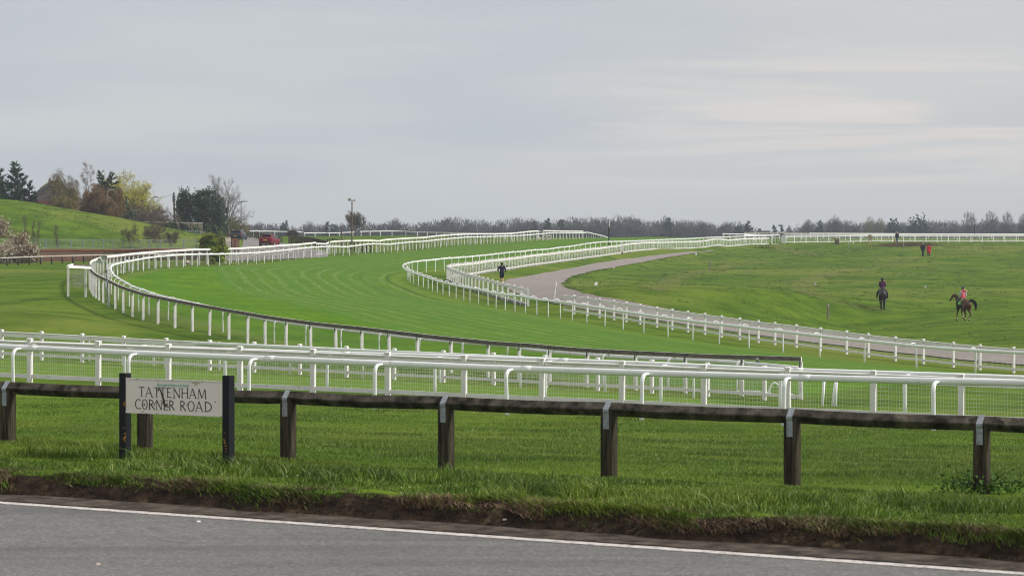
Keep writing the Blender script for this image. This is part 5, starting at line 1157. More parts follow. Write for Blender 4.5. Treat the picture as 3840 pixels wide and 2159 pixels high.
# brick wall with terracotta coping
wp = [P(x, y, d) for x, y, d in ((-160, 936, 283), (0, 935.5, 285), (200, 934.5, 287.5), (335, 934.8, 289), (520, 934.4, 290), (640, 932.5, 287), (760, 932, 284), (820, 930, 283))]
th = thing('brick_wall', 'low old brick wall with red coping at the foot of the green mound', 'wall', Vector((wp[3].x, wp[3].y, wp[3].z-1)))
wpp = catmull(wp, 2.0); mb = MB(); mb.sweep(wpp, rectsec(-.11, .11, -1.6, -.14)); mb.build('brickwork', M['brick'], th)
mb = MB(); mb.sweep(wpp, [(-.17, -.15), (.17, -.15), (.15, -.03), (0, .01), (-.15, -.03)]); mb.build('coping', M['coping'], th)
# white topped knee rail in front of the wall
def simple_fence(name, label, pts, xs, h, railsec, railmat, postw, postmat, cat='fence', strap=None, extra=.35, lean=0.0, rail_name='rail', step=1.0):
    path = catmull(pts, step); th = thing(name, label, cat, path[len(path)//2] - Vector((0, 0, h))); mb = MB(); mb.sweep(path, railsec); mb.build(rail_name, railmat, th)
    rn = random.Random(len(xs) if hasattr(xs, '__len__') else 3)
    sts = stations(path, xs, .3) if isinstance(xs, (int, float)) else None
    pm = MB(); pm.box((0, 0, (-h-extra)/2), (postw, postw, h+extra-.04)); me = pm.mesh('post', postmat); sm_ = None
    if strap: sm = MB(); sm.box((0, -postw/2-.006, -.14), (.06, .008, .20)); sm_ = sm.mesh('strap', strap)
    for p_, rz in sts:
        o = bpy.data.objects.new('post', me); COL.objects.link(o); o.parent = th; o.location = p_-th.location-Vector((0, 0, .03)); o.rotation_euler = (rn.uniform(-lean, lean), rn.uniform(-lean, lean), rz)
        if sm_: c = bpy.data.objects.new('metal_strap', sm_); COL.objects.link(c); c.parent = o
    return th
M['palewood'] = pmat('pale_weathered_rail', (.50, .44, .40), .8, 3.0, .15, spot=(5, .62, (.30, .25, .21)))
simple_fence('knee_rail', 'pale topped timber knee rail crossing the left grass before the brick wall', [P(x, y, d) for x, y, d in ((-120, 967, 252), (0, 965, 255), (86, 962, 257.5), (171, 958.7, 260), (254, 956.5, 262.5), (334, 954.5, 265), (430, 953, 268), (523, 951.5, 272), (640, 950, 276), (730, 950, 280))], 1.46, .72, rectsec(-.07, .07, -.09, .0), M['palewood'], .11, M['postwood'], strap=M['galv'])
# steel pedestrian barriers in two rows
def barrier(th_label, pts, Lp, h, name='railing', legs=True):
    path = catmull(pts, .5); th = thing(name, th_label, 'railing', path[len(path)//2]-Vector((0, 0, h)))
    mb = MB(); [mb.sweep([p_+Vector((0, 0, z)) for p_ in path[::2]], rectsec(-.022, .022, -.022, .022)) for z in (-.03, -h+.12)]; mb.build('frame_rail', M['zinc'], th)
    mb = MB()
    for p_, rz in stations(path, .13):
        t = Vector((math.cos(rz), math.sin(rz), 0))*.007; n = Vector((-t.y, t.x, 0)); a, b = p_-Vector((0, 0, h-.12)), p_-Vector((0, 0, .03)); mb.quad(a-t-n, a+t-n, b+t-n, b-t-n); mb.quad(a+t+n, a-t+n, b-t+n, b+t+n)
    mb.build('bars', M['zinc'], th)
    pm = MB(); pm.box((-.05, 0, -h/2-.1), (.05, .05, h+.2)); pm.box((.05, 0, -h/2-.1), (.05, .05, h+.2)); put_posts(th, 'post', [pm], [M['zinc']], stations(path, Lp, .1))
barrier('long lower row of grey steel railings standing on the brick wall line before the mound', [P(x, y, d) for x, y, d in ((-140, 896, 300), (0, 896, 303), (210, 897, 311), (271, 897.5, 313), (320, 897.8, 315), (404, 898.5, 319), (502, 901, 324), (534, 899, 326), (622, 899, 330), (678, 899, 332), (778, 898, 335))], 2.0, 1.08)
barrier('upper row of grey steel railings before the panel fence and the dark evergreens', [P(x, y, d) for x, y, d in ((617, 864.5, 372), (652, 864.5, 374), (687, 865, 376), (720, 865.5, 378), (750, 866, 380), (775, 869, 382))], 1.25, 1.08)
# tall panel fence
pp = [P(x, y, d) for x, y, d in ((470, 829, 398), (540, 831.5, 399), (642, 831.5, 400), (644, 834, 401), (720, 834.5, 404), (760, 836, 407))]
pf_ = catmull(pp, 1.0); th = thing('panel_fence', 'tall grey brown boarded garden fence behind the mound', 'fence', pf_[4]-Vector((0, 0, 1.8)))
mb = MB(); mb.sweep(pf_, rectsec(-.02, .02, -2.1, -.03)); mb.build('boards', M['fencepanel'], th); mb = MB(); mb.sweep(pf_, rectsec(-.05, .05, -.04, .02)); mb.build('capping', M['barge'], th)
pm = MB(); pm.box((0, -.05, -1.0), (.12, .12, 2.2)); put_posts(th, 'post', [pm], [M['fencepanel']], stations(pf_, 1.83))
# telegraph pole with wires
p = gp(652, 470); T = htop(p, 722); th = thing('telegraph_pole', 'dark telegraph pole between the hawthorn and the evergreen clump', 'pole', p)
mb = MB(); mb.tube([(.16, 0, -.5), (0, 0, T)], [.17, .12], 8); mb.build('pole', M['postwood'], th, local=True)
mb = MB(); mb.tube([(0, 0, T-1.6), (0, 0, T-1.5), (0, 0, T-.5), (0, 0, T-.4)], [.13, .24, .24, .13], 8); mb.box((0, -.1, T-1.9), (.5, .06, .06)); mb.build('junction_box', M['darkstrap'], th, local=True)
mb = MB()
for z in (T-3.1, T-4.9, T-6.6): mb.box((.25, 0, z), (.35, .04, .04))
mb.build('step', M['zinc'], th, local=True)
for lab, a, b, sag in (('thin overhead wire running left from the telegraph pole', P(649, 727, 470), P(560, 742, 440), .3), ('thin overhead wire running right from the telegraph pole', P(650, 781, 470), P(700, 770, 455), .2)):
    mb = MB(); n = 8; mb.tube([a.lerp(b, k/n)-Vector((0, 0, sag*math.sin(math.pi*k/n))) for k in range(n+1)], .03, 4); tag(mb.build('overhead_wire', M['darkstrap']), lab, 'wire')
# lamp posts
def lamp(label, x, d, ytop, arm, rz=0):
    p = gp(x, d); T = htop(p, ytop); th = thing('lamp_post', label, 'lamp post', p); mb = MB(); mb.tube([(0, 0, -.3), (0, 0, 1.4), (0, 0, 1.45), (0, 0, T)], [.11, .11, .07, .055], 8); mb.tube([(0, 0, T), (.25, 0, T+.05), (arm*.5, 0, T+.05)], [.05, .045, .04], 6); mb.build('pole', M['lampgreen'], th, local=True)
    mb = MB(); mb.tube([(arm*.25, 0, T+.05), (arm*.35, 0, T+.08), (arm*.8, 0, T+.08), (arm, 0, T+.04)], [.05, .13, .13, .05], 8, flat=.6); mb.build('lantern', M['zinc'], th, local=True); return th
M['lampgreen'] = pmat('dark_green_lamp_paint', (.045, .065, .050), .5, 6.0, .2)
th = lamp('green street lamp beside the dark parked looking car on the far road', 904, 432, 757, 1.05)
p = th.location; mb = MB(); zc = htop(p, 841.5); mb.tube([(0, -.09, zc), (0, -.13, zc)], .22, 18); rnd_ = mb.build('speed_roundel', pmat('white_sign_face', (.72, .72, .72), .4), th, local=True)
M['red'] = pmat('red_sign_paint', (.50, .03, .03), .45, 9.0, .08)
mb = MB()
for k in range(18): a0, a1 = 2*math.pi*k/18, 2*math.pi*(k+1)/18; f = lambda a, r_: Vector((r_*math.cos(a), -.136, zc+r_*math.sin(a))); mb.quad(f(a0, .165), f(a1, .165), f(a1, .225), f(a0, .225))
mb.build('red_ring', M['red'], rnd_, local=True)
place_text('30', .20, p + Vector((0, -.138, zc)), Vector((1, 0, 0)), M['ink'], rnd_, 'speed_number', bold=.006)
lamp('street lamp head showing through the yellow green tree', 568, 480, 741, -1.2) if False else lamp('street lamp head showing in front of the yellow green tree', 574, 432, 740, .75)
# notice boards
p = gp(921, 468); th = thing('information_board', 'brown framed information board right of the street lamp', 'board', p); zb, zt_ = htop(p, 869.5), htop(p, 845.5)
mb = MB(); mb.box((0, 0, (zb+zt_)/2), (1.12, .08, zt_-zb-.12)); mb.build('panel', M['sandboard'], th, local=True)
mb = MB(); [mb.box((s*.6, 0, (zt_-.4)/2), (.09, .12, zt_+.5)) for s in (-1, 1)]; mb.box((0, 0, zt_), (1.34, .14, .09)); mb.box((0, 0, zb), (1.12, .12, .07)); mb.build('frame', M['frameboard'], th, local=True)
p = gp(878.5, 455); th = thing('notice_board', 'small orange brown wooden notice board behind the dark car', 'board', p); zb, zt_ = htop(p, 853), htop(p, 843.5)
mb = MB(); mb.box((0, 0, (zb+zt_)/2), (.82, .06, zt_-zb)); mb.build('panel', M['orangewood'], th, local=True)
for s in (-1, 1): mb = MB(); mb.box((s*.40, 0, zt_/2-.2), (.08, .08, zt_+.4)); mb.build('leg', M['orangewood'], th, local=True)
# gate piers and pale pickets
for k, (x, d, lab) in enumerate(((876, 312, 'left brick gate pier by the hedge'), (888, 308, 'right brick gate pier by the hedge'))):
    p = gp(x, d); T = htop(p, 895 if k == 0 else 899); th = thing('gate_pier', lab, 'pillar', p); mb = MB(); mb.box((0, 0, T/2-.2), (.44, .44, T+.3), .4); mb.build('brickwork', M['brick'], th, local=True); mb = MB(); mb.box((0, 0, T), (.54, .54, .08), .4); mb.build('cap', M['coping'], th, local=True)
pk = [P(x, y, d) for x, y, d in ((845, 893, 300), (856, 892.5, 306), (866, 892, 311))]; pkp = catmull(pk, .4); th = thing('picket_fence', 'short pale picket fence beside the brick gate piers', 'fence', pkp[0]-Vector((0, 0, .8)))
for k, (q_, rz) in enumerate(stations(pkp, .8)): mb = MB(); mb.box(q_-Vector((0, 0, .5)), (.10, .05, 1.2), rz); mb.build('picket', M['palewood'], th)
mb = MB(); mb.sweep(pkp, rectsec(-.02, .02, -.3, -.2)); mb.build('rail', M['palewood'], th)
# fallen white barrier board
p = gp(738, 392); th = thing('fallen_barrier', 'white plastic barrier lying on its side behind the upper railings', 'barrier', p+Vector((0, 0, .12))); mb = MB(); mb.tube([(-1.1, .1, .05), (-.7, 0, .18), (.6, 0, .22), (.9, 0, .15)], [.06, .16, .16, .1], 8); mb.build('body', M['plastic'], th, smooth=True, local=True); mb = MB(); mb.box((-.9, 0, .0), (.35, .3, .1)); mb.build('foot', M['plastic'], th, local=True)
# dark knee rails along the far road
kr = lambda lab, pts: simple_fence('timber_knee_rail', lab, [P(*q) for q in pts], 1.55, .72, rectsec(-.06, .06, -.11, 0), M['oldwood'], .13, M['postwood'], lean=.04)
kr('dark timber knee rail behind the two cars on the far road', [(833, 868, 520), (890, 868.5, 505), (930, 870.5, 485), (985, 873.5, 462), (1000, 879, 450)])
kr('short dark timber knee rail right of the red car', [(1024, 882.5, 438), (1042, 883, 432), (1060, 883.5, 428)])
kr('dark timber knee rail beyond the road gap, falling to the right', [(1083, 884, 408), (1128, 886.5, 392), (1166, 889.5, 378), (1200, 896, 364), (1226, 903, 352)])
kr('dark timber knee rail seen through the white outer rail', [(1244, 894, 356), (1285, 897.5, 352), (1310, 903, 349), (1340, 909, 346), (1370, 915, 343), (1394, 920, 341)])
# thin white rails beyond
def thin(lab, pts, Lp, h=.95): simple_fence('far_white_rail', lab, [P(*q) for q in pts], Lp, h, OVAL, M['plastic'], .09, M['plastic'], cat='rail', lean=.03)
thin('far white rail behind the information board, first of three', [(900, 866.5, 520), (935, 866, 522), (967, 864.8, 525)], 3.6)
thin('far white rail above the red car, sloping down to the right', [(967, 867, 518), (1010, 867.3, 520), (1062, 868.5, 522), (1133, 869.5, 524)], 3.7)
thin('long far white rail from the scrub to the hawthorn', [(1140, 874, 508), (1180, 873, 512), (1230, 873, 515), (1280, 872.5, 520), (1330, 870, 523)], 4.1)
thin('far white rail right of the hawthorn along the crest', [(1350, 868.3, 522), (1400, 867.5, 525), (1480, 866.3, 528), (1530, 868, 528), (1580, 870.5, 526), (1650, 872, 522), (1725, 874, 516), (1800, 875.5, 512), (1900, 874, 500), (2000, 869.5, 490), (2035, 868.5, 488)], 2.6)
# loudspeaker poles
M['horn'] = pmat('grey_green_horn', (.58, .60, .56), .5, 8.0, .12)
M['rustdark'] = pmat('rusty_dark_pole', (.14, .10, .075), .8, 5.0, .3)
def horn(th, c, ax, r_, ln=.45):
    mb = MB(); ax = Vector(ax).normalized(); prof = [(.03, -ln), (.06, -ln*.9), (.075, -ln*.55), (.09, -ln*.5), (r_*.55, -ln*.25), (r_*.92, -.04), (r_, 0), (r_*.97, .01), (r_*.85, -.05), (r_*.45, -ln*.3), (.05, -ln*.42)]
    mb.lathe(prof, 18, c, ax); h = mb.build('horn', M['horn'], th, smooth=False, local=True); mb = MB(); mb.lathe([(.02, -ln*.45), (.075, -.10), (.05, -.04), (.01, -.02)], 10, c, ax); mb.build('horn_centre', M['horn'], h, local=True); return h
p = gp(1320, 338); T = htop(p, 750); th = thing('loudspeaker_pole', 'tall loudspeaker pole beside the lone hawthorn', 'loudspeaker', p); mb = MB(); mb.tube([(0, 0, -.4), (0, 0, 2.6), (0, 0, T)], [.085, .085, .065], 8); mb.build('pole', M['rustdark'], th, local=True)
mb = MB(); mb.box((0, 0, T), (.5, .06, .06)); mb.build('bracket', M['rustdark'], th, local=True); horn(th, (-.30, -.12, T+.03), (-.45, -1, .05), .20, .5); horn(th, (.36, .1, T+.0), (1, .25, -.05), .20, .5)
p = hit(408, 1152); d_ = p.y; T = zt(958, d_)-p.z; th = thing('loudspeaker_post', 'leaning grey post carrying two horn loudspeakers inside the bend', 'loudspeaker', p)
lx = (395.5-408)/FP*d_; mb = MB(); mb.tube([(0, 0, -.3), (lx*.55, 0, T*.55), (lx*.80, 0, T*.70), (lx, 0, T)], [.05, .05, .035, .03], 8); mb.build('post', M['zinc'], th, local=True); mb = MB(); mb.tube([(lx*.76, 0, T*.66), (lx*.82, 0, T*.72)], .06, 8); mb.build('clamp', M['frameboard'], th, local=True)
horn(th, ((392-408)/FP*d_, -.14, zt(968, d_)-p.z), (.05, -1, -.05), .20, .42); horn(th, ((373-408)/FP*d_, -.02, zt(979, d_)-p.z), (-.75, -.75, -.1), .19, .42)
# wooden pole on the rise
p = gp(1281, 372); T = htop(p, 850); th = thing('wooden_post', 'tall round wooden post left of the loudspeaker pole', 'post', p); mb = MB(); mb.tube([(0, 0, -.4), (0, 0, T)], [.085, .075], 8); mb.build('post', M['rustdark'], th, local=True); mb = MB(); mb.box((-.10, 0, T-.12), (.09, .1, .16)); mb.build('peg', M['rustdark'], th, local=True)
p = gp(1226, 500); T = htop(p, 862); th = thing('small_dark_post', 'short dark post beside a white rail post on the crest', 'post', p); mb = MB(); mb.tube([(0, 0, -.4), (0, 0, T)], [.09, .08], 8); mb.build('post', M['darkstrap'], th, local=True); mb = MB(); mb.lathe([(.09, 0), (.1, .04), (.04, .1)], 8, (0, 0, T)); mb.build('cap', M['darkstrap'], th, local=True)
# green height barrier
p = gp(1228, 340); T = htop(p, 897); th = thing('swing_barrier', 'dark green swing barrier behind the white gate', 'barrier', p); mb = MB(); mb.box((0, 0, T/2-.2), (.16, .16, T+.4)); mb.build('post', M['lampgreen'], th, local=True); mb = MB(); mb.tube([(-.05, 0, T-.05), (.9, .3, T+.12)], .055, 6); mb.tube([(.0, 0, T-.45), (.35, .1, T-.02)], .03, 5); mb.build('arm', M['lampgreen'], th, local=True)
# white track gate in the outer fence
ga, gb = P(1186, 907, 320), P(1232, 906.5, 327)
th = thing('track_gate', 'white gate with diagonal braces in the outer racecourse fence', 'gate', ga-Vector((0, 0, HC)))
dv = (gb-ga); u3 = dv.normalized(); gz_ = math.atan2(u3.y, u3.x); zz = Vector((0, 0, 1))
mb = MB(); mb.sweep([ga-zz*.10, ga.lerp(gb, .78)-zz*.16, gb], rectsec(-.05, .05, -.15, 0)); mb.build('top_board', M['boardpaint'], th)
mb = MB(); mb.tube([ga-zz*.55, ga.lerp(gb, .5)-zz*1.35], .035, 6); mb.tube([gb-zz*.55, ga.lerp(gb, .8)-zz*1.4], .035, 6); mb.tube([ga-zz*.52, ga.lerp(gb, .78)-zz*.52], .03, 6); mb.tube([ga-zz*1.4, ga.lerp(gb, .78)-zz*1.4], .03, 6); mb.build('brace', M['whitepaint'], th)
for f in (0.0, .16, .40, .62, .80, .9, 1.0): q_ = ga.lerp(gb, f); mb = MB(); mb.box(q_-zz*(.85), (.07, .07, 1.5), gz_); mb.build('upright', M['whitepaint'], th)
# rail corner bay at the left of the bend (short return panel with dark rail and mesh)
ba, bb = P(251, 995, 168), P(336, 999, 171)
th = thing('fence_return', 'short white topped return panel with chain link at the left tip of the bend', 'fence', ba-Vector((0, 0, HC)))
mb = MB(); mb.sweep([ba, bb], rectsec(-.10, .0, -.15, 0)); mb.build('white_board', M['boardpaint'], th); mb = MB(); mb.sweep([ba+zz*.10+Vector((.1, 1.6, 0)), bb+zz*.08+Vector((-.1, 1.2, 0))], rectsec(-.03, .03, -.15, 0)); mb.build('dark_rail', M['oldwood'], th)
mb = MB(); mb.sweep([ba, ba+zz*.10+Vector((.1, 1.6, 0))], rectsec(-.03, .03, -.15, 0)); mb.build('side_board', M['boardpaint'], th)
mb = MB(); chain_link(mb, catmull([ba, ba.lerp(bb, .5), bb], .3), -1.30, -.15, .10, .012); mb.build('chain_link', M['wire_g'], th)
for q_, w_ in ((ba+Vector((.05, .1, 0)), .12), (bb+Vector((-.25, .1, 0)), .13)): mb = MB(); mb.box(q_-zz*.95, (w_, .10, 1.75)); mb.build('post', M['flakepaint'], th)
# small clutter left
p = hit(293, 1068); o = MB(); o.tube([(-.2, 0, .05), (.05, 0, .07), (.22, 0, .03)], [.03, .045, .02], 6); th = o.build('fallen_branch', M['palewood']); th.location = p; tag(th, 'short pale log on the grass inside the return panel', 'log')
p = hit(702, 992); th = thing('rubble_heap', 'small heap of pale rubble at the foot of the brick wall left of the hedge', 'rubble', p); rn = random.Random(3)
for k in range(6): mb = MB(); mb.box((rn.uniform(-.5, .5), rn.uniform(-.2, .2), .10+rn.uniform(0, .15)), (rn.uniform(.2, .5), rn.uniform(.2, .3), rn.uniform(.12, .25)), rn.uniform(0, 3), .7, (rn.uniform(-.4, .4), rn.uniform(-.4, .4))); mb.build('stone', M['palewood'], th, local=True)
# road markings (far road)
def dash(pts, w=.11):
    for a, b in pts:
        A_, B2_ = hit(*a, dmin=250), hit(*b, dmin=250); d = (B2_-A_); d.z = 0; n = Vector((-d.y, d.x, 0)).normalized()*w; m = 8
        for k in range(m):
            q0, q1 = A_.lerp(B2_, k/m), A_.lerp(B2_, (k+1)/m); v = []
            for q_ in (q0-n, q1-n, q1+n, q0+n): v.append((q_.x, q_.y, tz(q_.x, q_.y)+.075))
            mk.quad(*v)
def zB(zx, zy): return (740+zx/4.763, 840+zy/4.763)
mk = MB(); dash([(zB(880, 308), zB(920, 313)), (zB(965, 320), zB(1055, 332)), (zB(1090, 338), zB(1140, 346)), (zB(1110, 432), zB(1190, 470)), (zB(1565, 425), zB(1625, 440)), (zB(1490, 400), zB(1540, 412))], .09)
dash([(zB(975, 575), zB(1180, 520)), (zB(1620, 510), zB(1680, 488)), (zB(700, 600), zB(960, 585)), (zB(1500, 552), zB(1600, 535)), (zB(1340, 577), zB(1490, 552))], .16)
tag(mk.build('road_markings', M['line']), kind='structure')
# ---------------------------------------------------------------- cars
M['carred'] = pmat('red_car_paint', (.15, .008, .018), .4, 2.0, .04, coat=.15)
M['cardark'] = pmat('dark_navy_car_paint', (.018, .022, .038), .4, 2.0, .05, coat=.15)
M['glass'] = pmat('dark_car_glass', (.012, .014, .016), .25, 2.0, .05, spec=.3)
M['tyre'] = pmat('tyre_rubber', (.02, .02, .02), .9, 9.0, .15)
M['rim'] = pmat('alloy_rim', (.30, .30, .32), .4, 9.0, .1, metal=.6)
M['taillight'] = pmat('red_tail_light', (.42, .02, .02), .25, 9.0, .08)
M['platey'] = pmat('yellow_number_plate', (.62, .46, .04), .5, 9.0, .05)
M['blacktrim'] = pmat('black_trim', (.02, .02, .022), .6, 9.0, .1)
M['silver'] = pmat('silver_trim', (.45, .45, .46), .35, 9.0, .1, metal=.5)
def car(label, loc, rz, paint, Lc, Wc, Hc, roof_rails=False):
    th = thing('car', label, 'car', loc, rz)
    # stations along the car, x forward: (x, half width at belt, bottom z, belt z, top z, half width top)
    S_ = [(-Lc/2, .80, .42, .80, .98, .70), (-Lc/2+.10, .93, .26, .92, 1.06, .78), (-Lc/2+.35, .97, .22, .98, Hc*.80, .74), (-Lc/2+.75, 1.0, .20, 1.0, Hc*.975, .66), (-.4, 1.0, .20, 1.0, Hc, .66), (.35, 1.0, .20, .98, Hc*.985, .66), (Lc*.22, 1.0, .20, .96, Hc*.80, .70), (Lc*.32, .98, .20, .92, .98, .80), (Lc/2-.25, .92, .24, .82, .86, .70), (Lc/2, .74, .36, .62, .68, .55)]
    mb = MB(); rings = []
    for x, w, zb, zm, zt_, wt in S_:
        w *= Wc/2; wt *= Wc/2; k = Hc/1.48
        pts = [(x, -w*.86, zb*k), (x, -w*.98, (zb+.12)*k), (x, -w, zm*.78*k), (x, -w*.97, zm*k), (x, -wt, zt_ if zt_ > 1.1 else zt_*k), (x, -wt*.5, (zt_ if zt_ > 1.1 else zt_*k)+.03), (x, 0, (zt_ if zt_ > 1.1 else zt_*k)+.04)]
        pts += [(a, -b, c_) for a, b, c_ in reversed(pts[:-1])]; rings.append(mb.ring(pts))
    m = 13
    for a, b in zip(rings, rings[1:]):
        for j in range(m-1): mb.f.append((a+j, a+j+1, b+j+1, b+j))
        mb.f.append((a+m-1, a, b, b+m-1))
    mb.f.append(tuple(rings[0]+j for j in reversed(range(m)))); mb.f.append(tuple(rings[-1]+j for j in range(m)))
    body = mb.build('body', paint, th, smooth=False, local=True)
    k = Hc/1.48; xr = -Lc/2
    # rear screen, side glass, windscreen
    mb = MB(); mb.quad((xr+.20, -Wc*.34, 1.06*k), (xr+.20, Wc*.34, 1.06*k), (xr+.62, Wc*.30, Hc*.93), (xr+.62, -Wc*.30, Hc*.93)); mb.v = [(x-.07, y, z+.02) for x, y, z in mb.v]; mb.build('rear_window', M['glass'], th, local=True)
    mb = MB(); mb.quad((Lc*.325, -Wc*.36, 1.0*k), (Lc*.20, -Wc*.31, Hc*.93), (Lc*.20, Wc*.31, Hc*.93), (Lc*.325, Wc*.36, 1.0*k)); mb.v = [(x+.06, y, z+.03) for x, y, z in mb.v]; mb.build('windscreen', M['glass'], th, local=True)
    for s in (-1, 1):
        mb = MB(); q = [(xr+.72, s*(Wc*.485), 1.04*k), (Lc*.26, s*(Wc*.485), 1.02*k), (Lc*.13, s*(Wc*.352), Hc*.94), (xr+.85, s*(Wc*.352), Hc*.93)]; q = [(a, b+s*.012, c_) for a, b, c_ in q]; mb.quad(*(q if s < 0 else q[::-1])); mb.build('side_window', M['glass'], th, local=True)
        mb = MB(); mb.box((xr+.10, s*Wc*.395, .96*k), (.14, Wc*.13, .17*k)); mb.build('tail_light', M['taillight'], th, local=True)
        mb = MB(); mb.box((Lc*.22, s*(Wc*.5+.09), 1.05*k), (.14, .18, .14)); mb.build('door_mirror', M['blacktrim'], th, local=True)
        for xw in (xr+.72, Lc/2-.80):
            mb = MB(); mb.lathe([(.17, -.11), (.32, -.10), (.335, -.05), (.335, .05), (.32, .10), (.17, .11)], 18, (xw, s*(Wc/2-.09), .335), Vector((0, 1, 0))); w_ = mb.build('wheel', M['tyre'], th, local=True)
            mb = MB(); mb.lathe([(.04, .0), (.19, .015), (.21, .03)], 14, (xw, s*(Wc/2+.022), .335), Vector((0, s, 0))); mb.build('rim', M['rim'], w_, local=True)
    mb = MB(); mb.box((xr-.02, 0, .80*k), (.03, .52, .125)); pl = mb.build('number_plate', M['platey'], th, local=True)
    mb = MB(); mb.box((xr+.03, 0, .40*k), (.14, Wc*.80, .20*k)); mb.build('rear_bumper', M['blacktrim'], th, local=True); mb = MB(); mb.box((xr-.045, 0, .34*k), (.02, Wc*.55, .04)); mb.build('bumper_trim', M['silver'], th, local=True)
    mb = MB(); mb.box((xr+.52, 0, Hc*.985), (.34, Wc*.58, .035)); mb.build('roof_spoiler', paint, th, local=True); mb = MB(); mb.tube([(xr+1.0, 0, Hc), (xr+.85, 0, Hc+.22)], .012, 5); mb.build('aerial', M['blacktrim'], th, local=True)
    if roof_rails:
        for s in (-1, 1): mb = MB(); mb.tube([(xr+.8, s*Wc*.32, Hc+.0), (xr+.9, s*Wc*.32, Hc+.07), (.5, s*Wc*.32, Hc+.08), (.6, s*Wc*.32, Hc+.0)], .025, 5); mb.build('roof_rail', M['silver'], th, local=True)
    return th
p = gp(1012, 345); car('red hatchback seen from behind on the far road', p+Vector((0, 0, .05)), R(79), M['carred'], 4.0, 1.74, 1.50)
p = gp(894, 425); car('dark blue estate car seen from behind beyond the red hatchback', p+Vector((0, 0, .08)), R(84), M['cardark'], 4.6, 1.98, 1.64, True)
# ---------------------------------------------------------------- people and animals (one skinned body each)
def skin(name, J, E, mat, parent, sub=1, root=None):
    names = list(J); me = bpy.data.meshes.new(name); me.from_pydata([J[n][0] for n in names], [(names.index(a), names.index(b)) for a, b in E], [])
    o = bpy.data.objects.new(name, me); COL.objects.link(o); o.parent = parent; me.materials.append(mat)
    m = o.modifiers.new('Skin', 'SKIN'); m.use_smooth_shade = True
    if not me.skin_vertices: me.attributes  # layer is made by the modifier
    for i, n in enumerate(names):
        r_ = J[n][1]; r_ = (r_, r_) if not hasattr(r_, '__len__') else r_
        d = me.skin_vertices[0].data[i]; d.radius = r_; d.use_root = (n == (root or names[0]))
    s = o.modifiers.new('Sub', 'SUBSURF'); s.levels = sub; s.render_levels = sub; return o
def blend(name, J, E, mat, parent, voxel=.022, sm=6, root=None):
    """one continuous surface: tapered limbs between joints, fused by a voxel remesh. J[n] = (point, (half width x, half depth y))"""
    mb = MB()
    for a, b in E:
        pa, pb = Vector(J[a][0]), Vector(J[b][0]); ra, rb = [(r_, r_) if not hasattr(r_, '__len__') else r_ for r_ in (J[a][1], J[b][1])]
        d = pb-pa
        if d.length < 1e-4: continue
        n = 4; pts = [pa.lerp(pb, k/n) for k in range(n+1)]; rr_ = [ra[0]+(rb[0]-ra[0])*k/n for k in range(n+1)]; fl = (ra[1]/ra[0]+rb[1]/rb[0])/2
        mb.tube(pts, rr_, 14, flat=fl if abs(d.normalized().z) > .5 else 1.0, up=(0, 1, 0) if abs(d.normalized().y) < .8 else (0, 0, 1))
    for k, (p_, r_) in J.items():
        r_ = (r_, r_) if not hasattr(r_, '__len__') else r_; mb.ell(p_, (r_[0], r_[1], (r_[0]+r_[1])/2), 14, 9)
    o = mb.build(name, mat, parent, local=True)
    m = o.modifiers.new('Remesh', 'REMESH'); m.mode = 'VOXEL'; m.voxel_size = voxel; m.use_smooth_shade = True
    m2 = o.modifiers.new('Smooth', 'SMOOTH'); m2.iterations = sm; m2.factor = .5; return o
def chain(*n): return list(zip(n, n[1:]))
M['skin'] = pmat('skin', (.56, .36, .27), .6, 9.0, .05)
def cloth(name, c, spot=None): return pmat(name, c, .9, 6.0, .12, spot=spot, bump=.3, bscale=14)
M['navycloth'] = cloth('dark_navy_cloth', (.012, .018, .040)); M['blackcloth'] = cloth('black_cloth', (.012, .013, .016)); M['redcoat'] = cloth('red_wool_coat', (.46, .018, .030))
M['jeans'] = cloth('blue_jeans', (.035, .065, .13)); M['purple'] = cloth('purple_quilted_jacket', (.085, .022, .080)); M['pinkvest'] = cloth('fluorescent_pink_vest', (.85, .085, .16)); M['greyshirt'] = cloth('pale_grey_sleeves', (.38, .42, .50)); M['stripe'] = pmat('reflective_stripe', (.55, .50, .50), .3, 8.0, .05)
M['hairdark'] = pmat('dark_hair', (.025, .018, .013), .7, 20.0, .2); M['hairgrey'] = pmat('grey_hair', (.30, .27, .24), .8, 20.0, .2); M['hairblond'] = pmat('blond_hair', (.58, .40, .19), .6, 20.0, .2)
M['shoewhite'] = pmat('white_shoes', (.70, .69, .66), .6, 9.0, .1); M['shoedark'] = pmat('dark_boots', (.03, .022, .018), .6, 9.0, .1); M['helmet'] = pmat('black_riding_helmet', (.012, .012, .014), .18, 9.0, .1, spec=.9)
def add_hand(J, E, wrist, pos, d, side):
    """palm, four unequal bent fingers and a thumb, grown out of the wrist"""
    d = Vector(d).normalized(); s = Vector((0, 1, 0)) if abs(d.y) < .8 else Vector((0, 0, 1)); s = (s-d*s.dot(d)).normalized(); c = d.cross(s)*side; pos = Vector(pos); k = wrist
    J[k+'p'] = (pos+d*.05, (.026, .018)); E.append((wrist, k+'p'))
    for i, (o, ln) in enumerate(((-.027, .065), (-.009, .078), (.009, .072), (.026, .056))):
        a = pos+d*.09+s*o; J[k+'f%d' % i] = (a, .010); J[k+'g%d' % i] = (a+d*ln*.55+c*.010, .009); J[k+'h%d' % i] = (a+d*ln*.9+c*.030, .008); E += [(k+'p', k+'f%d' % i), (k+'f%d' % i, k+'g%d' % i), (k+'g%d' % i, k+'h%d' % i)]
    J[k+'t'] = (pos+d*.045-s*.035+c*.012, .011); J[k+'u'] = (pos+d*.08-s*.048+c*.022, .009); E += [(k+'p', k+'t'), (k+'t', k+'u')]
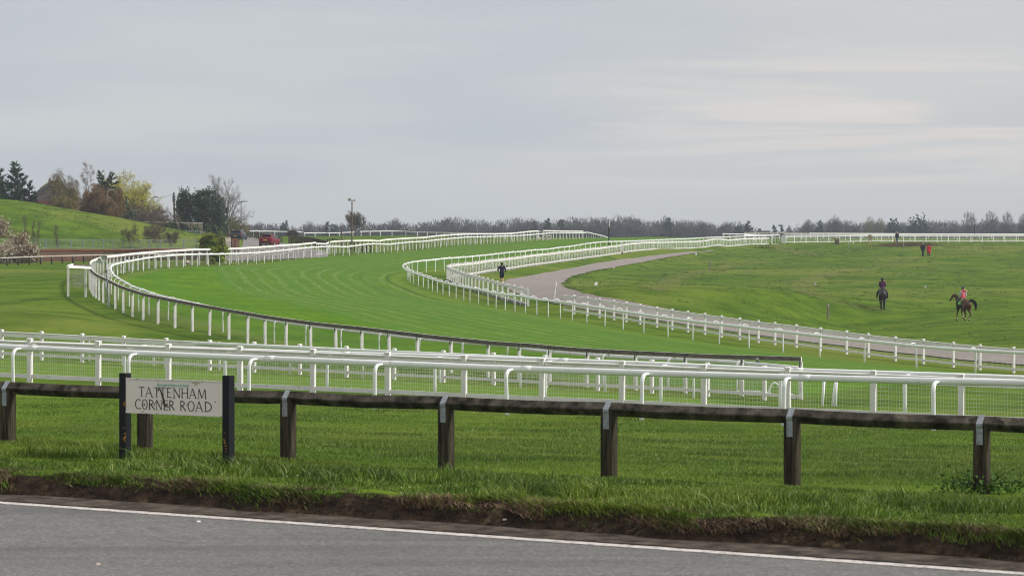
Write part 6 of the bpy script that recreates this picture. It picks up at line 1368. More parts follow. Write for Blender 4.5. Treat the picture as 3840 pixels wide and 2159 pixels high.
def person(label, loc, rz, scale, pose, top, bottom, shoe, hair, coat_len=.95, shorts=False, sleeves=None, thick=1.0, bare_legs=False, ponytail=False, helmet=False, hood=False):
    th = thing('person', label, 'person', loc, rz)
    P_ = dict(pel=(0, 0, .93), wai=(0, 0, 1.08), che=(0, .01, 1.30), nec=(0, 0, 1.47), nk2=(0, .01, 1.53), hed=(0, .02, 1.63), cro=(0, .01, 1.70),
              shl=(-.18, 0, 1.40), ell=(-.24, -.02, 1.13), wrl=(-.25, .05, .90), shr=(.18, 0, 1.40), elr=(.24, -.02, 1.13), wrr=(.25, .05, .90),
              hil=(-.09, 0, .90), knl=(-.10, .03, .49), anl=(-.10, -.02, .09), tol=(-.11, .14, .035), hir=(.09, 0, .90), knr=(.10, .03, .49), anr=(.10, -.02, .09), tor=(.11, .14, .035))
    P_.update(pose); V_ = {k: Vector(v)*scale for k, v in P_.items()}; q = scale*thick
    J = {k: (V_[k], r_) for k, r_ in (('pel', (.12*q, .09*q)), ('wai', (.11*q, .08*q)), ('che', (.13*q, .09*q)), ('nec', .062*q), ('nk2', .055*q), ('hed', (.080*scale, .098*scale)), ('cro', (.070*scale, .085*scale)), ('shl', .058*q), ('ell', .042*q), ('wrl', .027*q), ('shr', .058*q), ('elr', .042*q), ('wrr', .027*q), ('hil', .085*q), ('knl', .056*q), ('anl', .038*q), ('tol', .032*q), ('hir', .085*q), ('knr', .056*q), ('anr', .038*q), ('tor', .032*q))}
    E = chain('pel', 'wai', 'che', 'nec', 'nk2', 'hed', 'cro')+chain('che', 'shl', 'ell', 'wrl')+chain('che', 'shr', 'elr', 'wrr')+chain('pel', 'hil', 'knl', 'anl', 'tol')+chain('pel', 'hir', 'knr', 'anr', 'tor')
    fw = (V_['tol']-V_['anl']); fw.z = 0; h = V_['hed']
    J['nos'] = (h+Vector((0, .105, -.01))*scale, .012*scale); J['chn'] = (h+Vector((0, .085, -.085))*scale, .022*scale); J['ear'] = (h+Vector((.083, .0, 0))*scale, .014*scale); J['eal'] = (h+Vector((-.083, .0, 0))*scale, .014*scale)
    E += [('hed', 'nos'), ('hed', 'chn'), ('hed', 'ear'), ('hed', 'eal')]
    add_hand(J, E, 'wrl', V_['wrl'], V_['wrl']-V_['ell'], 1); add_hand(J, E, 'wrr', V_['wrr'], V_['wrr']-V_['elr'], -1)
    body = skin('body', J, E, M['skin'], th)
    mb = MB(); [mb.ell(h+Vector((sx*.03, .088, .012))*scale, (.012*scale, .008*scale, .007*scale), 6, 4) for sx in (-1, 1)]; mb.box(h+Vector((0, .097, -.055))*scale, (.045*scale, .01, .008*scale)); mb.build('face_features', M['hairdark'], body, local=True)
    g = 1.0
    T = {k: (V_[k], r_) for k, r_ in (('che', (.185*q, .125*q)), ('wai', (.165*q, .12*q)), ('pel', (.185*q, .135*q)), ('shl', .078*q), ('ell', .058*q), ('wrl', .043*q), ('shr', .078*q), ('elr', .058*q), ('wrr', .043*q))}
    T['nec'] = (V_['nec']*.6+V_['che']*.4, (.10*q, .085*q)); T['col'] = (V_['nec'], .066*q)
    TE = chain('che', 'nec', 'col')+chain('che', 'wai', 'pel')+[('shl', 'nec'), ('shr', 'nec')]
    if coat_len < .93: T['hem'] = (Vector((V_['pel'].x, V_['pel'].y, (coat_len+.03)*scale)), (.205*q if coat_len > .8 else .235*q, .15*q if coat_len > .8 else .18*q)); TE += [('pel', 'hem')]
    T['pel'] = (V_['pel']+Vector((0, 0, .03)), T['pel'][1])
    sl = chain('che', 'shl', 'ell', 'wrl')+chain('che', 'shr', 'elr', 'wrr')
    if sleeves is None: blend('jacket', T, [e for e in TE+sl if e not in (('che', 'shl'), ('che', 'shr'))]+[('shl', 'shr')], top, th)
    else:
        T1 = {k: T[k] for k in ('nec', 'che', 'wai', 'pel', 'hem') if k in T}; T1['a'] = (V_['shl']*.80+V_['shr']*.20+Vector((0, 0, .0)), .09*q); T1['b'] = (V_['shr']*.80+V_['shl']*.20, .09*q); blend('vest', T1, [('che', 'nec')]+chain('che', 'wai', 'pel')+[('a', 'b')], top, th)
        T2 = {k: (T[k][0], T[k][1]) for k in ('shl', 'ell', 'wrl', 'shr', 'elr', 'wrr')}; blend('sleeves', T2, chain('shl', 'ell', 'wrl')+chain('shr', 'elr', 'wrr'), sleeves, th)
    B_ = {k: (V_[k], r_) for k, r_ in (('pel', (.135*q, .10*q)), ('hil', .090*q), ('knl', .070*q), ('anl', .056*q), ('hir', .098*q), ('knr', .070*q), ('anr', .056*q))}
    BE = chain('pel', 'hil', 'knl')+chain('pel', 'hir', 'knr')
    if shorts:
        for s in 'lr': B_['kn'+s] = (V_['hi'+s].lerp(V_['kn'+s], .78), .092*q); del B_['an'+s]
    else: BE += [('knl', 'anl'), ('knr', 'anr')]
    blend('shorts' if shorts else 'trousers', B_, BE, bottom, th)
    for s in 'lr':
        a, b = V_['an'+s], V_['to'+s]; SJ = dict(a=(a+Vector((0, 0, .0)), .048*scale), h=(a.lerp(b, -.25)+Vector((0, 0, -.045*scale)), .040*scale), b=(b, .042*scale), m=(a.lerp(b, .5)+Vector((0, 0, -.02*scale)), .045*scale)); skin('shoe', SJ, [('a', 'm'), ('m', 'b'), ('m', 'h')], shoe, th, root='m')
    c = V_['cro']*.55+h*.45
    mb = MB()
    if helmet: mb.ell(c+Vector((0, 0, .015))*scale, (.125*scale, .150*scale, .125*scale), 16, 10); mb.box(c+Vector((0, .165, -.005))*scale, (.13*scale, .09*scale, .012*scale)); hm = mb.build('riding_helmet', M['helmet'], th, smooth=True, local=True); mb = MB(); mb.ell(h+Vector((0, -.05, -.04))*scale, (.085*scale, .07*scale, .10*scale), 12, 7); mb.ell(V_['nk2']+Vector((0, -.03, 0)), (.07, .06, .07), 10, 6); mb.build('hair', hair, th, smooth=True, local=True)
    else: mb.ell(c+Vector((0, -.018, .010))*scale, (.102*scale, .112*scale, .100*scale), 14, 9); mb.ell(h+Vector((0, -.045, -.02))*scale, (.088*scale, .075*scale, .085*scale), 12, 7); mb.build('hair', hair, th, smooth=True, local=True)
    if ponytail: skin('hair', dict(a=(h+Vector((0, -.09, -.03)), .05), b=(h+Vector((.10, -.15, -.10)), .065), c=(h+Vector((.24, -.16, -.17)), .05), d=(h+Vector((.33, -.15, -.26)), .02)), chain(*'abcd'), hair, th, root='b')
    return th
# jogger on the path
jp = hit(1882, 1069, dmin=200)
person('jogger in navy top and black shorts running away along the pink path', jp+Vector((0, 0, .04)), R(2), 1.06, dict(ell=(-.34, -.10, 1.14), wrl=(-.24, .16, 1.08), elr=(.31, .02, 1.13), wrr=(.25, .20, 1.02), shl=(-.20, 0, 1.41), shr=(.20, 0, 1.41), knl=(-.09, .08, .50), anl=(-.09, .02, .10), tol=(-.09, .16, .04), knr=(.08, .12, .52), anr=(.09, -.22, .26), tor=(.09, -.24, .12)), M['navycloth'], M['blackcloth'], M['shoedark'], M['hairdark'], coat_len=.90, shorts=True)
# couple on the grass
q = hit(3461, 962, dmin=300); person('older walker in black puffer jacket and dark trousers beside the red coat', q, R(-3), 1.02, dict(ell=(-.30, -.02, 1.12), wrl=(-.20, .12, .95), elr=(.30, -.02, 1.12), wrr=(.20, .12, .95), knl=(-.05, .08, .50), anl=(-.03, .10, .09), tol=(-.03, .26, .04), knr=(.06, 0, .48), anr=(.05, -.06, .09), tor=(.06, .08, .035), hil=(-.07, 0, .9), hir=(.07, 0, .9)), M['blackcloth'], M['navycloth'], M['shoedark'], M['hairgrey'], coat_len=.88, thick=1.22)
q = hit(3483, 962, dmin=300); person('walker in long red coat and white shoes on the field', q, R(4), .96, dict(knl=(-.10, .06, .48), anl=(-.11, .04, .09), tol=(-.12, .18, .035), knr=(.10, -.02, .48), anr=(.11, -.08, .09), tor=(.12, .05, .035), elr=(.27, .0, 1.12), wrr=(.30, .04, .88)), M['redcoat'], M['blackcloth'], M['shoewhite'], M['hairdark'], coat_len=.58, thick=1.15)
# dog walker and dog
q = hit(3364, 910, dmin=400); q = gp(3364, 462)
person('dog walker in black jumper and blue jeans by the far mesh fence', q, R(172), 1.04, dict(elr=(.25, .02, 1.12), wrr=(.30, .14, .95), ell=(-.24, -.02, 1.12), wrl=(-.24, .04, .90), knl=(-.06, .10, .50), anl=(-.06, .10, .09), knr=(.07, -.03, .49), anr=(.07, -.14, .10)), M['blackcloth'], M['jeans'], M['shoedark'], M['hairgrey'], coat_len=.92, thick=1.05)
def dog(label, loc, rz):
    th = thing('dog', label, 'dog', loc, rz); J = dict(hip=((0, -.22, .36), (.075, .085)), bel=((0, 0, .34), (.07, .08)), che=((0, .20, .36), (.085, .11)), nec=((0, .30, .44), .06), hed=((0, .38, .53), .062), muz=((0, .49, .50), .03), ta1=((0, -.32, .42), .02), ta2=((0, -.42, .52), .012))
    E = chain('ta2', 'ta1', 'hip', 'bel', 'che', 'nec', 'hed', 'muz')
    for s, x in (('l', -.06), ('r', .06)):
        J['el'+s] = ((x, .18, .22), .033); J['wr'+s] = ((x, .21+x*.6, .10), .022); J['pa'+s] = ((x, .23+x*.6, .02), .024); J['kn'+s] = ((x, -.16, .22), .04); J['ho'+s] = ((x, -.28, .13), .021); J['fo'+s] = ((x, -.25, .02), .023); J['er'+s] = ((x, .37, .60), .018)
        E += chain('che', 'el'+s, 'wr'+s, 'pa'+s)+chain('hip', 'kn'+s, 'ho'+s, 'fo'+s)+[('hed', 'er'+s)]
    body = skin('body', J, E, pmat('ginger_dog_coat', (.26, .09, .035), .9, 6.0, .2, spot=(5, .6, (.02, .015, .012))), th, root='bel')
    mb = MB(); mb.tube([(0, .30, .45), (0, .33, .48)], .068, 10); mb.build('collar', M['blackcloth'], th, local=True); return th
q2 = gp(3355.5, 461); dog('small ginger and black dog beside the dog walker', q2, R(160))
mb = MB(); a, b = Vector((q2.x+.08, q2.y-.25, q2.z+.48)), Vector((q.x-.27, q.y-.1, q.z+.98)); mb.tube([a, a.lerp(b, .5)-Vector((0, 0, .05)), b], .010, 4); tag(mb.build('dog_lead', M['blackcloth']), 'thin lead between the dog and the dog walker', 'lead')
# horses
def horse(label, loc, rz, coat, legc, tailc, pose, tail, sock=None, head=None):
    th = thing('horse', label, 'horse', loc, rz)
    J = dict(cr=((0, -.62, 1.26), .30), ru=((0, -.80, 1.18), .26), lo=((0, -.25, 1.26), .285), ba=((0, .12, 1.22), .305), sh=((0, .50, 1.24), .29), ch=((0, .72, 1.14), .21),
             n1=((0, .86, 1.42), (.145, .19)), n2=((0, 1.02, 1.66), (.105, .14)), po=((0, 1.16, 1.86), (.085, .11)), fh=((0, 1.28, 1.80), (.10, .11)), no=((0, 1.44, 1.60), (.068, .075)), mu=((0, 1.52, 1.48), (.062, .065)))
    if head: J.update({k: (v, J[k][1]) for k, v in head.items()})
    E = chain('ru', 'cr', 'lo', 'ba', 'sh', 'ch', 'n1', 'n2', 'po', 'fh', 'no', 'mu')
    for s, x in (('l', -1), ('r', 1)):
        st_ = dict(th=((x*.15, -.68, 1.04), .19), st=((x*.17, -.62, .80), .125), hk=((x*.15, -.86, .54), .062), cn=((x*.14, -.80, .28), .040), ft=((x*.14, -.78, .14), .047), hf=((x*.14, -.73, .055), .052),
                   el=((x*.16, .50, .92), .12), kn=((x*.14, .54, .54), .062), fc=((x*.13, .54, .28), .040), ff=((x*.13, .55, .14), .046), fh_=((x*.13, .60, .055), .052))
        for k, v in st_.items():
            v2 = pose.get(k+s); J[k+s] = (v2 if v2 else v[0], v[1])
        E += chain('ru', 'th'+s, 'st'+s, 'hk'+s, 'cn'+s, 'ft'+s, 'hf'+s)+chain('sh', 'el'+s, 'kn'+s, 'fc'+s, 'ff'+s, 'fh_'+s)
        f = Vector(J['po'][0]); J['ea'+s] = (f+Vector((x*.055, .0, .10)), .028); J['eb'+s] = (f+Vector((x*.065, .02, .19)), .008); E += chain('po', 'ea'+s, 'eb'+s)
    blend('body', J, E, coat, th, voxel=.026, sm=7)
    for s in 'lr':
        for k1, k2 in (('cn', 'ft'), ('fc', 'ff')):
            a, b = Vector(J[k1+s][0]), Vector(J[k2+s][0]); h_ = Vector(J[('hf' if k1 == 'cn' else 'fh_')+s][0])
            mb = MB(); mb.tube([h_+Vector((0, .01, -.05)), h_+Vector((0, 0, .03))], [.072, .055], 10); mb.build('hoof', M['shoedark'], th, local=True)
            if sock: mb = MB(); mb.tube([a.lerp(b, .55), b, b.lerp(h_, .4)], [.044, .050, .050], 8); mb.build('white_sock', sock, th, local=True)
    tc_ = catmull([Vector(v) for v, _ in tail], .04); rt_ = np.interp(np.linspace(0, 1, len(tc_)), np.linspace(0, 1, len(tail)), [r_ for _, r_ in tail]); rr3 = np.random.default_rng(6)
    mb = MB(); mb.tube(tc_, [r_*.55 for r_ in rt_], 8); mb.build('tail', tailc, th, smooth=True, local=True); tb = TB(); n = 900; ii_ = rr3.integers(0, len(tc_)-1, n)
    P0 = np.array([[*tc_[i]] for i in ii_]) + unit(rr3, n)*(rt_[ii_]*.75)[:, None]; D = np.array([[*(tc_[min(i+3, len(tc_)-1)]-tc_[i]+Vector((0, 0, -.04))).normalized()] for i in ii_]) + unit(rr3, n)*.22 + np.array([0, 0, -.25]); D /= np.linalg.norm(D, axis=1, keepdims=True)
    V, F = tri_twigs(P0, D, rr3.uniform(.15, .40, n), np.full(n, .016), rr3); tb.add(V, F); tb.build('tail_hair', tailc, bpy.data.objects[th.children[-1].name])
    mn = [Vector(J[k][0]) for k in ('sh', 'n1', 'n2', 'po')]; mb = MB(); mb.tube([mn[0]+Vector((0, .12, .27)), mn[1]+Vector((.03, -.12, .15)), mn[2]+Vector((.04, -.10, .10)), mn[3]+Vector((.02, -.04, .09))], [.03, .05, .05, .035], 7); mb.build('mane', tailc, th, smooth=True, local=True)
    return th
def tack(label_s, loc, rz, seatc, clothc):
    th = thing('saddle', label_s, 'saddle', loc, rz)
    def shell(y0, y1, ang, r0, th_, mat, name, par, n=12, zc=1.24):
        mb = MB(); rows = []
        for k in range(5):
            y = y0+(y1-y0)*k/4; w = .29+.02*abs(k-2)*.5
            rows.append((mb.ring([Vector(((w+r0)*math.sin(a), y, zc+(w+r0+.02)*math.cos(a))) for a in (ang*(2*j/n-1) for j in range(n+1))]), mb.ring([Vector(((w+r0+th_)*math.sin(a), y, zc+(w+r0+th_+.02)*math.cos(a))) for a in (ang*(2*j/n-1) for j in range(n+1))])))
        for (a, b), (c_, d_) in zip(rows, rows[1:]):
            for j in range(n): mb.f.append((a+j, a+j+1, c_+j+1, c_+j)); mb.f.append((b+j, d_+j, d_+j+1, b+j+1))
            mb.f.append((a, c_, d_, b)); mb.f.append((a+n, b+n, d_+n, c_+n))
        for a, b in (rows[0], rows[-1]):
            for j in range(n): mb.f.append((a+j, b+j, b+j+1, a+j+1))
        return mb.build(name, mat, par, smooth=False, local=True)
    shell(-.28, .42, R(100), .022, .022, clothc, 'saddle_cloth', th); shell(-.30, -.16, R(52), .045, .03, seatc, 'cloth_edge', th); shell(-.20, .28, R(62), .05, .045, M['shoedark'], 'saddle_seat', th)
    return th
M['blackcoat'] = pmat('near_black_horse_coat', (.010, .009, .009), .5, 2.5, .3, col2=(.020, .018, .017), spec=.35)
M['baycoat'] = pmat('bay_horse_coat', (.085, .030, .014), .5, 2.5, .2, spec=.3); M['blacktail'] = pmat('black_horse_hair', (.012, .012, .014), .6, 20.0, .3); M['greytail'] = pmat('grey_black_horse_hair', (.045, .042, .042), .6, 16.0, .4)
M['sockwhite'] = pmat('white_sock_hair', (.60, .50, .42), .8, 9.0, .1); M['limecloth'] = pmat('lime_green_saddle_cloth', (.22, .62, .16), .7, 9.0, .08); M['creamfleece'] = pmat('cream_fleece', (.52, .45, .32), .9, 20.0, .1); M['bootbrown'] = pmat('brown_boots', (.10, .055, .04), .6, 9.0, .15)
ride = dict(pel=(0, 0, 1.60), wai=(0, .01, 1.76), che=(0, .03, 1.98), nec=(0, .03, 2.15), nk2=(0, .04, 2.21), hed=(0, .06, 2.31), cro=(0, .05, 2.38), shl=(-.18, .03, 2.08), shr=(.18, .03, 2.08), ell=(-.25, .05, 1.82), elr=(.25, .05, 1.82), wrl=(-.12, .32, 1.72), wrr=(.12, .32, 1.72),
            hil=(-.13, .02, 1.58), knl=(-.37, .30, 1.30), anl=(-.42, .10, .92), tol=(-.47, .22, .86), hir=(.13, .02, 1.58), knr=(.37, .30, 1.30), anr=(.42, .10, .92), tor=(.47, .22, .86))
hp = hit(3309, 1160, dmin=180); rzb = R(-4)
horse('near black horse walking straight away across the field, seen from behind', hp, rzb, M['blackcoat'], None, M['greytail'], dict(hkl=(-.13, -.74, .54), cnl=(-.11, -.60, .30), ftl=(-.10, -.55, .16), hfl=(-.10, -.50, .06), hkr=(.13, -.96, .52), cnr=(.10, -1.00, .27), ftr=(.09, -1.0, .14), hfr=(.09, -.95, .05)), [((0, -1.04, 1.36), .05), ((0, -1.12, 1.22), .075), ((.01, -1.13, .9), .10), ((.03, -1.10, .60), .085), ((.03, -1.08, .35), .03)])
tack('dark saddle and cloth under the rider in the purple jacket', hp, rzb, M['creamfleece'], M['blackcloth'])
person('rider in purple padded jacket and black helmet on the black horse', hp, rzb, 1.0, ride, M['purple'], M['blackcloth'], M['bootbrown'], M['hairdark'], coat_len=1.6, helmet=True, thick=.95)
hq = hit(3612, 1203, dmin=180); rzc = R(15)
horse('bay horse with raised black tail trotting away to the left', hq, rzc, M['baycoat'], None, M['blacktail'], dict(hkr=(.16, -.96, .56), cnr=(.13, -.84, .31), ftr=(.10, -.80, .17), hfr=(.10, -.76, .06), stl=(-.14, -.52, .80), hkl=(-.10, -.62, .52), cnl=(-.04, -.42, .30), ftl=(-.04, -.36, .18), hfl=(-.02, -.34, .09), knl=(-.16, .66, .58), fcl=(-.16, .74, .30), ffl=(-.16, .77, .16), fh_l=(-.16, .82, .05), knr=(.10, .46, .56), fcr=(.05, .22, .38), ffr=(.03, .10, .28), fh_r=(.03, .02, .20)),
      [((0, -1.00, 1.40), .06), ((.04, -1.10, 1.50), .08), ((.10, -1.20, 1.53), .11), ((.22, -1.30, 1.46), .13), ((.33, -1.36, 1.28), .10), ((.36, -1.38, 1.02), .03)], sock=M['sockwhite'], head=dict(n1=(-.04, .86, 1.42), n2=(-.10, .98, 1.64), po=(-.20, 1.06, 1.82), fh=(-.30, 1.14, 1.77), no=(-.42, 1.22, 1.54), mu=(-.46, 1.25, 1.42)))
tack('saddle with lime green cloth and cream fleece on the bay horse', hq, rzc, M['creamfleece'], M['limecloth'])
tr_ = person('rider in fluorescent pink vest with blond ponytail on the bay horse', hq, rzc, 1.0, ride, M['pinkvest'], M['blackcloth'], M['shoedark'], M['hairblond'], coat_len=1.58, helmet=True, ponytail=True, sleeves=M['greyshirt'])
for z in (1.80, 1.95):
    mb = MB(); mb.tube([(0, .01+.02*(z-1.8)*5, z), (0, .01+.02*(z-1.8)*5, z+.045)], .192 if z > 1.9 else .180, 16, flat=.72, up=(0, 1, 0)); mb.build('reflective_band', M['stripe'], tr_, local=True)
# ---------------------------------------------------------------- things on the field and along the course
zz = Vector((0, 0, 1))
def stump(label, x, ybase, ytop, w, mat, d=None, lean=0.0, cap=None, name='wooden_post', cat='post', notch=True):
    p = hit(x, ybase, dmin=130) if d is None else gp(x, d); T = zt(ytop, p.y)-p.z; th = thing(name, label, cat, p); mb = MB(); mb.box((lean*.5, 0, T/2-.15), (w, w, T+.3), .3, tilt=(0, lean)); mb.build('post', mat, th, local=True)
    if notch: mb = MB(); mb.box((lean, -w*.52, T-.12), (w*.7, .012, .14), .3); mb.build('marker_plate', cap or M['palewood'], th, local=True)
    return th
M['greypost'] = pmat('grey_weathered_post', (.20, .175, .145), .9, 3.0, .2, stretch=(1, 1, .3))
stump('thick grey wooden post with small badge, left of the black horse', 3106, 1196, 1137, .13, M['greypost'])
stump('slim grey wooden post alone in the field left of the trodden track', 2662, 1012.5, 978, .12, M['greypost'])
stump('thin wooden post near the bramble patch and the walking couple', 3387.5, 938, 913, .10, M['greypost'])
stump('short greenish post between the bin and the notice board', 3181.5, 930, 908, .12, M['zinc'])
stump('small white post by the foot of the far mesh fence', 3200, 913, 906, .14, M['whitepaint'], notch=False, name='marker_post')
stump('small white leaning marker stone on the grass bank inside the path bend', 2226, 1070, 1057, .22, M['whitepaint'], lean=.35, notch=False, name='marker_stone', cat='marker')
stump('small white marker at the narrow end of the path', 2607, 957.5, 949, .16, M['whitepaint'], lean=.2, notch=False, name='marker_stone', cat='marker')
p = hit(2299, 1007, dmin=200); mb = MB(); mb.ell((0, 0, .06), (.20, .15, .10), 8, 5); o = mb.build('pale_stone', M['palewood']); o.location = p; tag(o, 'pale stone at the grass edge of the path', 'stone')
for lab, x, yc in (('left of the two white disc markers in the field', 3057, 1063.5), ('right of the two white disc markers, between the two horses', 3470.5, 1075)):
    p = hit(x, yc+7, dmin=150); zc = zt(yc, p.y)-p.z; th = thing('disc_marker', lab, 'marker', p); mb = MB(); mb.tube([(0, -.02, zc), (0, .03, zc)], .095 if False else 4.6/sc(p.y), 18); mb.build('disc', pmat('pale_grey_disc', (.52, .54, .55), .5), th, local=True); mb = MB(); mb.box((0, .04, zc/2-.1), (.03, .03, zc+.2)); mb.build('stake', M['whitepaint'], th, local=True)
# slatted litter bin
p = hit(3139, 916.5, dmin=300); T = zt(895.5, p.y)-p.z; th = thing('litter_bin', 'square wooden litter bin by the far mesh fence', 'bin', p); s_ = 15.5/sc(p.y)
mb = MB(); [mb.box((x_*s_*.46, y_*s_*.46, T/2), (.09, .09, T), .35) for x_ in (-1, 0, 1) for y_ in (-1, 1)]; mb.build('corner_post', M['frameboard'], th, local=True)
mb = MB(); mb.box((0, 0, T*.38), (s_*.9, s_*.9, T*.74), .0); mb.build('body', M['oldwood'], th, local=True); mb = MB(); mb.box((0, 0, T), (s_*1.05, s_*1.05, .07)); mb.build('lid', M['frameboard'], th, local=True)
# pine framed notice board
p = hit(3262, 929, dmin=350); T = zt(879.5, p.y)-p.z; th = thing('field_notice_board', 'new pine notice board on two tall legs before the far mesh fence', 'board', p); w_ = 9.6/sc(p.y); M['pine'] = pmat('fresh_pine', (.42, .26, .09), .7, 4.0, .15)
for k in (-1, 1): mb = MB(); mb.box((k*w_/2, 0, T/2-.1), (.09, .09, T+.2)); mb.build('leg', M['pine'], th, local=True)
zb = zt(894, p.y)-p.z; mb = MB(); mb.box((0, 0, (zb+T)/2-.05), (w_-.09, .05, T-zb)); mb.build('panel', M['sandboard'], th, local=True); mb = MB(); mb.box((.02, -.035, zb-.16), (.22, .02, .24)); mb.build('notice', M['zinc'], th, local=True)
# broken bench
pc = hit(2868, 932, dmin=350); th = thing('broken_bench', 'broken wooden bench sagging in weeds below the white gates', 'bench', pc); k_ = 1/sc(pc.y)
for x_, yt in ((-12, 917.5), (12, 916)): mb = MB(); Tt = zt(yt, pc.y)-pc.z; mb.box((x_*k_, 0, Tt/2-.1), (.16, .16, Tt+.2)); mb.build('post', M['frameboard'], th, local=True)
mb = MB(); mb.tube([(-10*k_, -.1, zt(922, pc.y)-pc.z), (-4*k_, -.1, zt(927.5, pc.y)-pc.z), (4*k_, -.1, zt(929.5, pc.y)-pc.z)], .06, 5); mb.build('seat', M['sandboard'], th, local=True); mb = MB(); mb.tube([(4*k_, -.1, zt(930, pc.y)-pc.z), (11*k_, -.1, zt(920, pc.y)-pc.z)], .09, 5); mb.build('backrest', M['sandboard'], th, local=True)
r = np.random.default_rng(8); n = 700; c = np.array([*pc])+np.stack([r.normal(0, .9, n), r.normal(0, .5, n), abs(r.normal(0, .22, n))], 1); tb = TB(); V, F = leaf_tris(c, .16, r); tb.add(V, F); o = tb.build('weeds', M['hedgeleaf'], None); tag(o, 'clump of weeds round the broken bench', kind='stuff')
# dark bag and bramble patch
p = hit(2986, 940, dmin=300); th = thing('crow', 'black crow on the grass left of the litter bin', 'bird', p, R(20)); J = dict(b=((0, 0, .16), (.09, .08)), t=((-.22, 0, .14), .03), c=((.13, 0, .22), .07), h=((.22, 0, .30), .055), k=((.33, 0, .28), .014)); skin('body', J, chain('t', 'b', 'c', 'h', 'k'), M['blackcloth'], th, root='b'); mb = MB(); [mb.tube([(0, s*.03, .12), (0, s*.03, -.02)], .01, 4) for s in (-1, 1)]; mb.build('legs', M['blackcloth'], th, local=True)
r = np.random.default_rng(9); n = 5200; pcx = hit(3392, 920, dmin=400); c = np.array([pcx.x, pcx.y-4, 0])+np.stack([r.normal(0, 2.1, n), r.normal(0, 4.0, n), abs(r.normal(0, .14, n))], 1); c[:, 2] += terr(c[:, 0], c[:, 1]); tb = TB(); D = unit(r, n); D[:, 2] = abs(D[:, 2]); V, F = tri_twigs(c, D, r.uniform(.15, .5, n), np.full(n, .035), r); tb.add(V, F); tag(tb.build('bramble_patch', pmat('dead_bramble_stems', (.105, .070, .045), .9, 2.0, .25), None), 'dead brown bramble patch behind the walking couple', kind='stuff')
# furlong markers
M['postblack'] = pmat('black_marker_paint', (.012, .012, .014), .4, 5.0, .1); M['discwhite'] = pmat('white_disc_paint', (.66, .68, .68), .45, 5.0, .05)
def furlong(label, x, ybase_d, ytop, yc, rx, ry, face, num):
    p = gp(x, ybase_d); th = thing('furlong_marker', label, 'marker', p); zc = zt(yc, p.y)-p.z; zt2 = zt(ytop, p.y)-p.z; k_ = 1/sc(p.y)
    mb = MB(); mb.tube([(0, 0, -.4), (0, 0, zc-ry*k_*.8 if num else zt2)], .075, 8); mb.build('pole', M['postblack'], th, local=True)
    f = Vector(face).normalized(); rt = Vector((-f.y, f.x, 0)); e = lambda a, s, o: rt*(rx*k_*s*math.cos(a)) + Vector((0, 0, zc+ry*k_*s*math.sin(a))) + f*o; n = 24
    mb = MB(); i = mb.ring([e(2*math.pi*j/n, 1, .045) for j in range(n)]); j2 = mb.ring([e(2*math.pi*j/n, 1, -.045) for j in range(n)]); mb.f += [tuple(i+j for j in range(n)), tuple(j2+j for j in reversed(range(n)))] + [(i+j, j2+j, j2+(j+1) % n, i+(j+1) % n) for j in range(n)]
    dsc = mb.build('disc', M['postblack'], th, local=True); mb = MB()
    for j in range(n): a, b = 2*math.pi*j/n, 2*math.pi*(j+1)/n; mb.quad(e(a, .80, .05), e(b, .80, .05), e(b, .98, .05), e(a, .98, .05))
    mb.build('white_rim', M['discwhite'], dsc, local=True)
    place_text(num, ry*k_*1.55, p+Vector((0, 0, zc))+f*.052, rt, M['discwhite'], dsc, 'number', bold=.02)
    return th
furlong('black and white furlong marker with number six at the far right', 3653.5, 505, 826, 834, 5.6, 8.6, (0, -1, 0), '6')
furlong('black furlong marker pole with its disc seen edge on, mid picture', 2283.5, 372, 824, 839, 13, 14.5, (.97, -.24, 0), '5')
# pillar and gate posts along the far arm
def pillar(label, x, d, ytop, w, key='D2b'):
    best = min(pth[key], key=lambda q_: abs((q_.x/q_.y)*FP+1920-x)+(0 if q_.y > 250 or d < 250 else 1e5)); th = thing('gate_pillar', label, 'pillar', Vector((best.x, best.y, best.z-H2))); T = zt(ytop, best.y)-th.location.z
    mb = MB(); mb.box((0, -.1, T/2-.3), (w, w, T+.6)); mb.build('shaft', M['whitepaint'], th, local=True); mb = MB(); mb.box((0, -.1, T+.03), (w*1.15, w*1.15, .06)); mb.box((0, -.1, T+.12), (w, w, .14), taper=.3); mb.build('cap', M['whitepaint'], th, local=True); mb = MB(); mb.box((0, -.12, .05), (w*1.05, w*1.05, .44)); mb.build('base', M['rustdark'], th, local=True)
pillar('thick white pillar with dark base in the far arm of the mesh fence', 2332, 368, 909, .30)
e0 = P(1981, 1078, 204); th = thing('end_post', 'white end post with black cap at the path opening', 'post', e0-zz*1.35); mb = MB(); mb.box(e0-zz*.85, (.15, .15, 1.9)); mb.build('post', M['whitepaint'], th); mb = MB(); mb.box(e0+zz*.09, (.10, .12, .06)); mb.box(e0+zz*-.05+Vector((.08, 0, 0)), (.03, .1, .16)); mb.build('latch', M['postblack'], th)
a, b = hit(2079, 1122, dmin=150), None; th = thing('white_pole', 'thin white leaning pole beside the path opening', 'pole', a); k_ = 1/sc(a.y); mb = MB(); mb.tube([(-2*k_, 0, -.2), (7*k_, 0, zt(1058, a.y)-a.z)], .035, 6); mb.build('pole', M['plastic'], th, local=True); mb = MB(); mb.lathe([(.04, 0), (.045, .03), (.02, .06)], 8, (7*k_, 0, zt(1058, a.y)-a.z)); mb.build('cap', M['plastic'], th, local=True)
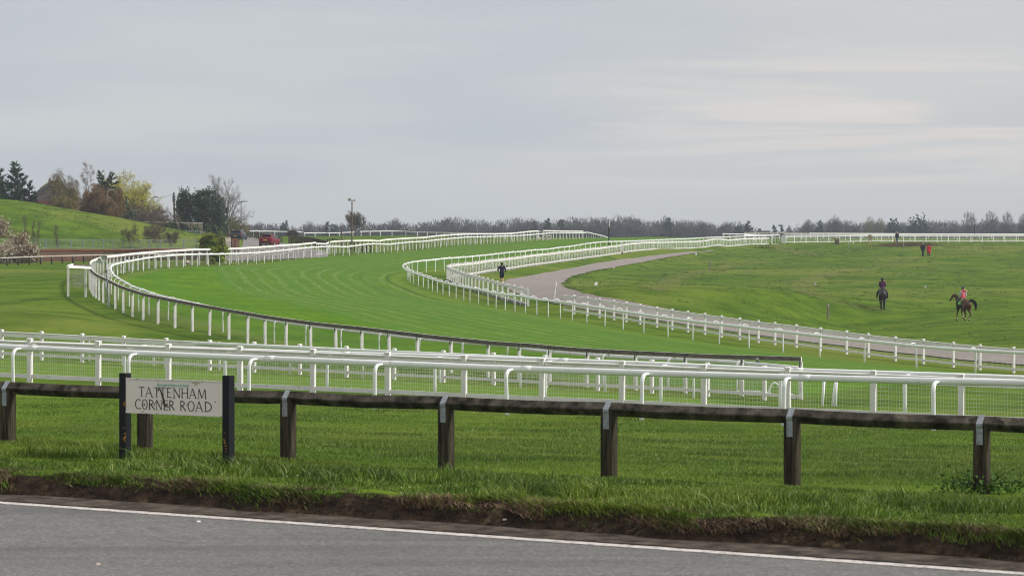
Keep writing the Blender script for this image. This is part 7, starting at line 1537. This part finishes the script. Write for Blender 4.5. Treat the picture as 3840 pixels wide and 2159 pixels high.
# small white gate between the two far runs
ga, gb = P(2895, 889, 467), P(2930, 889, 467); th = thing('paddock_gate', 'small white gate between the two far mesh fences', 'gate', ga-zz*1.35)
for z in (-.05, -1.12): mb = MB(); mb.sweep([ga+zz*z, gb+zz*z], rectsec(-.04, .04, -.06, .06)); mb.build('gate_rail', M['whitepaint'], th)
for f, w_ in ((0, .28), (.35, .06), (.65, .06), (1, .10)): q_ = ga.lerp(gb, f); mb = MB(); mb.box(q_-zz*.65, (w_, .1, 1.6)); mb.build('upright', M['whitepaint'], th)
for lab, x in (('thick white gate post left of the far mesh fence', 2936), ('second thick white gate post starting the far mesh fence', 2944)):
    q_ = P(x, 882.5, 466); th = thing('gate_post', lab, 'post', q_-zz*1.5); mb = MB(); mb.box(q_-zz*.85, (.18, .18, 1.9)); mb.build('post', M['whitepaint'], th); mb = MB(); mb.box(q_+zz*.12, (.22, .22, .05)); mb.build('cap', M['whitepaint'], th)
# outermost rails beyond the crest
simple_fence('far_board_fence', 'greyish long board rail along the far crest right of the lone pine', [P(*q_) for q_ in ((2789, 870.5, 522), (2900, 871.5, 525), (3032, 873, 528))], 3.0, 1.5, rectsec(-.06, .06, -.17, 0), M['galvpale'] if 'galvpale' in M else M['barge'], .12, M['whitepaint'])
simple_fence('far_board_fence', 'white long board rail along the far crest up to the right edge', [P(*q_) for q_ in ((3034, 872.5, 528), (3300, 874, 532), (3600, 875.5, 536), (3920, 876.5, 542))], 2.6, 1.5, rectsec(-.06, .06, -.17, 0), M['boardpaint'], .12, M['whitepaint'])
thin('white rail crossing behind the zigzag of far mesh fence', [(2709, 876.3, 500), (2780, 878, 506), (2850, 880, 510), (2925, 882, 514)], 2.6, 1.1)
thin('white rail slanting down right of the far white cluster', [(2790, 881, 486), (2840, 883, 488), (2870, 888, 484)], 2.6, 1.1)
# fallen frames on the crest by the boarded fence gap
p = P(2018, 885, 437); th = thing('fallen_hurdle', 'broken white hurdle hanging in the gap of the boarded fence', 'hurdle', p-zz*.6); mb = MB(); mb.tube([P(2013, 884, 437), P(2020, 900, 437)], .06, 5); mb.tube([P(2020, 884, 437), P(2028, 897, 437)], .06, 5); mb.build('upright', M['whitepaint'], th); mb = MB(); mb.tube([P(2012, 885, 437), P(2021, 884, 437)], .05, 5); mb.tube([P(2018, 898, 437), P(2029, 895, 437)], .09, 5); mb.build('crossbar', M['whitepaint'], th)
p = P(2053, 895, 443); th = thing('low_white_gate', 'low white gate standing before the short boarded fence section', 'gate', p); 
for y_ in (883, 895): mb = MB(); mb.sweep([P(2040, y_, 443), P(2069, y_, 443)], rectsec(-.05, .05, -.09, .09)); mb.build('gate_rail', M['whitepaint'], th)
for x_ in (2039, 2050, 2068): mb = MB(); mb.box(P(x_, 889, 443), (.14, .1, .9)); mb.build('upright', M['whitepaint'], th)
# letter on the strap, loose rail parts behind the near fences
p = P(2840, 1345, 103.9); me_o = MB()
th = thing('lettered_strap', 'dark strap with a white letter R near the end of the timber topped fence', 'plate', p-zz*.2); me_o.box(p+Vector((0, -.12, 0)), (.11, .015, .24), R(-20)); o = me_o.build('strap', M['darkstrap'], th); place_text('R', .17, p+Vector((0, -.135, -.01)), Vector((math.cos(R(-20)), math.sin(R(-20)), 0)), M['discwhite'], o, 'letter', bold=.004)
for k, (lab, a, b, r_) in enumerate((('longest loose white rail length lying behind the near fences', (2768, 1474), (2890, 1482), .05), ('white rail piece lying to the left of the loose rails', (2755, 1480), (2772, 1479), .05), ('loose white tube pointing right on the grass', (2960, 1484), (2982, 1496), .045), ('second loose white tube pointing right on the grass', (2950, 1486), (2974, 1497), .045))):
    A_, B2_ = hit(*a, dmin=90), hit(*b, dmin=90); mb = MB(); mb.tube([A_+zz*.06, A_.lerp(B2_, .5)+zz*.09, B2_+zz*.06], r_, 8); tag(mb.build('loose_rail_piece', M['plastic']), lab, 'rail piece')
q_ = hit(2905, 1470, dmin=90); mb = MB(); mb.tube([q_+Vector((-.22, 0, 0))]+[q_+Vector((-.18*math.cos(t_), 0, .34*math.sin(t_)**.8)) for t_ in (R(a_) for a_ in range(30, 151, 20))]+[q_+Vector((.22, 0, .1))], .045, 8); tag(mb.build('loose_hook_post', M['plastic']), 'loose hooked white post standing among the fallen rail pieces', 'rail piece')
for k, (lab, x, lean) in enumerate((('leaning white post of the far side rail, left of the pair', 3081, -.10), ('left one of a pair of leaning white posts', 3118, -.16), ('right one of a pair of leaning white posts', 3132, -.05))):
    p = gp(x, 98.5); th = thing('leaning_post', lab, 'post', p); mb = MB(); mb.tube([(0, 0, -.3), (-lean*.9*1.1, 0, 1.05)], .05, 8); mb.build('post', M['plastic'], th, smooth=True, local=True); mb = MB(); mb.box((-lean*.9*1.1, 0, 1.06), (.10, .10, .05)); mb.build('top_fitting', M['darkstrap'], th, local=True)
p = hit(2048, 1453, dmin=60); mb = MB(); mb.tube([(-.04, 0, .06), (.06, 0, .02)], .035, 8); o = mb.build('white_cup', M['plastic']); o.location = p; tag(o, 'small white cup lying on the mown strip', 'litter')
# daisies, leaves and scraps near the road
def daisies(label, pts, seed):
    rn = random.Random(seed); c0 = hit(*pts[0]); th = thing('daisy_cluster', label, 'flowers', c0)
    for x_, y_ in pts:
        q_ = hit(x_, y_)-c0+Vector((0, 0, .06)); mb = MB()
        for k in range(9): a = 2*math.pi*k/9; u = Vector((math.cos(a), math.sin(a)*.8, .12)); v_ = Vector((-u.y, u.x, 0))*.28; mb.tri(q_, q_+(u+v_)*.015, q_+(u-v_)*.015)
        f = mb.build('daisy', M['discwhite'], th, local=True); mb = MB(); mb.ell(q_+Vector((0, 0, .003)), (.005, .005, .003), 6, 4); mb.build('daisy_eye', M['platey'], f, local=True)
zl = lambda zx, zy: (zx/2.6813, 1619+zy/2.6813)
daisies('cluster of daisies in the verge between the sign posts', [zl(1665, 372), zl(1640, 390), zl(1748, 366), zl(1725, 412), zl(1605, 418), zl(1652, 412)], 1)
zm = lambda zx, zy: (960+zx/2.6813, 1619+zy/2.6813)
daisies('pair of daisies below the second timber post', [zm(168, 432), zm(322, 428), zm(415, 505)], 2); daisies('line of daisies on the lawn behind the timber rail', [zm(680, 180), zm(715, 180), zm(760, 182), zm(795, 186)], 3); daisies('lone daisy on the verge below the third timber post', [zm(878, 495)], 4)
for k, (lab, x_, y_) in enumerate((('white scrap of paper on the road below the sign', 745, 1963), ('pale pebble on the asphalt near the bottom edge', 368, 2125), ('pale pebble at the soil edge left of the fourth post', 1893, 1957))):
    q_ = hit(x_, y_); mb = MB(); mb.box((0, 0, .008), (.035, .025, .012), .4, .7); o = mb.build('paper_scrap' if k == 0 else 'pebble', M['discwhite'] if k == 0 else M['palewood']); o.location = Vector((q_.x, q_.y, -.147 if k < 2 else q_.z)); tag(o, lab, 'litter' if k == 0 else 'pebble')
# leafy weed by the right post
q_ = hit(3690, 1850); r = np.random.default_rng(19); n = 900; c = np.stack([r.normal(0, .20, n), r.normal(0, .12, n), abs(r.normal(0, .07, n))+.02], 1); th = thing('broadleaf_weed', 'bright leafy weed clump at the foot of the rightmost timber post', 'plant', q_); tb = TB(); V, F = leaf_tris(c, .028, r); tb.add(V, F); tb.build('leaves', pmat('fresh_weed_leaves', (.055, .125, .016), .7, 9.0, .25), th); mb = MB(); [mb.tube([(0, 0, -.02), (r.normal(0, .08), r.normal(0, .05), .07), (r.normal(0, .18), r.normal(0, .1), .12)], .003, 4) for _ in range(12)]; mb.build('stems', M['ivy'], th, local=True)
# bird in the air
th = thing('flying_bird', 'small dark bird flying before the woodland belt', 'bird', P(2483, 881, 360), R(30)); skin('body', dict(t=((-.18, 0, 0), .015), b=((0, 0, 0), (.05, .045)), h=((.13, 0, .02), .032), k=((.18, 0, .015), .008)), chain('t', 'b', 'h', 'k'), M['blackcloth'], th, root='b')
for s in (-1, 1): mb = MB(); mb.tri((.07, s*.03, .02), (-.07, s*.03, .02), (-.04, s*.20, .10)); mb.tri((.07, s*.03, .02), (-.04, s*.20, .10), (-.02, s*.36, .03)); mb.tri((.07, s*.03, .02), (-.02, s*.36, .03), (-.04, s*.20, .10)); mb.build('wing', M['blackcloth'], th, local=True)
# tiny house on the horizon
g_ = CZ-9.0*(1000/1300)+1.2; th = thing('far_house', 'dark house roof with chimney on the horizon right of the lone pine', 'house', ((2860-1920)/FP*1000, 1000, g_)); hr = zt(865, 1000)-g_; mb = MB(); mb.box((0, 0, hr*.3), (6, 5, hr*.6+.5)); mb.build('wall', M['brickbrown'], th, local=True)
mb = MB(); mb.quad((-3.3, -2.8, hr*.6), (3.3, -2.8, hr*.6), (2.6, 0, hr), (-2.0, 0, hr)); mb.quad((3.3, 2.8, hr*.6), (-3.3, 2.8, hr*.6), (-2.0, 0, hr), (2.6, 0, hr)); mb.tri((3.3, -2.8, hr*.6), (3.3, 2.8, hr*.6), (2.6, 0, hr)); mb.tri((-3.3, 2.8, hr*.6), (-3.3, -2.8, hr*.6), (-2.0, 0, hr)); rf = mb.build('roof', M['slate'], th, local=True); mb = MB(); mb.box((-1.0, 0, hr+.3), (.9, .7, 1.0)); mb.build('chimney', M['chim'], rf, local=True)
# ---------------------------------------------------------------- haze
mz, nt, b = new_mat('haze'); nt.nodes.remove(b); vs = N(nt, 'ShaderNodeVolumePrincipled'); vs.inputs['Color'].default_value = (.72, .80, .92, 1); vs.inputs['Density'].default_value = HAZE; vs.inputs['Anisotropy'].default_value = .1
L(nt, vs.outputs[0], nt.nodes['Material Output'].inputs['Volume'])
mb = MB(); lo = float(gz.min())-1.0; hi = 34.0; mb.box((0, 730, (lo+hi)/2), (1700, 1640, hi-lo)); hz = mb.build('haze', mz); tag(hz, kind='stuff')
